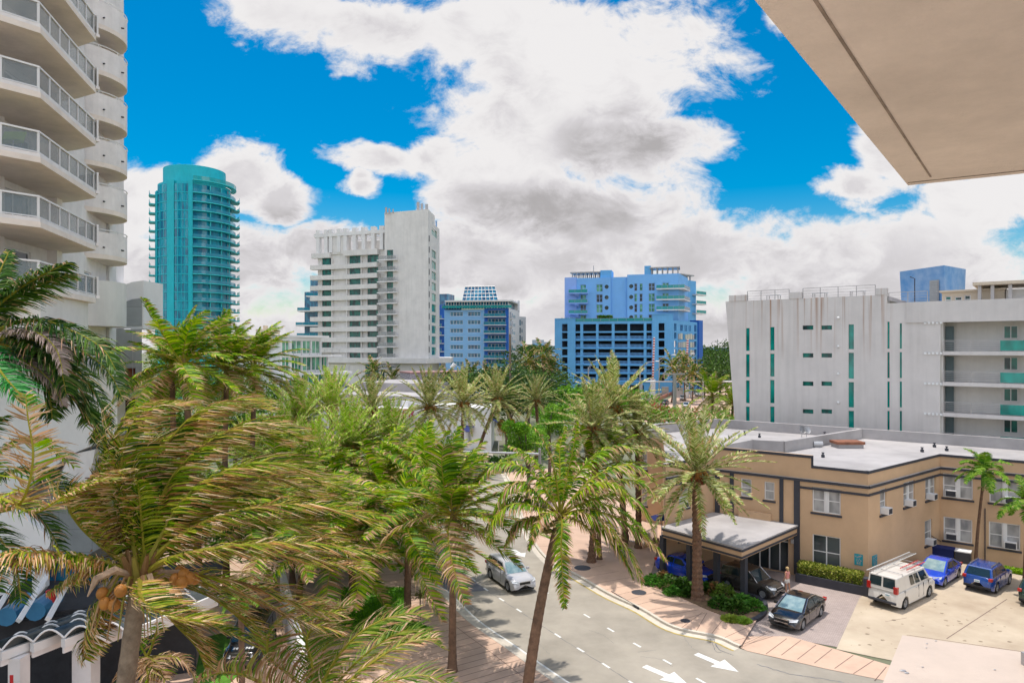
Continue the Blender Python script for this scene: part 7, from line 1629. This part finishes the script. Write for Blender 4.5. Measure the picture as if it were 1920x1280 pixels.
# ladders on the van
def ladder(name,label,mat,a,b,w_,n,grp):
    a=Vector(a);b=Vector(b); d=(b-a).normalized(); s=Vector((-d.y,d.x,0)).normalized()*w_/2; t=thing(name,label,'ladder',a,grp)
    for sg in (-1,1): m=MB(); m.tube([a+s*sg,b+s*sg],.035,4); m.build('side_rail',mat,t)
    for k in range(n): p=a.lerp(b,(k+.5)/n); m=MB(); m.tube([p-s,p+s],.018,5); m.build('rung',M['steel'],t)
H=Vector((.8,.6,0)); S_=Vector((.6,-.8,0)); vc=Vector((25.7,44.95,0))
def vp(f,s,z): v=vc+H*f+S_*s; return (v.x,v.y,z)
ladder('ladder','long aluminium extension ladder lying on the left side of the white van roof',pm('aluminium',(.55,.54,.5),.5,.06,3,metal=.2),vp(-3.1,-.62,2.28),vp(3.0,-.62,2.34),.42,18,'ladders on the van')
ladder('ladder','shorter red ladder on the right side of the white van roof',M['red'],vp(-1.0,.5,2.28),vp(1.6,.5,2.3),.4,9,'ladders on the van')
rk=thing('roof_rack','steel roof rack holding the ladders on the white van','roof rack',vp(0,0,2.12))
for f in (-1.9,-.2,1.3):
    m=MB(); m.tube([vp(f,-.85,2.08),vp(f,-.85,2.2),vp(f,.85,2.2),vp(f,.85,2.08)],.02,5); m.build('crossbar',M['rail'],rk)
# far traffic
fcols=[('dark',darkp),('white',cpaint('white car paint',(.7,.7,.7))),('silver',silver),('black',blackp)]
for i,(px,py,c_,sp,l) in enumerate([(1247,758,0,SED,'dark car at the head of the queue beside the terracotta parapet'),(1243,770,1,SED,'white car with red lights in the queue left of the concrete pole'),(1259,782,2,SUV,'bluish silver car behind the concrete pole'),(1252,797,2,SED,'silver car nearest the hotel roof on the far street'),(1281,750,1,SUV,'white car heading uphill right of the concrete pole'),(1287,764,1,SED,'white car in the middle of the sunny causeway'),(1309,742,1,SUV,'white car near the street lamp on the causeway'),(1325,778,1,VAN,'white van behind the ragged palm on the causeway'),(1374,748,3,SUV,'dark car touching the left edge of the white apartment block')]):
    p=G(px,py); car(l,p.x,p.y,(.35,.93) if i in(0,1,2,3,4) else (-.4,-.9),dict(sp,z=.03),fcols[c_][1],'van' if sp is VAN else 'car','cars on the causeway','distant_car',detail=False)
# ================= person =================
def person(x,y,rz):
    t=thing('person','person with blond hair in a coral sleeveless top and pale shorts standing by the portico','person',(x,y,.03),None,rz)
    V=[(0,0,.92),(0,0,1.10),(0,.01,1.30),(0,0,1.42),(0,.0,1.50),(0,-.015,1.60),(.0,-.01,1.69),
       (.09,0,.88),(.10,-.03,.50),(.10,.02,.10),(.10,-.12,.04),(-.09,0,.88),(-.12,.06,.52),(-.13,.12,.10),(-.14,-.01,.04),
       (.17,0,1.40),(.23,.03,1.14),(.20,-.10,.95),(.19,-.14,.88),(-.17,0,1.40),(-.23,.04,1.14),(-.24,-.04,.92),(-.24,-.07,.85)]
    E=[(0,1),(1,2),(2,3),(3,4),(4,5),(5,6),(0,7),(7,8),(8,9),(9,10),(0,11),(11,12),(12,13),(13,14),(3,15),(15,16),(16,17),(17,18),(3,19),(19,20),(20,21),(21,22)]
    Rd=[.13,.11,.13,.09,.05,.085,.07,.09,.06,.04,.035,.09,.06,.04,.035,.05,.04,.03,.03,.05,.04,.03,.03]
    def skin(name,vs,es,rs,mat,par,root=0):
        me=bpy.data.meshes.new(name); me.from_pydata(vs,es,[]); me.materials.append(mat); o=bpy.data.objects.new(name,me); C.objects.link(o); o.parent=par
        mo=o.modifiers.new('s','SKIN'); su=o.modifiers.new('ss','SUBSURF'); su.levels=1; su.render_levels=2
        for i,r in enumerate(rs): me.skin_vertices[0].data[i].radius=(r,r*.85)
        me.skin_vertices[0].data[root].use_root=True; return o
    sk=pm('skin',(.52,.27,.17),.6,.05,5)
    skin('body',V,E,Rd,sk,t)
    skin('top',[(0,0,.98),(0,0,1.12),(0,.01,1.30),(0,0,1.42),(.15,0,1.42),(-.15,0,1.42)],[(0,1),(1,2),(2,3),(3,4),(3,5)],[.155,.135,.15,.11,.075,.075],pm('coral cloth',(.70,.28,.24),.8,.08,6),t)
    skin('shorts',[(0,0,1.0),(0,0,.90),(.10,-.01,.80),(.11,-.02,.64),(-.10,.01,.80),(-.12,.03,.64)],[(0,1),(1,2),(2,3),(1,4),(4,5)],[.15,.155,.115,.105,.115,.105],pm('pale shorts cloth',(.66,.62,.58),.8,.06,6),t)
    m=MB(); m.sphere((0,.01,1.66),.115,12,8,(.95,1.05,1.05)); m.sphere((0,.07,1.58),.09,10,6,(.95,.6,1.3)); m.build('hair',pm('blond hair',(.55,.38,.18),.7,.2,20),t,smooth=True,local=True)
    for i in range(5):
        for sx in (1,-1):
            m=MB(); hx,hy,hz=(.19,-.14,.88) if sx>0 else (-.24,-.07,.85); a=(i-2)*.016; ln=(.05,.07,.075,.07,.055)[i]; m.tube([(hx+(.02 if i==0 else 0)*-sx,hy+a,hz-.01),(hx,hy+a*1.3,hz-.01-ln*.5),(hx-.012*sx,hy+a*1.3,hz-.01-ln)],[.010,.009,.007],6); m.build('finger',sk,t,local=True)
    for sx,yy in ((.10,-.07),(-.135,.05)): m=MB(); m.sphere((sx,yy,.035),.06,10,6,(.75,1.9,.6)); m.build('shoe',M['whitep'],t,smooth=True,local=True)
p=G(1476,1112); person(p.x,p.y,rad(-150))
# ================= street furniture =================
def lamp(px,py0,Y,pytop,pxarm,pyarm,label,curve=True):
    b=P(px,py0,Y); b.z=0; tp=P(px,pytop,Y); e=P(pxarm,pyarm,Y); t=thing('street_lamp',label,'street lamp',b,'street lamps'); s=Y/200
    m=MB(); m.tube([b,(b.x,b.y,tp.z)],[.24*s,.15*s],8); m.build('pole',M['steel'],t)
    m=MB(); m.tube([(b.x,b.y,tp.z-.4),((b.x+e.x)/2,b.y,tp.z+(e.z-tp.z)*.75),tuple(e)],.09*s,6); m.tube([(b.x,b.y,tp.z-1.6),((b.x+e.x)/2,b.y,tp.z+(e.z-tp.z)*.6)],.06*s,6); m.build('arm',M['steel'],t)
    dxs=1 if e.x>b.x else -1; m=MB(); m.sphere((e.x+dxs*.4,e.y,e.z),.5*s,8,6,(1.3,.6,.35)); m.build('lamp_head',M['white2'],t)
lamp(1103,754,195,688,1118,675,'tall grey street lamp in front of the middle of the blue parking deck')
lamp(1200,745,215,686,1230,677,'grey street lamp left of the red and white barrier arm, before the deck')
lamp(1236,728,235,673,1262,665,'grey street lamp at the right corner tower of the blue deck')
lamp(1275,724,238,670,1297,663,'grey street lamp before the coloured louvre panels')
lamp(1318,728,215,704,1306,698,'short street lamp with a curved neck on the causeway')
lamp(890,722,150,697,900,692,'small street lamp between the low white building and the pale blue condominium')
lamp(1295,735,225,690,1283,684,'slim lamp post at the dark palms of the blue deck')
Y=104; t=thing('utility_pole','thick concrete utility pole with a short crossarm above the hotel roof edge','utility pole',(P(1265,700,Y).x,Y,0)); x=P(1265,700,Y).x; m=MB(); m.tube([(x,Y,0),(x,Y,P(0,702,Y).z)],[.36,.26],8); m.build('pole',M['conc_pole'],t); m=MB(); z=P(0,701,Y).z; m.box(P(1243,0,Y).x,P(1284,0,Y).x,Y-.15,Y+.15,z-.12,z+.12); m.build('crossarm',M['conc_pole'],t)
Y=140; t=thing('utility_pole','dark wooden utility pole in front of the pale blue condominium','utility pole',(P(957,700,Y).x,Y,0)); x=P(957,0,Y).x; m=MB(); m.tube([(x,Y,0),(x-.1,Y,P(0,626,Y).z)],[.28,.2],8); m.build('pole',M['wood'],t)
for i,(x0,y0,x1,y1) in enumerate(((930,700,985,700),(957,690,1180,742))):
    t=thing('power_line',['short power line drooping across the dark wooden pole','long power line running from the wooden pole to the causeway'][i],'power line',P(x0,y0,140),'power lines'); m=MB(); a=P(x0,y0,140);b=P(x1,y1,120); m.tube([a,(a+b)/2-Vector((0,0,.6)),b],.035,3); m.build('cable',M['trim'],t)
Y=206; t=thing('sign_gantry','long overhead mast arm with an orange and a small green sign across the causeway','gantry',(P(1203,0,Y).x,Y,0)); z=P(0,714,Y).z; m=MB(); m.tube([(P(1203,0,Y).x,Y,0),(P(1203,0,Y).x,Y,z+.3)],.28,8); m.build('pole',M['steel'],t); m=MB(); m.tube([(P(1203,0,Y).x,Y,z-.15),(P(1380,0,Y-6).x,Y-6,z+.15)],.2,8); m.build('arm',M['white2'],t)
m=MB(); p=P(1347,716,Y-5.3); m.box(p.x-.8,p.x+.8,p.y-.05,p.y+.05,p.z-.5,p.z+.5); m.build('sign_panel',M['orange'],t); m=MB(); p=P(1331,716,Y-5.3); m.box(p.x-.5,p.x+.5,p.y-.05,p.y+.05,p.z-.3,p.z+.4); m.build('sign_panel',M['signgr'],t)
Y=66; t=thing('signal_mast','horizontal grey mast arm reaching over the street behind the leaning palm','mast arm',(P(1012,0,Y).x,Y,0)); z=P(0,849,Y).z; m=MB(); m.tube([(P(1012,0,Y).x,Y,0),(P(1012,0,Y).x,Y,z+.4)],.14,8); m.build('pole',M['steel'],t); m=MB(); m.tube([(P(1012,0,Y).x,Y,z-.1),(P(866,0,Y).x,Y,z+.15)],[.12,.07],8); m.build('arm',M['steel'],t)
Y=150; t=thing('sign_gantry','mast arm with a green street sign under the blue parking deck','gantry',(P(1108,0,Y).x,Y,0)); z=P(0,760,Y).z; m=MB(); m.tube([(P(1108,0,Y).x,Y,0),(P(1108,0,Y).x,Y,z+.3)],.16,8); m.build('pole',M['steel'],t); m=MB(); m.tube([(P(1108,0,Y).x,Y,z),(P(1040,0,Y).x,Y,z+.3)],.12,8); m.build('arm',M['steel'],t); m=MB(); p=P(1075,762,Y); m.box(p.x-.9,p.x+.9,Y-.2,Y-.15,p.z-.45,p.z+.35); m.build('sign_panel',M['signgr'],t)
for i,(px,y0,y1,Y,l) in enumerate(((1225,632,712,222,'red and white striped barrier arm raised before the blue parking deck'),(1288,636,708,226,'red and white striped barrier arm raised among the dark palms'))):
    a=P(px+1.5,y0,Y); b=P(px-1,y1,Y); t=thing('barrier_arm',l,'barrier',(b.x,b.y,0),'raised barrier arms'); m=MB(); m.tube([b,a],.32,6); m.build('arm',M['whitep'],t)
    m=MB(); n=16
    for k in range(n): m.tube([b.lerp(a,(k+.15)/n),b.lerp(a,(k+.6)/n)],.36,6)
    m.build('stripe',M['red'],t); m=MB(); m.box(b.x-.7,b.x+.7,b.y-.6,b.y+.6,0,b.z+.3); m.build('gate_box',M['white2'],t)
for i,(pts,l) in enumerate((([(1196,772),(1232,752),(1268,736)],'terracotta parapet wall rising along the left side of the causeway'),([(1278,732),(1306,726),(1345,726)],'terracotta parapet wall at the top of the causeway'),([(1190,760),(1235,744),(1300,727)],'pale outer parapet behind the terracotta one'))):
    g=[G(*p) for p in pts]; m=MB()
    for a,b in zip(g[:-1],g[1:]): F=Fac((a.x,a.y),(b.x,b.y)); m.fbox(F,0,F.L,0,1.1,-.15,.15)
    o=m.build('parapet_wall',pm('terracotta parapet',(.50,.22,.16),.8,.1,1) if i==0 else (bpy.data.materials['terracotta parapet'] if i==1 else M['kerb'])); setp(o,l,'wall','causeway parapets')
for i,(px,py,l) in enumerate(((1247,735,'grey control cabinet left of the concrete pole'),(1274,737,'grey control cabinet right of the concrete pole'))):
    p=G(px,py+8); m=MB(); m.box(p.x-1.1,p.x+1.1,p.y-.5,p.y+.5,.15,3.2); m.box(p.x-1.3,p.x+1.3,p.y-.7,p.y+.7,0,.15); m.box(p.x-1.2,p.x+1.2,p.y-.6,p.y+.6,3.2,3.3); o=m.build('control_cabinet',M['rail']); setp(o,l,'cabinet','grey control cabinets')
Y=92; p=P(935,815,Y); t=thing('street_sign','pair of white sign backs on a thin post beside the leaning date palm','sign',(p.x,Y,0)); m=MB(); m.tube([(p.x,Y,0),(p.x,Y,p.z+.9)],.05,6); m.build('post',M['white2'],t); m=MB(); m.box(p.x-.42,p.x+.42,Y-.08,Y-.05,p.z+.1,p.z+.8); m.build('sign_panel',M['white2'],t); m=MB(); m.box(p.x-.42,p.x+.42,Y-.08,Y-.05,p.z-.75,p.z-.05); m.build('sign_panel',M['whitep'],t)
p=G(788,1170); t=thing('sapling','thin young tree with a small tuft standing at the lawn corner','tree',p); m=MB(); m.tube([(p.x,p.y,0),(p.x,p.y,1.7)],.035,6); m.build('trunk',M['bark'],t); m=MB(); rg=random.Random(4)
for k in range(160):
    c_=Vector((p.x,p.y,1.75))+Vector((rg.gauss(0,.22),rg.gauss(0,.22),rg.gauss(0,.10))); u=Vector((rg.gauss(0,1),rg.gauss(0,1),rg.gauss(0,.4))).normalized()*.14; v=u.cross(Vector((0,0,1)))*.3; m.add([c_-u,c_+v,c_+u,c_-v],[(0,1,2,3)],[(.2,.18,.05),(.14,.16,.04),(.3,.22,.1)][rg.randrange(3)])
m.build('crown',M['leafb'],t)
